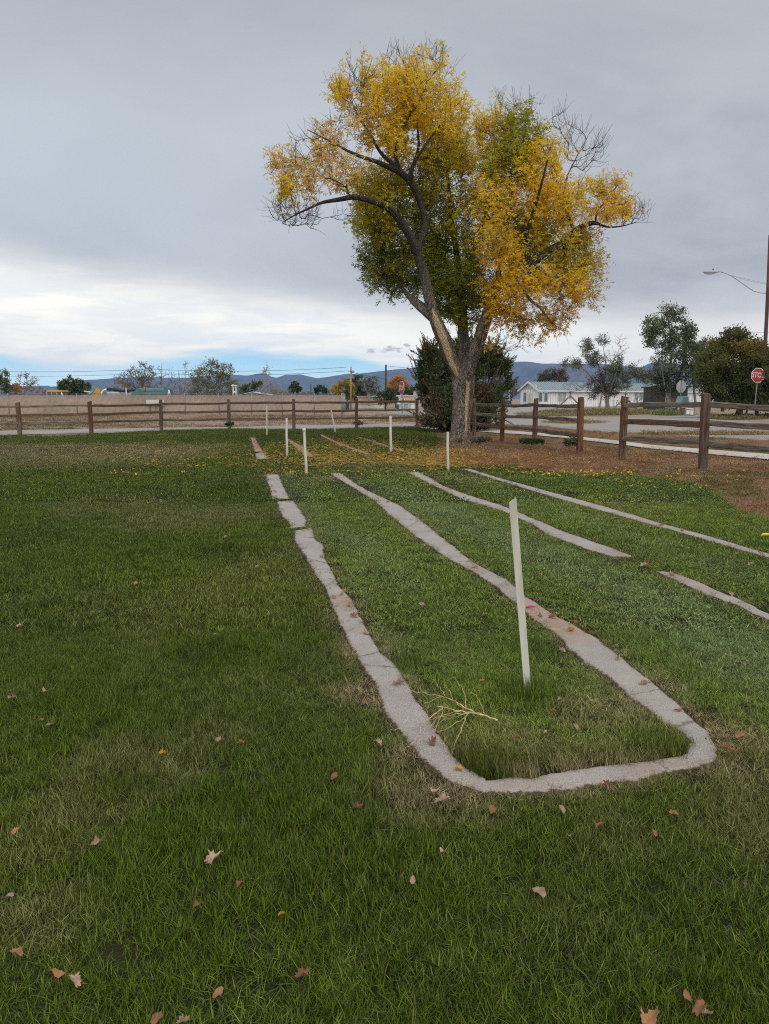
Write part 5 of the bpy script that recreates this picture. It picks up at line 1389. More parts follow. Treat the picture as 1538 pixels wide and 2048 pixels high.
# ---------------------------------------------------------------- white stakes (plastic pipes)
def stake(base, top, d, label, cap=False, r=.021, flat=False):
    B = G(*base); t_ = P(top[0], top[1], B[1] + d)
    if abs(t_[0] - B[0]) > 3: raise ValueError
    t = thing('white_stake', label, 'stake', B, 0, 'white stakes in the lawn lanes')
    v = np.array(t_) - np.array(B)
    if flat:
        # a flat slat with a square-cut end
        w_ = r; e = .005; o_ = np.array([v[0], v[1], 0]); mb = MB()
        cs = [(-w_, -e), (w_, -e), (w_, e), (-w_, e)]
        mb.add([(a + v[0] * s, b + v[1] * s, v[2] * s + (.012 * a / w_ if s == 1 else 0)) for s in (0, 1) for a, b in cs], [(3, 2, 1, 0), (4, 5, 6, 7), (0, 1, 5, 4), (1, 2, 6, 5), (2, 3, 7, 6), (3, 0, 4, 7)])
        mb.build('slat', PVC, t); return t
    mb = MB(); k = 6
    mb.tube([tuple(v * (i / k) + np.array([.004 * math.sin(i * 1.3), 0, 0])) for i in range(k + 1)], r, 14, cap=False)
    mb.tube([tuple(v * .999), tuple(v * .995)], [r * .8, r * .8], 14)
    mb.build('pipe', PVC, t, smooth=True)
    if cap:
        u = unit(v); m2 = MB(); m2.tube([tuple(v - u * .05), tuple(v - u * .045), tuple(v + u * .008), tuple(v + u * .014)], [r * 1.0, r * 1.28, r * 1.28, r * .9], 14); m2.build('cap', PVC, t, smooth=True)
    return t
stake((1056, 1388), (1025, 1000), -.02, 'nearest and largest white slat stake leaning left inside the U-shaped concrete strip', r=.0175, flat=True)
stake((613, 949), (608, 858), 0, 'white pipe stake with a round cap at the head of the long lane', cap=True, r=.027)
stake((896, 942), (895, 864), 0, 'short white pipe stake standing left of the big trunk on the leafy lawn', r=.027)
stake((574, 913), (573, 836), 0, 'thin white pipe stake between the far strips, left of the capped one', r=.030)
stake((534, 871), (534, 811), 0, 'farthest left white stake overlapping the back fence rails', r=.034)
stake((782, 906), (780.5, 831.5), 0, 'straight white stake at the far right lane before the evergreen bush', r=.036)
stake((671, 865.5), (662, 820), 0, 'far white stake leaning left in front of the back fence', r=.034)

# ---------------------------------------------------------------- signs
SIGN_RED = M('sign_red', (.40, .028, .03), (.30, .03, .03), 2.5, .45)
SIGN_BACK = M('sign_back', (.52, .54, .56), (.42, .44, .46), 2.5, .4, .4)
def text_mesh(name, body, size, mat, parent, loc, rot, depth=.004, sx=1.0):
    c = bpy.data.curves.new(name, 'FONT'); c.body = body; c.size = size; c.align_x = 'CENTER'; c.align_y = 'CENTER'; c.extrude = depth
    o = bpy.data.objects.new(name, c); col.objects.link(o)
    bpy.context.view_layer.update()
    me = bpy.data.meshes.new_from_object(o.evaluated_get(bpy.context.evaluated_depsgraph_get()))
    bpy.data.objects.remove(o)
    me.name = name; me.materials.clear(); me.materials.append(mat)
    q = bpy.data.objects.new(name, me); link(q, parent); q.location = loc; q.rotation_euler = rot; q.scale = (sx, 1, 1)
    return q
def stop_sign(base, top_px, bot_px, rz, label, Yd=None, scale=1.0, lean=0.0, pr=.03):
    B = G(*base); Y = B[1] if Yd is None else Yd; B = (P(base[0], base[1], Y)[0], Y, 0)
    z1 = P(0, top_px, Y)[2]; z0 = P(0, bot_px, Y)[2]; R8 = (z1 - z0) / 2 / math.cos(math.pi / 8); zc = (z0 + z1) / 2
    t = thing('stop_sign', label, 'stop sign', B, rz, 'stop signs on steel posts'); t.rotation_euler = (0, lean, rz)
    mb = MB(); mb.box(-pr, pr, -pr * .6, pr * .6, -.1, z1 - .03); mb.build('pole', STEEL, t)
    def octo(r, y0, y1): return [(r * math.cos(math.pi / 8 + k * math.pi / 4), zc + r * math.sin(math.pi / 8 + k * math.pi / 4)) for k in range(8)]
    mb = MB(); mb.prism(octo(R8, 0, 0), -pr * .6 - .012, -pr * .6 - .002, 'y'); mb.build('plate', SIGN_BACK, t)
    mb = MB(); mb.prism(octo(R8 * .995, 0, 0), -pr * .6 - .017, -pr * .6 - .0125, 'y'); mb.build('border', WHITE_PAINT, t)
    mb = MB(); mb.prism(octo(R8 * .93, 0, 0), -pr * .6 - .022, -pr * .6 - .0175, 'y'); mb.build('face', SIGN_RED, t)
    text_mesh('lettering', 'STOP', R8 * .92, WHITE_PAINT, t, (0, -pr * .6 - .026, zc), (math.pi / 2, 0, 0), .002, .78)
    return t
stop_sign((1507, 838), 736, 765, R(8), 'red stop sign facing the lawn before the green shrub at the right edge', lean=.03)
stop_sign((804, 851), 762.5, 790, R(-70), 'faded red stop sign seen nearly edge on, above the back fence')
stop_sign((836, 849), 778, 797.5, R(176), 'grey back of a stop sign beside the evergreen bush', Yd=46)
stop_sign((1359, 827), 761, 785, R(118), 'grey back of a stop sign turned sideways before the tall elm')

# ---------------------------------------------------------------- street light on a timber pole
POLEW = M('pole_timber', (.13, .075, .055), (.07, .04, .03), 12, .9, stretch=(1, 1, .05))
POLET = M('tan_pole_timber', (.42, .25, .12), (.28, .16, .08), 12, .9, stretch=(1, 1, .05))
Yl = 60.0
lb = np.array(P(1524, 0, Yl)); lb[2] = 0
sl_t = thing('street_lamp', 'grey cobra head street lamp on an arm from a dark timber pole', 'street lamp', tuple(lb))
rel = lambda x, y, dd=0: tuple(np.array(P(x, y, Yl + dd)) - lb)
mb = MB(); mb.tube([(0, 0, -.2), rel(1530, 700), rel(1535, 600), rel(1540, 470)], [.17, .145, .13, .11], 14); mb.build('pole', POLEW, sl_t, smooth=True)
mb = MB(); mb.tube([rel(*p) for p in ((1534, 586.5), (1521, 586), (1507, 582), (1496, 575), (1485, 567), (1473, 558.5), (1462.6, 551.6), (1451, 546.5), (1441, 543.8), (1434, 543.5))], .028, 8); mb.build('arm', STEEL, sl_t, smooth=True)
mb = MB(); mb.tube([rel(1462, 550.5), rel(1490, 557.5), rel(1536, 567)], .012, 5); mb.tube([rel(1462, 551.5), rel(1490, 560), rel(1536, 569.5)], .012, 5); mb.build('stay_wire', STEEL, sl_t)
LAMPG = M('lamp_housing', (.40, .44, .46), (.34, .38, .40), 4, .45)
mb = MB()
def ell(cx, cz, sx, sy, sz, n=12, m_=8):
    V = []; F = []
    for i in range(m_ + 1):
        a = math.pi * i / m_
        for k in range(n):
            b_ = 2 * math.pi * k / n; V.append((cx + sx * -math.cos(a), sy * math.sin(a) * math.cos(b_), cz + sz * math.sin(a) * math.sin(b_)))
    for i in range(m_):
        for k in range(n): F.append((i * n + k, i * n + (k + 1) % n, (i + 1) * n + (k + 1) % n, (i + 1) * n + k))
    return V, F
h0 = rel(1421, 544); h1 = rel(1434, 543)
V, F = ell(h0[0], h0[2], .58, .19, .13); mb.add(V, F); V, F = ell(h1[0] - .05, h1[2], .32, .10, .075); mb.add(V, F); mb.build('lamp_head', LAMPG, sl_t, smooth=True)
mb = MB(); V, F = ell(h0[0] - .06, h0[2] - .10, .40, .15, .09); mb.add(V, F); mb.build('lens', M('lamp_lens', (.45, .46, .45), (.38, .39, .38), 5, .2), sl_t, smooth=True)
mb = MB(); mb.tube([(h0[0] + .18, 0, h0[2] + .08), (h0[0] + .18, 0, h0[2] + .24)], .05, 8); mb.build('photocell', BLACKM, sl_t)

def upole(name, label, px, ytop, ybase, Y, r, mat, arms=(), lean=0, cat='utility pole'):
    B = np.array(P(px, 0, Y)); B[2] = -.02; zt = P(0, ytop, Y)[2]
    t = thing(name, label, cat, tuple(B))
    mb = MB(); mb.tube([(0, 0, -.3), (lean * .5, 0, zt * .5), (lean, 0, zt)], [r * 1.15, r, r * .8], 10); mb.build('pole', mat, t, smooth=True)
    for yy, hw_, th in arms:
        z = P(0, yy, Y)[2]; mb = MB(); mb.box(lean - hw_, lean + hw_, -r - .06, -r + .06, z - th / 2, z + th / 2, .01)
        mb.build('crossarm', mat, t)
        for s in (-1, -.35, .35, 1): MB().tube([(lean + s * hw_ * .93, -r, z + th / 2), (lean + s * hw_ * .93, -r, z + th / 2 + .18)], [.045, .03], 6).build('insulator', WHITE_PAINT, t)
    return t, B
u1, b1 = upole('utility_pole', 'tan timber utility pole with short crossarm by the yellow tree', 696, 733, 808, 104, .11, POLET, ((742, .45, .1),), .1)
mb = MB(); mb.tube([(.3, -.15, P(0, 746, 104)[2]), (.3, -.15, P(0, 741, 104)[2])], .16, 8); mb.build('transformer', STEEL, u1)
upole('utility_pole', 'dark bare utility pole rising above the olive bush', 772, 729, 810, 92, .14, DARKBARK)
upole('utility_pole', 'short brown pole before the orange tree', 793.5, 761, 800, 130, .13, POLEW)
upole('utility_pole', 'small thin pole right of the lone dark evergreen', 611, 767, 800, 150, .12, DARKBARK)
upole('utility_pole', 'timber pole with long crossarm poking out of the green shrub', 1497, 662, 820, 92, .16, POLEW, ((665.5, 1.05, .16),))
upole('utility_pole', 'small dark post above the white building roof', 1276, 729, 790, 175, .16, DARKBARK)
upole('flagpole', 'slender white flagpole left of the white building', 1037, 691, 812, 140, .075, WHITE_PAINT, cat='flagpole')
upole('white_post', 'short white post among brush left of the flagpole', 1007.5, 763, 800, 140, .2, WHITE_PAINT, cat='post')
# white double post by the elm
t = thing('white_double_post', 'white paired post with crosspieces before the wide elm', 'post', tuple(np.array(P(447, 0, 74)) * np.array([1, 1, 0])))
MB().box(-.17, -.08, -.05, .05, 0, P(0, 768, 74)[2]).build('post', WHITE_PAINT, t); MB().box(.10, .19, -.05, .05, 0, P(0, 770, 74)[2]).build('post', WHITE_PAINT, t)
MB().box(-.3, .3, -.09, -.052, P(0, 772, 74)[2], P(0, 770.5, 74)[2]).build('crosspiece', WHITE_PAINT, t); MB().box(-.08, .10, -.03, .03, P(0, 785, 74)[2], P(0, 782, 74)[2]).build('crosspiece', WHITE_PAINT, t)

def wire(label, pts, r=.02):
    p = [np.array(q) for q in pts]; c = p[0]
    mb = MB(); out_ = []
    for i in range(len(p) - 1):
        n = 10; L = np.linalg.norm(p[i + 1] - p[i])
        for k in range(n + (i == len(p) - 2)):
            s = k / n; q = p[i] * (1 - s) + p[i + 1] * s; q[2] -= L * .012 * 4 * s * (1 - s); out_.append(tuple(q - c))
    mb.tube(out_, r, 4, cap=False); o = mb.build('power_line', BLACKM); o.location = tuple(c)
    tag(o, label, 'power line', 'power lines')
Yw = 104
wire('upper power line running left from the tan utility pole', [P(-200, 731, 150), P(300, 738, 120), P(692, 734.5, 104)], .022)
wire('lower power line running left from the tan utility pole', [P(-200, 741, 150), P(300, 746, 120), P(694, 742, 104)], .022)
wire('thin line from the dark bare pole to the right', [P(774, 732, 92), P(880, 738, 88)], .016)
wire('line crossing the pale sky to the street lamp pole', [P(1506, 664, 92), P(1600, 663, 92)], .018)
wire('power line from the tan pole to the dark bare pole', [P(698, 742, 104), P(772, 757, 92)], .016)

# ---------------------------------------------------------------- screened chain-link yard
SCREEN = bpy.data.materials.new('privacy_screen'); SCREEN.use_nodes = True
nt = SCREEN.node_tree; nt.nodes.clear(); h = NT(nt)
out = h.n('ShaderNodeOutputMaterial'); bs = h.n('ShaderNodeBsdfPrincipled'); tcn = h.n('ShaderNodeTexCoord')
nz = h.noise(tcn.outputs['Object'], .35, 5, .6); nz2 = h.noise(tcn.outputs['Object'], 3.0, 4, .6)
c = h.mix(h.mr(nz, .35, .65), c4((.40, .305, .245)), c4((.33, .25, .20))); c = h.mix(h.mr(nz2, .5, .7, 0, .3), c, c4((.42, .33, .25)))
h.l(c, bs.inputs['Base Color']); bs.inputs['Roughness'].default_value = .9
tr = h.n('ShaderNodeBsdfTransparent'); mx = h.n('ShaderNodeMixShader'); mx.inputs[0].default_value = .15
h.l(bs.outputs[0], mx.inputs[1]); h.l(tr.outputs[0], mx.inputs[2]); h.l(mx.outputs[0], out.inputs[0])
fy = G(300, 829)[1]
A0 = np.array(P(-330, 0, fy)); A1 = np.array(P(677, 0, fy)); A0[2] = A1[2] = 0
fh = P(0, 788, fy)[2]
t = thing('chain_link_fence', 'chain link fence with tan privacy screen closing off the equipment yard', 'fence', tuple(A0))
L = A1[0] - A0[0]
cuts = [A0[0]] + [P(a, 0, fy)[0] for a in (-220, -40, 107, 265, 340, 413, 483, 549, 618, 677)]
for x in cuts:
    mb = MB(); mb.tube([(x - A0[0], 0, -.1), (x - A0[0], 0, fh + .08)], .035, 7); mb.build('post', STEEL, t, smooth=True)
mb = MB(); mb.tube([(0, 0, fh), (L, 0, fh)], .03, 6); mb.build('top_rail', M('green_steel', (.09, .12, .11), (.07, .09, .09), 5, .5), t, smooth=True)
# screen panels, ragged along the top, with a short return at the right end
def panel(x0, x1, y0, y1, seed):
    n = max(4, int((x1 - x0) / .12)); s = np.linspace(0, 1, n); rg = fbm(s * n * .16, s * 0 + seed, seed)
    V = []; F = []
    for k in range(n):
        X = x0 + (x1 - x0) * s[k]; top_ = fh - .07 - .12 * max(0, rg[k] - .5) * 2; Yy = y0 + (y1 - y0) * s[k] + .05 + .015 * math.sin(k * .8)
        V += [(X, Yy, .04), (X, Yy, top_)]
        if k: F.append((2 * k - 2, 2 * k, 2 * k + 1, 2 * k - 1))
    return mesh_np('privacy_screen', V, F, SCREEN, t)
for i in range(len(cuts) - 1): panel(cuts[i] - A0[0] + .01, cuts[i + 1] - A0[0] - .01, 0, 0, i + 3)
e1 = np.array(P(684, 0, fy + 14))
mb = MB()
for k in range(5):
    q = (A1 * (1 - k / 4) + e1 * (k / 4)) - A0; mb.tube([(q[0], q[1], -.1), (q[0], q[1], fh + .1)], .04, 6)
q = e1 - A0; mb.tube([(L, 0, fh), (q[0], q[1], fh)], .03, 6); mb.build('return_frame', STEEL, t, smooth=True)
# faint diamond wires above and over the screen
mb = MB(); stp = .55
for k in range(int(L / stp) + 3):
    x = k * stp
    for s in (1, -1):
        mb.tube([(x, -.04, .05), (x + s * fh * .55, -.04, fh)], .006, 3, cap=False)
mb.build('wire_mesh', STEEL, t)

# equipment and sheds standing in the yard
YELP = M('machine_yellow', (.62, .36, .03), (.52, .29, .03), 1.2, .5); TEAL = M('teal_paint', (.09, .19, .20), (.07, .14, .15), 1.2, .5); GREYP = M('grey_machine_paint', (.42, .45, .47), (.33, .36, .38), 1.2, .5)
TINT = M('cab_glass', (.05, .09, .09), (.08, .13, .13), 1.5, .15, spec=.6)
def wheel(parent, x, y, r, w_, hub=GREYP):
    mb = MB(); n = 20; ring = [(x + r * math.cos(2 * math.pi * k / n), r + r * math.sin(2 * math.pi * k / n)) for k in range(n)]
    mb.prism(ring, y - w_ / 2, y + w_ / 2, 'y'); o = mb.build('wheel', BLACKM, parent)
    mb = MB(); ring = [(x + r * .5 * math.cos(2 * math.pi * k / 12), r + r * .5 * math.sin(2 * math.pi * k / 12)) for k in range(12)]
    mb.prism(ring, y - w_ / 2 - .02, y + w_ / 2 + .02, 'y'); mb.build('hub', hub, o)
Yb = 77.0; s = pxm(Yb)
def zz(py, Y=Yb): return P(0, py, Y)[2]
def xx(px, Y=Yb): return P(px, 0, Y)[0]
# backhoe with yellow cab roof
o0 = (xx(70), Yb, 0); t = thing('backhoe_loader', 'backhoe loader with yellow roof and dark cab glass behind the tan screen', 'tractor', o0); X = lambda px: xx(px) - o0[0]
mb = MB(); mb.box(X(50), X(84), -.8, .8, zz(784.5), zz(781), .05); mb.build('cab_roof', YELP, t)
mb = MB(); mb.box(X(52), X(82), -.7, .7, 1.0, zz(785.2), .03); mb.build('cab_glass', TINT, t)
mb = MB()
for px in (50.5, 61, 72, 82.5): mb.box(X(px) - .04, X(px) + .04, -.76, -.705, .9, zz(784.8))
mb.build('cab_pillars', GREYP, t)
mb = MB(); mb.box(X(30), X(100), -.6, .6, .5, 1.05, .08); mb.box(X(84.5), X(108), -.45, .45, 1.06, 1.35, .08); mb.build('body', YELP, t)
mb = MB(); mb.tube([(X(83), -.85, zz(785)), (X(86), -.9, zz(795)), (X(91), -.95, zz(804))], [.06, .07, .05], 8); mb.tube([(X(91), -.95, zz(804)), (X(88), -.95, zz(806))], .05, 6); mb.build('boom_arm', WHITE_PAINT, t, smooth=True)
wheel(t, X(73), -.95, .62, .35, YELP); wheel(t, X(38), -.85, .42, .3, YELP); wheel(t, X(73), .95, .62, .35, YELP); wheel(t, X(38), .85, .42, .3, YELP)
# excavator: yellow bent boom over the screen
o0 = (xx(145), Yb - 1, 0); t = thing('excavator', 'yellow digger boom folded into an elbow above the tan screen', 'excavator', o0); X = lambda px: xx(px, Yb - 1) - o0[0]; Z = lambda py: zz(py, Yb - 1)
def arm(pts, w0, nm, mat=YELP):
    mb = MB(); n = len(pts)
    for i in range(n - 1):
        a = np.array([X(pts[i][0]), Z(pts[i][1])]); b = np.array([X(pts[i + 1][0]), Z(pts[i + 1][1])]); d = unit(b - a); nn = np.array([-d[1], d[0]])
        wa, wb = w0[i] / 2, w0[i + 1] / 2
        mb.prism([tuple(a - nn * wa), tuple(b - nn * wb), tuple(b + nn * wb), tuple(a + nn * wa)], -.14 - i * .004, .14 + i * .004, 'y')
    return mb.build(nm, mat, t)
arm([(150, 778), (153, 787), (154, 792)], [.42, .60, .44], 'boom_head'); arm([(150, 789), (140, 796), (131, 804), (116, 822)], [.34, .46, .44, .4], 'stick'); arm([(156, 791), (160, 801), (164, 812)], [.3, .3, .3], 'boom')
arm([(148, 779), (140, 785), (137, 787)], [.09, .09, .09], 'ram', GREYP); arm([(137, 784), (127, 783), (125, 782)], [.10, .09, .06], 'hose_bracket', WHITE_PAINT); arm([(133, 789), (126, 793), (124, 796)], [.10, .10, .08], 'linkage'); arm([(140, 790), (134, 793), (131, 799)], [.22, .22, .12], 'bucket', TINT)
mb = MB(); mb.box(X(150), X(205), -1, 1, .45, 1.15, .1); mb.build('body', YELP, t); mb = MB(); mb.box(X(140), X(210), -1.2, -.75, 0, .42, .15); mb.box(X(140), X(210), .75, 1.2, 0, .42, .15); mb.build('track', BLACKM, t)
# sewer tank truck
Yt = 82; o0 = (xx(240, Yt), Yt, 0); t = thing('tank_truck', 'teal tank truck with dark hose boom and white hose guides behind the screen', 'truck', o0); X = lambda px: xx(px, Yt) - o0[0]; Z = lambda py: P(0, py, Yt)[2]
mb = MB(); mb.tube([(X(258), 0, Z(782.5)), (X(258.5), 0, Z(782.5)), (X(304), 0, Z(782.5)), (X(304.5), 0, Z(782.5))], [.2, .35, .35, .2], 18); mb.box(X(250), X(308), -.7, .7, 1.1, Z(784), .04); mb.build('tank', TEAL, t, smooth=False)
mb = MB(); mb.prism([(X(295), Z(781)), (X(303), Z(774)), (X(309), Z(775)), (X(311), Z(779)), (X(311), Z(790)), (X(300), Z(790))], -.72, .72, 'y'); mb.prism([(X(238), Z(781)), (X(244), Z(776)), (X(250), Z(779)), (X(257), Z(780)), (X(257), Z(792)), (X(228), Z(792))], -.71, .71, 'y'); mb.build('tank_end', TEAL, t)
mb = MB(); mb.tube([(X(177), -.4, Z(778)), (X(190), -.4, Z(779)), (X(210), -.4, Z(782)), (X(238), -.4, Z(780))], [.16, .14, .14, .12], 8); mb.box(X(206), X(240), -.3, .1, Z(781.5), Z(779.5)); mb.build('hose_boom', BLACKM, t)
def arc(cx, cy, rx, ry, a0, a1, y, rr, mb):
    mb.tube([(X(cx + rx * math.cos(R(a))), y, Z(cy - ry * math.sin(R(a)))) for a in np.linspace(a0, a1, 9)], rr, 6)
mb = MB(); arc(177, 791, 12, 12, 185, 92, -.6, .10, mb); mb.tube([(X(310), -.75, Z(780)), (X(313), -.78, Z(788)), (X(311), -.78, Z(797))], .05, 6); mb.tube([(X(310), -.7, Z(780)), (X(309), -.85, Z(790)), (X(308), -.85, Z(796))], .05, 6); mb.build('hose_guide', WHITE_PAINT, t, smooth=True)
mb = MB(); mb.box(X(176), X(204), -.6, .6, Z(797), Z(784), .1); mb.box(X(200), X(229), -.55, .55, Z(796), Z(787), .05); mb.build('cab', GREYP, t)
mb = MB(); mb.box(X(217.5), X(219.5), -.62, -.56, Z(796), Z(776)); mb.build('ladder_post', WHITE_PAINT, t)
mb = MB(); mb.tube([(X(254), 0, Z(778)), (X(254), 0, Z(774))], .12, 8); mb.build('beacon', M('beacon_orange', (.62, .16, .08), (.5, .12, .06), 3, .4), t)
mb = MB(); mb.box(X(176), X(308), -.5, .5, .6, 1.05, .03); mb.build('chassis', BLACKM, t)
for px in (188, 276, 292): wheel(t, X(px), -.85, .5, .3)
# pale panel leaning inside the screen
o = MB().box(-.84, .84, -.03, .03, -.26, .26).build('pale_panel', M('cream_panel', (.62, .58, .53), (.54, .5, .46), 2, .7)); o.location = ((xx(276, fy - .12)), fy - .12, P(0, 805, fy)[2]); tag(o, 'pale rectangular panel fixed on the tan screen', 'panel')
# low shed roof behind the screen
Ys = 88; o0 = (xx(485, Ys), Ys, 0); t = thing('storage_shed', 'low shed with pale shallow gable roof behind the tan screen', 'shed', o0); X = lambda px: xx(px, Ys) - o0[0]; Z = lambda py: P(0, py, Ys)[2]
mb = MB(); mb.box(X(462), X(518), 0, 5, 0, Z(789)); mb.build('wall', M('shed_wall', (.40, .41, .43), (.34, .35, .37), 2, .7), t)
mb = MB(); mb.prism([(X(454), Z(790)), (X(486), Z(783.3)), (X(523), Z(790)), (X(523), Z(791)), (X(486), Z(784.5)), (X(454), Z(791))], -.3, 5.3, 'y'); mb.prism([(X(462), Z(789)), (X(486), Z(784.6)), (X(518), Z(789))], .002, 4.9, 'y'); mb.build('roof', M('pale_metal_roof', (.55, .58, .60), (.46, .49, .51), 2, .5), t)

# ---------------------------------------------------------------- trailers behind the back fence
BEIGE = M('trailer_beige', (.56, .40, .29), (.50, .36, .26), 1.0, .6); CREAM = M('cream_trim', (.66, .60, .52), (.6, .54, .46), 2, .6)
def trailer(label, Y, x0, x1, ytop, ybot, wins, white_from=None):
    o0 = (xx((x0 + x1) / 2, Y), Y, 0); t = thing('mobile_home', label, 'mobile home', o0, 0, 'mobile homes'); X = lambda px: xx(px, Y) - o0[0]; Z = lambda py: P(0, py, Y)[2]
    zb = max(.25, Z(ybot)); zt = Z(ytop)
    mb = MB(); mb.box(X(x0), X(x1), 0, 3.6, zb, zt - .12, .05); mb.build('wall', BEIGE, t)
    mb = MB(); mb.box(X(x0) - .1, X(x1) + .1, -.12, 3.72, zt - .118, zt, .04); mb.build('roof', CREAM, t)
    mb = MB(); mb.box(X(x0) + .05, X(x1) - .05, .06, 3.5, 0, zb - .003); mb.build('skirting', CREAM if white_from is None else GREYP, t)
    for a, b, c_, d_ in wins:
        mb = MB(); mb.box(X(a) - .06, X(b) + .06, -.035, -.002, Z(d_) - .05, Z(c_) + .05); f_ = mb.build('window', WHITE_PAINT, t)
        mb = MB(); mb.box(X(a), X(b), -.05, -.037, Z(d_), Z(c_)); mb.build('pane', GLASS_DARK, f_)
    return t
trailer('long beige mobile home left of the olive bush', 118, 711, 768, 793, 809, ((739, 743, 796.5, 798), (747.5, 752, 796.5, 799)))
t = trailer('beige and white mobile home right of the olive bush', 116, 795, 860, 790.5, 806, ((806, 811, 796.5, 802.5), (825, 828, 796.5, 800)), True)
mb = MB(); Yx = 115.9; X = lambda px: xx(px, Yx) - xx(827.5, 116); Z = lambda py: P(0, py, Yx)[2]
mb.box(X(795.5), X(803), -.045, -.003, .3, Z(792)); mb.build('white_end_panel', WHITE_PAINT, t)
def crate_like(name, label, cat, px0, px1, ytop, Y, mat, dep=.6, group=None):
    o0 = (xx((px0 + px1) / 2, Y), Y, 0); t = thing(name, label, cat, o0, 0, group); w2 = xx(px1, Y) - o0[0]; zt = P(0, ytop, Y)[2]
    mb = MB(); mb.box(-w2, w2, 0, dep, 0.02, zt * .88, .04); mb.build('body', mat, t)
    mb = MB(); mb.box(-w2 * 1.06, w2 * 1.06, -.04, dep + .04, zt * .885, zt, .03); mb.build('lid', mat, t)
    return t
crate_like('waste_bin', 'dark blue waste bin by the foot of the tan utility pole', 'bin', 685, 692.5, 804, 96, M('bin_blue', (.03, .045, .10), (.02, .03, .07), 4, .5), .8)
for i, (a, b, y) in enumerate(((800, 806, 808), (812, 820, 807.5), (826, 833, 807.5))):
    crate_like('scrap_pile', ('pale blocks stacked before the white mobile home end', 'grey scrap heap under the mobile home window', 'white appliance box left of the grey sign back')[i], 'scrap', a, b, y, 98, (GREYP, M('scrap_grey', (.25, .23, .21), (.4, .38, .36), 4, .8), WHITE_PAINT)[i], .7)
t = thing('leaning_board', 'dark board panel on pole before the beige trailer', 'board', tuple(np.array(P(798, 0, 100)) * np.array([1, 1, 0])))
MB().box(-.22, .22, -.04, .04, .1, .75).build('panel', TINT, t); MB().box(-.03, .03, -.08, -.042, 0, 1.0).build('post', POLEW, t)

# ---------------------------------------------------------------- white metal building
ROOFT = bpy.data.materials.new('ribbed_roof'); 
m, h, bs, out = base_mat('ribbed_teal_roof')
tcn = h.n('ShaderNodeTexCoord'); nz = h.noise(tcn.outputs['Object'], 1.2, 5, .6)
c = h.mix(h.mr(nz, .35, .65), c4((.19, .25, .28)), c4((.25, .31, .335))); h.l(c, bs.inputs['Base Color']); bs.inputs['Roughness'].default_value = .45; bs.inputs['Metallic'].default_value = .2
ROOFT = m
PHI = R(34); YC = 138.0
C0 = np.array(P(1099, 0, YC)); C0[2] = 0
bl = thing('metal_building', 'long white metal building with teal ribbed roof and gabled end', 'building', tuple(C0), PHI)
# local axes: +x runs along the long side (right and away), +y towards the gable's far corner
def hit(px):       # distance along local x where the pixel column meets the long wall
    k = (px - 769) / FPX; ax, ay = math.cos(PHI), math.sin(PHI); return (k * C0[1] / 1.0 - C0[0]) / (ax - k * ay)
def hitg(px):      # distance along local +y where the column meets the gable wall
    k = (px - 769) / FPX; ax, ay = -math.sin(PHI), math.cos(PHI); return (k * C0[1] - C0[0]) / (ax - k * ay)
LW = hit(1420); GW = hitg(1038); ze = P(0, 779, YC)[2]; zr = P(0, 764.5, YC + GW * .45)[2]
print('building', LW, GW, ze, zr)
mb = MB(); mb.box(0, LW, 0, GW, 0, ze); mb.build('wall', WHITE_WALL, bl)
mb = MB(); mb.prism([(0, ze), (GW, ze), (GW / 2, zr - .12)], .02, LW - .02, 'x'); mb.build('gable', M('gable_grey', (.50, .50, .50), (.44, .44, .44), 2, .6), bl)
mb = MB(); n_r = int(LW / .6)
for k in range(n_r):
    x = .1 + k * .6; mb.box(x, x + .045, -.028, -.001, .05, ze - .06)
for k in range(int(GW / .6)):
    y = .1 + k * .6; mb.box(-.028, -.001, y, y + .045, .05, ze - .02)
mb.build('siding_ribs', M('siding_rib', (.46, .46, .49), (.40, .40, .43), 2, .6), bl)
sl_ = (zr - ze) / (GW / 2)
mb = MB(); ov = .45
mb.prism([(-ov, ze - ov * sl_ + .02), (GW / 2, zr), (GW + ov, ze - ov * sl_ + .02), (GW + ov, ze - ov * sl_ + .10), (GW / 2, zr + .1), (-ov, ze - ov * sl_ + .10)], -.35, LW + .35, 'x'); mb.build('roof', ROOFT, bl)
mb = MB()
for k in range(int(LW / .62)):
    x = -.3 + k * .62
    mb.prism([(-ov, ze - ov * sl_ + .102), (GW / 2 - .02, zr + .102), (GW / 2 - .02, zr + .17), (-ov, ze - ov * sl_ + .17)], x, x + .09, 'x')
mb.build('roof_ribs', M('roof_rib', (.38, .44, .47), (.32, .38, .41), 2, .45), bl)
mb = MB(); mb.prism([(-ov - .02, ze - ov * sl_ - .16), (GW / 2, zr - .18), (GW + ov, ze - ov * sl_ - .16), (GW + ov, ze - ov * sl_ + .12), (GW / 2, zr + .14), (-ov - .02, ze - ov * sl_ + .12)], -.41, -.352, 'x')
mb.box(-.34, LW + .3, -ov - .06, -ov - .004, ze - ov * sl_ - .1, ze - ov * sl_ + .1); mb.build('fascia', WHITE_PAINT, bl)
def win(x0, x1, z0, z1, side, nm='window', pane=GLASS_DARK, bars=0):
    if side == 'x':
        f_ = MB().box(x0 - .09, x1 + .09, -.07, -.03, z0 - .09, z1 + .09).build(nm, WHITE_PAINT, bl); MB().box(x0, x1, -.09, -.072, z0, z1).build('pane', pane, f_)
        if bars:
            mb = MB()
            for k in range(1, bars): x = x0 + (x1 - x0) * k / bars; mb.box(x - .025, x + .025, -.105, -.092, z0, z1)
            mb.build('bars', WHITE_PAINT, f_)
    else:
        f_ = MB().box(-.07, -.03, x0 - .09, x1 + .09, z0 - .09, z1 + .09).build(nm, WHITE_PAINT, bl); MB().box(-.09, -.072, x0, x1, z0, z1).build('pane', pane, f_)
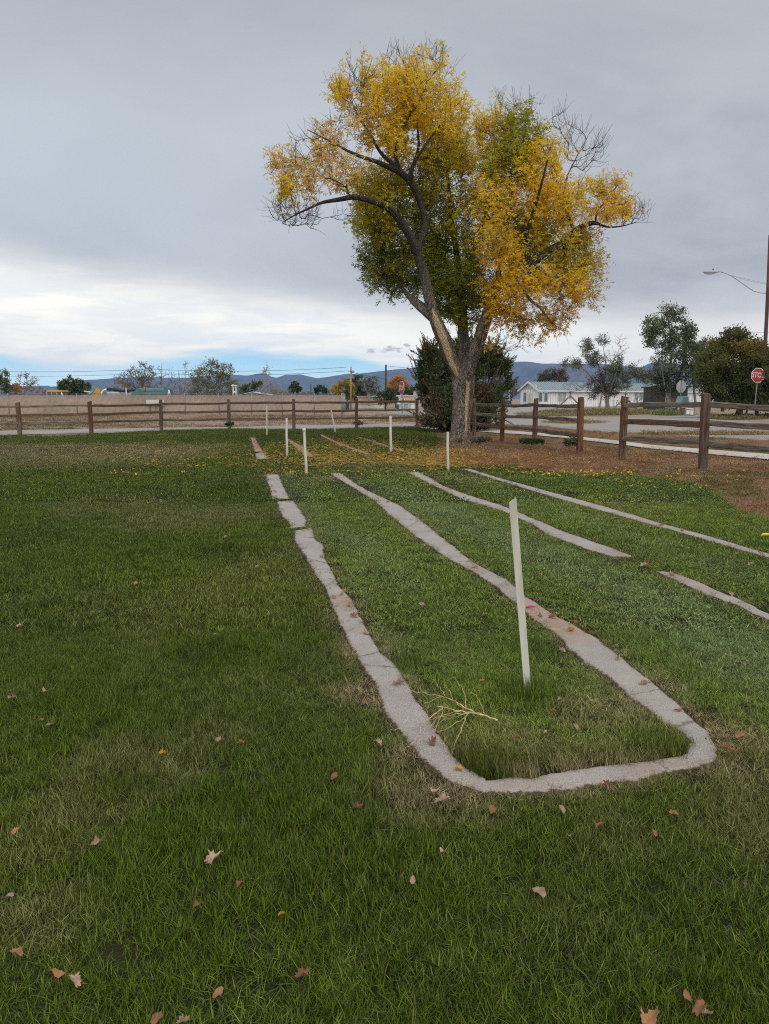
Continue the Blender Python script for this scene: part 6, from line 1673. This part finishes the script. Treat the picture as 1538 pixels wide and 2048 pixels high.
def ZB(py, px=1099): return P(0, py, C0[1])[2]
win(hit(1113), hit(1119), ZB(803), ZB(784.5), 'x', bars=5); win(hit(1121), hit(1127.5), ZB(803), ZB(784.5), 'x', bars=5)
zq = lambda py, px: P(0, py, C0[1] + hit(px) * math.sin(PHI))[2]
win(hit(1264), hit(1270), zq(800, 1264), zq(781.5, 1264), 'x', bars=4); win(hit(1273), hit(1279), zq(800, 1264), zq(781.5, 1264), 'x', bars=4)
win(hit(1205), hit(1211), zq(801, 1205), zq(783, 1205), 'x', bars=3)
zg = lambda py, px: P(0, py, C0[1] + hitg(px) * math.cos(PHI))[2]
for a, b in ((1050, 1044.5), (1081.5, 1075.5), (1092, 1086)): win(hitg(a), hitg(b), zg(803, a), zg(785, a), 'y')
win(hitg(1059.5), hitg(1054.5), .05, zg(787, 1057), 'y', 'door', M('door_cream', (.62, .52, .30), (.55, .46, .27), 2, .6))
# round-topped white emblem with a blue figure on the gable
em = MB(); yc = hitg(1067); zc = zg(776, 1067)
em.prism([(yc + .42 * math.cos(a) , zc + .62 * math.sin(a)) for a in np.linspace(0, 6.283, 16, endpoint=False)], -.14, -.09, 'x'); e_ = em.build('emblem', WHITE_PAINT, bl)
BLU = M('emblem_blue', (.10, .16, .34), (.08, .13, .3), 3, .6)
em = MB(); em.box(-.16, -.142, yc - .05, yc + .05, zc - .45, zc + .42); em.box(-.158, -.1425, yc - .17, yc - .055, zc - .12, zc - .02); em.box(-.158, -.1425, yc + .055, yc + .17, zc - .12, zc - .02); em.box(-.157, -.1425, yc - .15, yc + .15, zc - .40, zc - .30); em.build('emblem_figure', BLU, e_)
# step and propane-like white post by the far wall, timber brace structure in front
def brace(label, px, Y, s_=1.0):
    o0 = (xx(px, Y), Y, 0); t = thing('timber_trestle', label, 'trestle', o0); W_ = 1.6 * s_
    mb = MB(); mb.tube([(-W_, 0, 0), (0, 0, 1.5 * s_)], .11, 5); mb.tube([(W_, .3, 0), (0, .02, 1.55 * s_)], .11, 5); mb.build('legs', GREYBARK, t); mb = MB(); mb.tube([(0, 0, 1.1 * s_), (0, 0, 1.95 * s_)], .07, 6); mb.tube([(-.25, 0, 1.95 * s_), (.25, 0, 1.95 * s_)], .07, 6); mb.build('stand', DARKBARK, t)
brace('grey timber trestle left of the half dead juniper', 1168, 112, 1.25); brace('grey timber trestle under the right windows of the white building', 1287, 112, 1.1)
t = thing('wire_fence', 'low wire fence on thin posts before the white building', 'fence', (xx(1230, 108), 108, 0))
mb = MB()
for px in (1230, 1248, 1262, 1290, 1312, 1335, 1352, 1375, 1400, 1430): mb.tube([(xx(px, 108) - xx(1230, 108), 0, 0), (xx(px, 108) - xx(1230, 108), 0, 1.9)], .035, 5)
mb.build('posts', STEEL, t)
mb = MB()
for z in (1.85, 1.2, .6): mb.tube([(0, 0, z), (xx(1430, 108) - xx(1230, 108), 0, z)], .015, 4)
mb.build('wires', STEEL, t)

# ---------------------------------------------------------------- vehicles and bits on the right
def car(label, px0, px1, Y, mat, rz=0, pickup=False, h_=1.45, name='parked_car', cat='car'):
    L = (px1 - px0) * pxm(Y); o0 = (xx((px0 + px1) / 2, Y), Y, 0); t = thing(name, label, cat, o0, rz)
    a = L / 2
    if pickup: prof = [(-a, .45), (-a, .95), (-a * .45, 1.0), (-a * .28, h_), (a * .18, h_), (a * .28, .98), (a, .98), (a, .45)]
    else: prof = [(-a, .4), (-a * .98, .8), (-a * .55, .92), (-a * .3, h_), (a * .45, h_), (a * .8, .95), (a, .85), (a, .4)]
    mb = MB(); mb.prism(prof, -.85, .85, 'y'); mb.build('body', mat, t)
    g = [(-a * .42, 1.02), (-a * .26, h_ - .1), (a * .12, h_ - .1), (a * .2, 1.02)] if pickup else [(-a * .48, .95), (-a * .27, h_ - .08), (a * .42, h_ - .08), (a * .68, .97)]
    MB().prism(g, -.862, -.851, 'y').build('window', TINT, t)
    for x in (-a * .62, a * .62): wheel(t, x, -.80, .34, .2)
    MB().box(-a - .03, -a + .1, -.7, -.45, .62, .78).build('headlight', WHITE_PAINT, t)
    return t
car('dark teal car half hidden left of the white building', 1022, 1040, 150, M('car_teal', (.05, .09, .10), (.04, .07, .08), 2, .35))
car('pale turquoise pickup parked under the green shrub', 1388, 1436, 88, M('pickup_turquoise', (.16, .36, .34), (.13, .30, .28), 2, .4), pickup=True, h_=1.75, name='pickup_truck', cat='pickup truck')
Yq = 68; o0 = (xx(1427, Yq), Yq, 0); t = thing('framed_panel', 'white panel in a grey timber frame leaning behind the nearest fence post', 'panel', o0, R(8)); t.rotation_euler = (R(-12), R(6), R(8))
MB().box(-.34, .34, -.02, .02, .12, .70).build('panel', WHITE_PAINT, t)
mb = MB(); mb.box(-.46, -.345, -.04, .04, 0, .82); mb.box(.345, .46, -.04, .04, 0, .82); mb.box(-.344, .344, -.04, .04, 0, .115); mb.box(-.344, .344, -.04, .04, .705, .82); mb.build('frame', GREYBARK, t)
mb = MB(); mb.box(-.34, .34, -.035, -.022, .52, .565); mb.box(-.02, .03, -.034, -.022, .12, .515); mb.build('cross_bars', BLACKM, t)
o = MB().box(-.35, .35, -.25, .25, 0, .95, .04).build('stone_block', M('block_tan', (.42, .33, .26), (.34, .26, .2), 4, .9)); o.location = (xx(1436, 74), 74, 0); tag(o, 'tan square block beside the turquoise pickup', 'block')
t = thing('waste_bin', 'black bin under the tall elm behind the fence rail', 'bin', (xx(1336, 92), 92, 0)); MB().box(-.42, .42, -.3, .3, .05, .82, .06).build('body', BLACKM, t); MB().box(-.46, .46, -.34, .34, .83, .9, .02).build('lid', BLACKM, t)
t = thing('shed', 'dark shed with one pale door between the tall elm and the shrub', 'shed', (xx(1378, 104), 104, 0))
MB().box(-2.3, 2.6, 0, 3, 0, 2.9).build('wall', M('dark_shed', (.05, .045, .05), (.08, .07, .07), 2, .8), t); MB().box(-2.6, 2.9, -.3, 3.3, 2.92, 3.08).build('roof', DARKBARK, t); MB().box(-.35, .1, -.04, -.002, .2, 2.5).build('door', M('door_blue', (.36, .42, .5), (.3, .35, .42), 2, .6), t)
# small yellow marker at the right edge of the lawn
g_ = G(1531, 1076); o = MB().tube([(-.05, 0, .02), (-.02, .01, .035), (.025, 0, .04), (.055, .01, .03)], [.014, .018, .016, .008], 8).build('yellow_marker', M('marker_yellow', (.72, .55, .02), (.62, .46, .02), 6, .5), smooth=True)
o.location = g_; tag(o, 'bright yellow plastic piece lying in the grass at the right edge', 'litter')
g_ = G(1062, 1222); o = MB().tube([(-.035, 0, 0), (0, .006, .008), (.03, 0, .004)], [.007, .008, .005], 6).build('red_scrap', M('scrap_red', (.5, .05, .07), (.4, .04, .06), 6, .5), smooth=True)
o.location = (g_[0], g_[1], .026); tag(o, 'tiny red scrap on the concrete strip behind the nearest stake', 'litter')

# ---------------------------------------------------------------- dead branch lying over the strip
STRAWM = M('dry_branch', (.66, .50, .29), (.36, .24, .12), 40, .85)
def lie(pts, r0, r1, z0=.05, z1=.04, mb=None):
    n = len(pts); q = []
    for i, (a, b) in enumerate(pts):
        t_ = i / (n - 1); q.append(G(550 + a / 2.563, 1100 + b / 2.563, z0 + (z1 - z0) * t_ + .01 * math.sin(i * 2)))
    # smooth
    q = np.array(q); d = np.linspace(0, 1, n); s = np.linspace(0, 1, n * 3)
    q = np.stack([np.interp(s, d, q[:, k]) for k in range(3)], 1); q[1:-1] = (q[:-2] + q[1:-1] * 2 + q[2:]) / 4
    q[1:-1] += np.random.default_rng(int(pts[0][0] * 7 + pts[-1][1])).normal(0, .0028, q[1:-1].shape)
    rr = np.linspace(r0, r1, len(q)) * .66; rr[::4] *= 1.25
    mb.tube([tuple(x) for x in q], list(rr), 6)
mb = MB()
lie([(1140, 874), (1085, 852), (1030, 835), (985, 815), (940, 785), (900, 768), (850, 750), (790, 738), (735, 728), (680, 719)], .0065, .0012, .05, .07, mb)
lie([(1085, 850), (1030, 838), (960, 825), (900, 815), (860, 803), (830, 803)], .006, .0035, .055, .06, mb)
lie([(860, 803), (850, 820), (800, 860), (760, 890), (730, 950), (690, 1000), (648, 1030)], .003, .0009, .055, .022, mb)
lie([(850, 815), (790, 870), (720, 905), (650, 918), (590, 920)], .0028, .0008, .05, .025, mb)
lie([(1000, 838), (930, 840), (860, 850), (820, 870), (760, 960), (720, 1000), (705, 1045)], .0026, .0008, .05, .022, mb)
lie([(960, 825), (900, 835), (830, 860), (790, 880), (745, 890)], .0022, .0008, .06, .03, mb)
lie([(990, 838), (960, 900), (935, 970), (915, 1010), (903, 1050)], .003, .0012, .05, .03, mb)
lie([(985, 845), (940, 880), (880, 915), (830, 935)], .0026, .001, .05, .03, mb)
lie([(975, 808), (978, 760), (960, 710), (930, 670), (905, 645)], .0026, .0009, .05, .12, mb)
lie([(910, 765), (895, 720), (870, 690)], .0022, .0008, .05, .10, mb)
lie([(870, 750), (850, 710), (820, 675), (800, 648)], .0022, .0008, .06, .11, mb)
lie([(1072, 840), (1060, 800), (1035, 750), (1010, 730), (990, 735)], .0024, .0009, .05, .10, mb)
lie([(900, 815), (880, 790), (860, 798)], .002, .001, .06, .08, mb); lie([(850, 750), (810, 770), (760, 792)], .0018, .0008, .06, .05, mb); lie([(1000, 830), (950, 850), (890, 860), (850, 880), (800, 930)], .002, .0008, .05, .03, mb)
lie([(870, 812), (840, 870), (815, 930), (810, 965)], .002, .0008, .05, .03, mb); lie([(930, 780), (940, 800), (990, 812)], .0018, .0012, .06, .06, mb)
o = mb.build('dead_branch', STRAWM, smooth=True); c_ = G(930, 1425)
o.data.transform(__import__('mathutils').Matrix.Translation((-c_[0], -c_[1], 0))); o.location = (c_[0], c_[1], 0)
tag(o, 'pale dry twiggy branch lying across the grass and concrete strip', 'branch')

# ---------------------------------------------------------------- fallen leaves
def leaf_shape(kind, seed):
    r = np.random.default_rng(seed); n = 40; a = np.arange(n) * 2 * math.pi / n
    if kind == 'maple':
        rr = .56 + .13 * np.abs(np.cos(2.5 * a)) ** 1.2 + .07 * np.cos(13 * a + seed) + .09 * r.normal(0, .6, n); rr *= (1 - .30 * (np.abs(a - math.pi) < .35))
    elif kind == 'heart': rr = .62 * (1 + .22 * np.cos(a)) * (1 + .04 * np.cos(9 * a))
    else: rr = .30 / np.sqrt((np.cos(a) * .36) ** 2 + (np.sin(a) * .95) ** 2 + .02)
    rr = rr * r.uniform(.9, 1.08, n)
    V = [(0, 0, 0)]; F = []; rings = 4
    for k in range(1, rings + 1):
        s = k / rings
        for i in range(n): V.append((rr[i] * s * math.cos(a[i]), rr[i] * s * math.sin(a[i]), 0))
    V = np.array(V); cu = r.uniform(1.0, 2.6); ph = r.uniform(0, 3.14); d = V[:, 0] * math.cos(ph) + V[:, 1] * math.sin(ph)
    e = -V[:, 0] * math.sin(ph) + V[:, 1] * math.cos(ph)
    V[:, 2] = .12 + cu * .55 * d * d + .10 * np.sin(e * 9 + seed) * np.hypot(V[:, 0], V[:, 1]) + .25 * r.uniform(-1, 1) * e * d + .05 * np.abs(np.sin(3 * np.arctan2(V[:, 1], V[:, 0])))
    V[:, 0] -= min(.55, cu * .24) * d * math.cos(ph) * np.minimum(1, np.abs(d) * 2); V[:, 1] -= min(.55, cu * .24) * d * math.sin(ph) * np.minimum(1, np.abs(d) * 2)
    for i in range(n): F.append((0, 1 + i, 1 + (i + 1) % n))
    for k in range(rings - 1):
        for i in range(n):
            b = 1 + k * n; F.append((b + i, b + n + i, b + n + (i + 1) % n, b + (i + 1) % n))
    # stalk
    b = len(V); V = np.concatenate([V, [[.5, -.015, .15], [.5, .015, .15], [1.05, .012, .30], [1.05, -.012, .30]]]); F.append((b, b + 1, b + 2, b + 3))
    return V, F
def leafm(name, a, b_):
    m = bpy.data.materials.new(name); m.use_nodes = True; nt = m.node_tree; nt.nodes.clear(); h = NT(nt)
    out = h.n('ShaderNodeOutputMaterial'); tcn = h.n('ShaderNodeTexCoord'); oi = h.n('ShaderNodeObjectInfo')
    nz = h.noise(tcn.outputs['Object'], 3.0, 5, .65); nv = h.noise(tcn.outputs['Object'], 12, 3, .6)
    c = h.mix(h.mr(nz, .35, .65), c4(a), c4(b_)); c = h.mix(h.mr(nv, .6, .75, 0, .5), c, c4(tuple(x * .45 for x in b_)))
    c = h.mix(1.0, c, h.mix(oi.outputs['Random'], c4((.78,) * 3), c4((1.18,) * 3)), 'MULTIPLY')
    bs = h.n('ShaderNodeBsdfPrincipled'); h.l(c, bs.inputs['Base Color']); bs.inputs['Roughness'].default_value = .7; bs.inputs['Specular IOR Level'].default_value = .2
    tr = h.n('ShaderNodeBsdfTranslucent'); h.l(c, tr.inputs[0]); mx = h.n('ShaderNodeMixShader'); mx.inputs[0].default_value = .2
    h.l(bs.outputs[0], mx.inputs[1]); h.l(tr.outputs[0], mx.inputs[2]); h.l(mx.outputs[0], out.inputs[0]); return m
LM = {'t': leafm('pale_tan_leaf', (.46, .33, .235), (.34, .23, .15)), 'b': leafm('brown_leaf', (.32, .16, .085), (.22, .11, .06)), 'o': leafm('orange_leaf', (.44, .23, .11), (.34, .17, .085)), 'y': leafm('yellow_leaf', (.70, .42, .06), (.58, .33, .05))}
LEAFMESH = {}
for kind in ('maple', 'heart', 'long'):
    for s_ in range(4):
        for c_ in 'tboy':
            if kind != 'long' and c_ == 'y' and s_ > 1: continue
            V, F = leaf_shape(kind, 10 + s_ * 7 + len(kind)); me = bpy.data.meshes.new('fallen_leaf'); me.from_pydata([tuple(map(float, q)) for q in V], [], F); me.update(); me.materials.append(LM[c_])
            me.polygons.foreach_set('use_smooth', np.ones(len(me.polygons), dtype=bool)); LEAFMESH[kind, s_, c_] = me
def put_leaf(px, py, size, c_, kind='maple', label=None, group=None, zo=None, v=None):
    x, y, _ = G(px, py, .03)
    inside = bool(on_strip(np.array([x]), np.array([y]))[0])
    z = .014 if inside else (.036 if y < 9 else .03)
    if zo is not None: z = zo
    x, y, _ = G(px, py, z)
    o = bpy.data.objects.new('fallen_leaf', LEAFMESH[kind, rnd.randrange(4 if not (c_ == 'y' and kind != 'long') else 2) if v is None else v, c_]); col.objects.link(o)
    o.location = (x, y, z); o.scale = (size,) * 3; o.rotation_euler = (rnd.uniform(-.35, .35), rnd.uniform(-.35, .35), rnd.uniform(0, 6.28))
    tag(o, label, 'leaf', group); return o
G1 = 'single fallen leaves scattered over the lawn'
big = [(1077, 1786, .042, 't', 'heart', 'large smooth pale tan leaf alone on the dark lawn at bottom right'),
       (430, 1718, .050, 't', 'maple', 'widest ragged pale tan leaf on the lawn near the bottom'),
       (440, 1482, .038, 't', 'maple', 'curled pale leaf standing up left of the concrete strip'),
       (194, 1688, .036, 't', 'maple', 'tan leaf upright in the grass at lower left'),
       (147, 1965, .038, 't', 'maple', 'pale tan leaf in the bottom left corner beside a brown curl'),
       (118, 1950, .034, 'o', 'long', 'narrow curled brown leaf touching the pale one in the bottom left corner'),
       (30, 1908, .034, 'o', 'heart', 'ochre folded leaf at the left edge near the bottom'),
       (863, 1486, .050, 'b', 'maple', 'rusty lobed leaf on the concrete below the dead branch'),
       (1455, 1502, .055, 'b', 'maple', 'large flat brown leaf at the right outer corner of the concrete U'),
       (1300, 2044, .060, 'o', 'maple', 'big curled orange brown leaf cut by the bottom edge'),
       (1395, 2016, .045, 'b', 'maple', 'brown upright leaf cluster near the bottom right corner'),
       (1374, 1997, .032, 'o', 'long', 'small orange leaf standing above the brown one at bottom right'),
       (1414, 2030, .026, 't', 'maple', 'small pale leaf right of the brown leaf at bottom right'),
       (886, 1604, .050, 't', 'maple', 'cream crumpled leaf just outside the bottom left bend of the concrete U'),
       (870, 1584, .045, 't', 'long', 'flat cream leaf above the crumpled one at the bend of the concrete U'),
       (667, 1555, .042, 'b', 'long', 'brown curled leaf left of the concrete bend'), (716, 1618, .040, 'b', 'maple', 'two-toned brown leaf below left of the concrete bend'),
       (825, 1763, .032, 't', 'long', 'narrow pale leaf standing on the dark lawn left of the big smooth leaf'),
       (886, 1705, .026, 't', 'long', 'small pink tan leaf on dark grass below the U bend'),
       (1203, 1652, .036, 'b', 'heart', 'grey brown round leaf below the concrete U'), (1312, 1668, .032, 'o', 'maple', 'small orange brown leaf right of the round one below the concrete U'),
       (1348, 1630, .030, 'o', 'maple', 'faint orange leaf in the grass below the right corner of the U'),
       (564, 1829, .020, 'y', 'heart', 'small bright yellow leaf on the dark lower lawn'), (435, 1990, .036, 'o', 'long', 'slender curved orange leaf near the bottom edge'),
       (607, 1953, .038, 'b', 'maple', 'dark brown leaf sunk in grass near the bottom'), (312, 2042, .030, 'b', 'heart', 'reddish brown leaf at the bottom edge'), (367, 2046, .028, 't', 'maple', 'pale crumpled leaf at the bottom edge'),
       (1289, 1369, .048, 't', 'maple', 'pale dry leaf on the right arm of the concrete U'), (1356, 1422, .040, 'b', 'long', 'thin brown leaf at the outer edge of the right concrete arm'),
       (917, 1540, .034, 'y', 'maple', 'yellowish leaf on the inner left corner of the concrete'), (875, 1466, .034, 'o', 'heart', 'orange leaf under the tips of the dead branch'),
       (1152, 1455, .034, 't', 'heart', 'grey tan leaf upright inside the U'), (1090, 1466, .026, 't', 'long', 'small tan leaf in the grass inside the U'), (1032, 1478, .034, 'b', 'maple', 'brown leaf among pale grass inside the U'),
       (1122, 1303, .045, 't', 'maple', 'tan curled leaf at the inner edge of the right concrete arm'), (1237, 1318, .045, 't', 'heart', 'pair of pale leaves at the outer edge of the right concrete arm'),
       (845, 1213, .055, 't', 'maple', 'white tan crumpled leaf in the middle of the lane'), (90, 1384, .040, 't', 'heart', 'pale leaf in grass at the left edge'), (430, 1271, .036, 't', 'heart', 'tan leaf alone on the left lawn'),
       (272, 1168, .036, 'o', 'heart', 'rusty leaf alone on the upper left lawn'), (1105, 1236, .055, 'o', 'maple', 'rolled orange leaf on the stained concrete behind the near stake'), (1080, 1232, .055, 'b', 'long', 'long brown leaf curl left of the rolled orange one')]
for px, py, s_, c_, kd, lab in big: put_leaf(px, py, s_ * .88, c_, kd, lab, G1)
small = [(700, 1212, .05, 't'), (708, 1234, .05, 'o'), (732, 1267, .05, 't'), (683, 1190, .045, 't'), (668, 1196, .04, 'o'), (690, 1184, .04, 'o'), (660, 1127, .045, 'o'), (648, 1115, .045, 't'), (950, 1136, .05, 't'), (1140, 1262, .04, 'o'), (1148, 1246, .04, 'b'), (797, 1369, .05, 't'),
         (1295, 1128, .06, 'o'), (1290, 1133, .06, 't'), (1301, 1132, .05, 'b'), (1284, 1131, .05, 't'), (1341, 1151, .05, 't'), (1461, 1190, .05, 't'), (1366, 1062, .05, 'o'), (1521, 1109, .06, 't'), (1322, 1051, .05, 't'), (1503, 1130, .045, 't'), (1167, 1053, .045, 'o'), (1210, 1154, .04, 't'), (1060, 1124, .04, 'b'), (1080, 1150, .03, 't'), (1014, 1069, .04, 't'),
         (325, 1508, .028, 'y'), (85, 1440, .030, 'o'), (101, 1451, .026, 't'), (22, 1398, .032, 't'), (370, 1073, .04, 'o'), (452, 1075, .04, 't'), (515, 1135, .036, 't'), (40, 1253, .032, 't'), (34, 1663, .024, 'o'), (386, 1486, .02, 'b'), (481, 1487, .024, 'b'), (757, 1487, .03, 't'), (988, 1390, .03, 'b'), (966, 1365, .036, 'b'), (1105, 1425, .028, 'b'),
         (1119, 1400, .024, 't'), (1123, 1620, .03, 't'), (986, 1622, .03, 'b'), (1140, 1672, .014, 't'), (1480, 1475, .04, 'b'), (1212, 1570, .03, 'b'), (1488, 1330, .03, 't'), (480, 1770, .02, 'b'), (393, 1810, .022, 'b'), (20, 1795, .03, 't'), (168, 1538, .02, 'b'), (800, 1010, .05, 'b'), (830, 970, .05, 'o'), (551, 984, .05, 'o'), (608, 1057, .05, 'b'), (583, 1058, .045, 't'),
         (775, 1005, .045, 'b'), (887, 972, .045, 't'), (870, 963, .045, 'o')]
for px, py, s_, c_ in small: put_leaf(px, py, s_, c_, rnd.choice(['maple', 'heart', 'maple']), 'small dry brown or tan leaf, one of many scattered singly over the lawn and strips', 'small brown leaves scattered on the lawn')

# yellow leaves shed by the tree
def yellow_leaves():
    r = np.random.default_rng(77); X = []; S_ = []; C = []
    spots = [(780, 905, 190, 24, 2300), (870, 915, 120, 18, 1500), (640, 905, 120, 28, 1200), (400, 908, 230, 28, 900), (900, 930, 90, 10, 250), (700, 935, 200, 18, 260), (1000, 915, 120, 25, 900), (1150, 925, 200, 28, 500), (250, 925, 200, 28, 130), (700, 880, 140, 12, 500), (1350, 940, 170, 40, 120)]
    for cx, cy, rx, ry, n in spots:
        a = r.uniform(0, 6.283, n); q = np.sqrt(r.random(n)); px = cx + rx * q * np.cos(a); py = cy + ry * q * np.sin(a)
        for u, v in zip(px, py):
            if v > 866: g_ = G(u, v, .03); X.append((g_[0], g_[1], v)); C.append(0)
    # thick drifts on the far strips
    for Lx in ([(503, 876), (518, 900)], [(575, 880), (610, 900)], [(644, 873), (700, 895)], [(720, 878), (815, 905)]):
        for _ in range(130):
            s = r.random(); u = Lx[0][0] * (1 - s) + Lx[1][0] * s + r.normal(0, 4); v = Lx[0][1] * (1 - s) + Lx[1][1] * s + r.normal(0, 1.6); g_ = G(u, v, .02); X.append((g_[0], g_[1], v)); C.append(1)
    X = np.array(X); C = np.array(C); n = len(X)
    order = np.argsort(X[:, 1]); X = X[order]; C = C[order]
    ks = ['y', 'y', 'y', 'o']
    for i in range(225):
        c_ = ks[r.integers(0, 4)]; o = bpy.data.objects.new('yellow_leaf', LEAFMESH['long', int(r.integers(0, 4)), c_]); col.objects.link(o)
        o.location = (X[i, 0], X[i, 1], .03 + .01 * r.random()); o.scale = (r.uniform(.045, .068),) * 3; o.rotation_euler = (r.uniform(-.5, .5), r.uniform(-.5, .5), r.uniform(0, 6.28))
        tag(o, 'narrow yellow autumn leaf in the litter around the big tree', 'leaf', 'yellow leaves shed under the big tree')
    X = X[225:]; C = C[225:]; n = len(X)
    d = unit(np.column_stack([r.normal(0, 1, n), r.normal(0, 1, n), r.uniform(-.15, .45, n)])); nm = unit(np.column_stack([r.normal(0, .35, n), r.normal(0, .35, n) - .25, np.ones(n)]))
    Ls = r.uniform(.05, .10, n); p = np.column_stack([X[:, 0], X[:, 1], np.where(C == 1, .022, .035) + r.uniform(0, .015, n)])
    v, f = leaf_quads(p, d, nm, Ls, Ls * .42, .05)
    cc = np.where((r.random(n) < .55)[:, None], np.array((.54, .36, .07)), np.array((.50, .28, .08))); cc = np.where((C == 1)[:, None], np.array((.50, .27, .12)), cc)
    right = (X[:, 0] / X[:, 1]) > (930 - 769) / FPX; cc = np.where((right & (r.random(n) < .6))[:, None], np.array((.42, .2, .08)), cc)
    cc = cc * r.uniform(.7, 1.25, (n, 1))
    o = mesh_np('leaf_litter', v, f, LEAF, colors=np.repeat(np.clip(cc, 0, .9), 4, 0)); tag(o, kind='stuff')
yellow_leaves()

# ---------------------------------------------------------------- air
HAZE = bpy.data.materials.new('air'); HAZE.use_nodes = True
nt = HAZE.node_tree; nt.nodes.clear(); h = NT(nt); out = h.n('ShaderNodeOutputMaterial'); pv = h.n('ShaderNodeVolumePrincipled')
pv.inputs['Color'].default_value = (.42, .62, 1.0, 1); pv.inputs['Density'].default_value = 0.00011; pv.inputs['Anisotropy'].default_value = 0.0
h.l(pv.outputs[0], out.inputs['Volume'])
o = MB().box(-4300, 4300, -80, 4250, -3.1, 240).build('haze', HAZE); tag(o, kind='stuff')
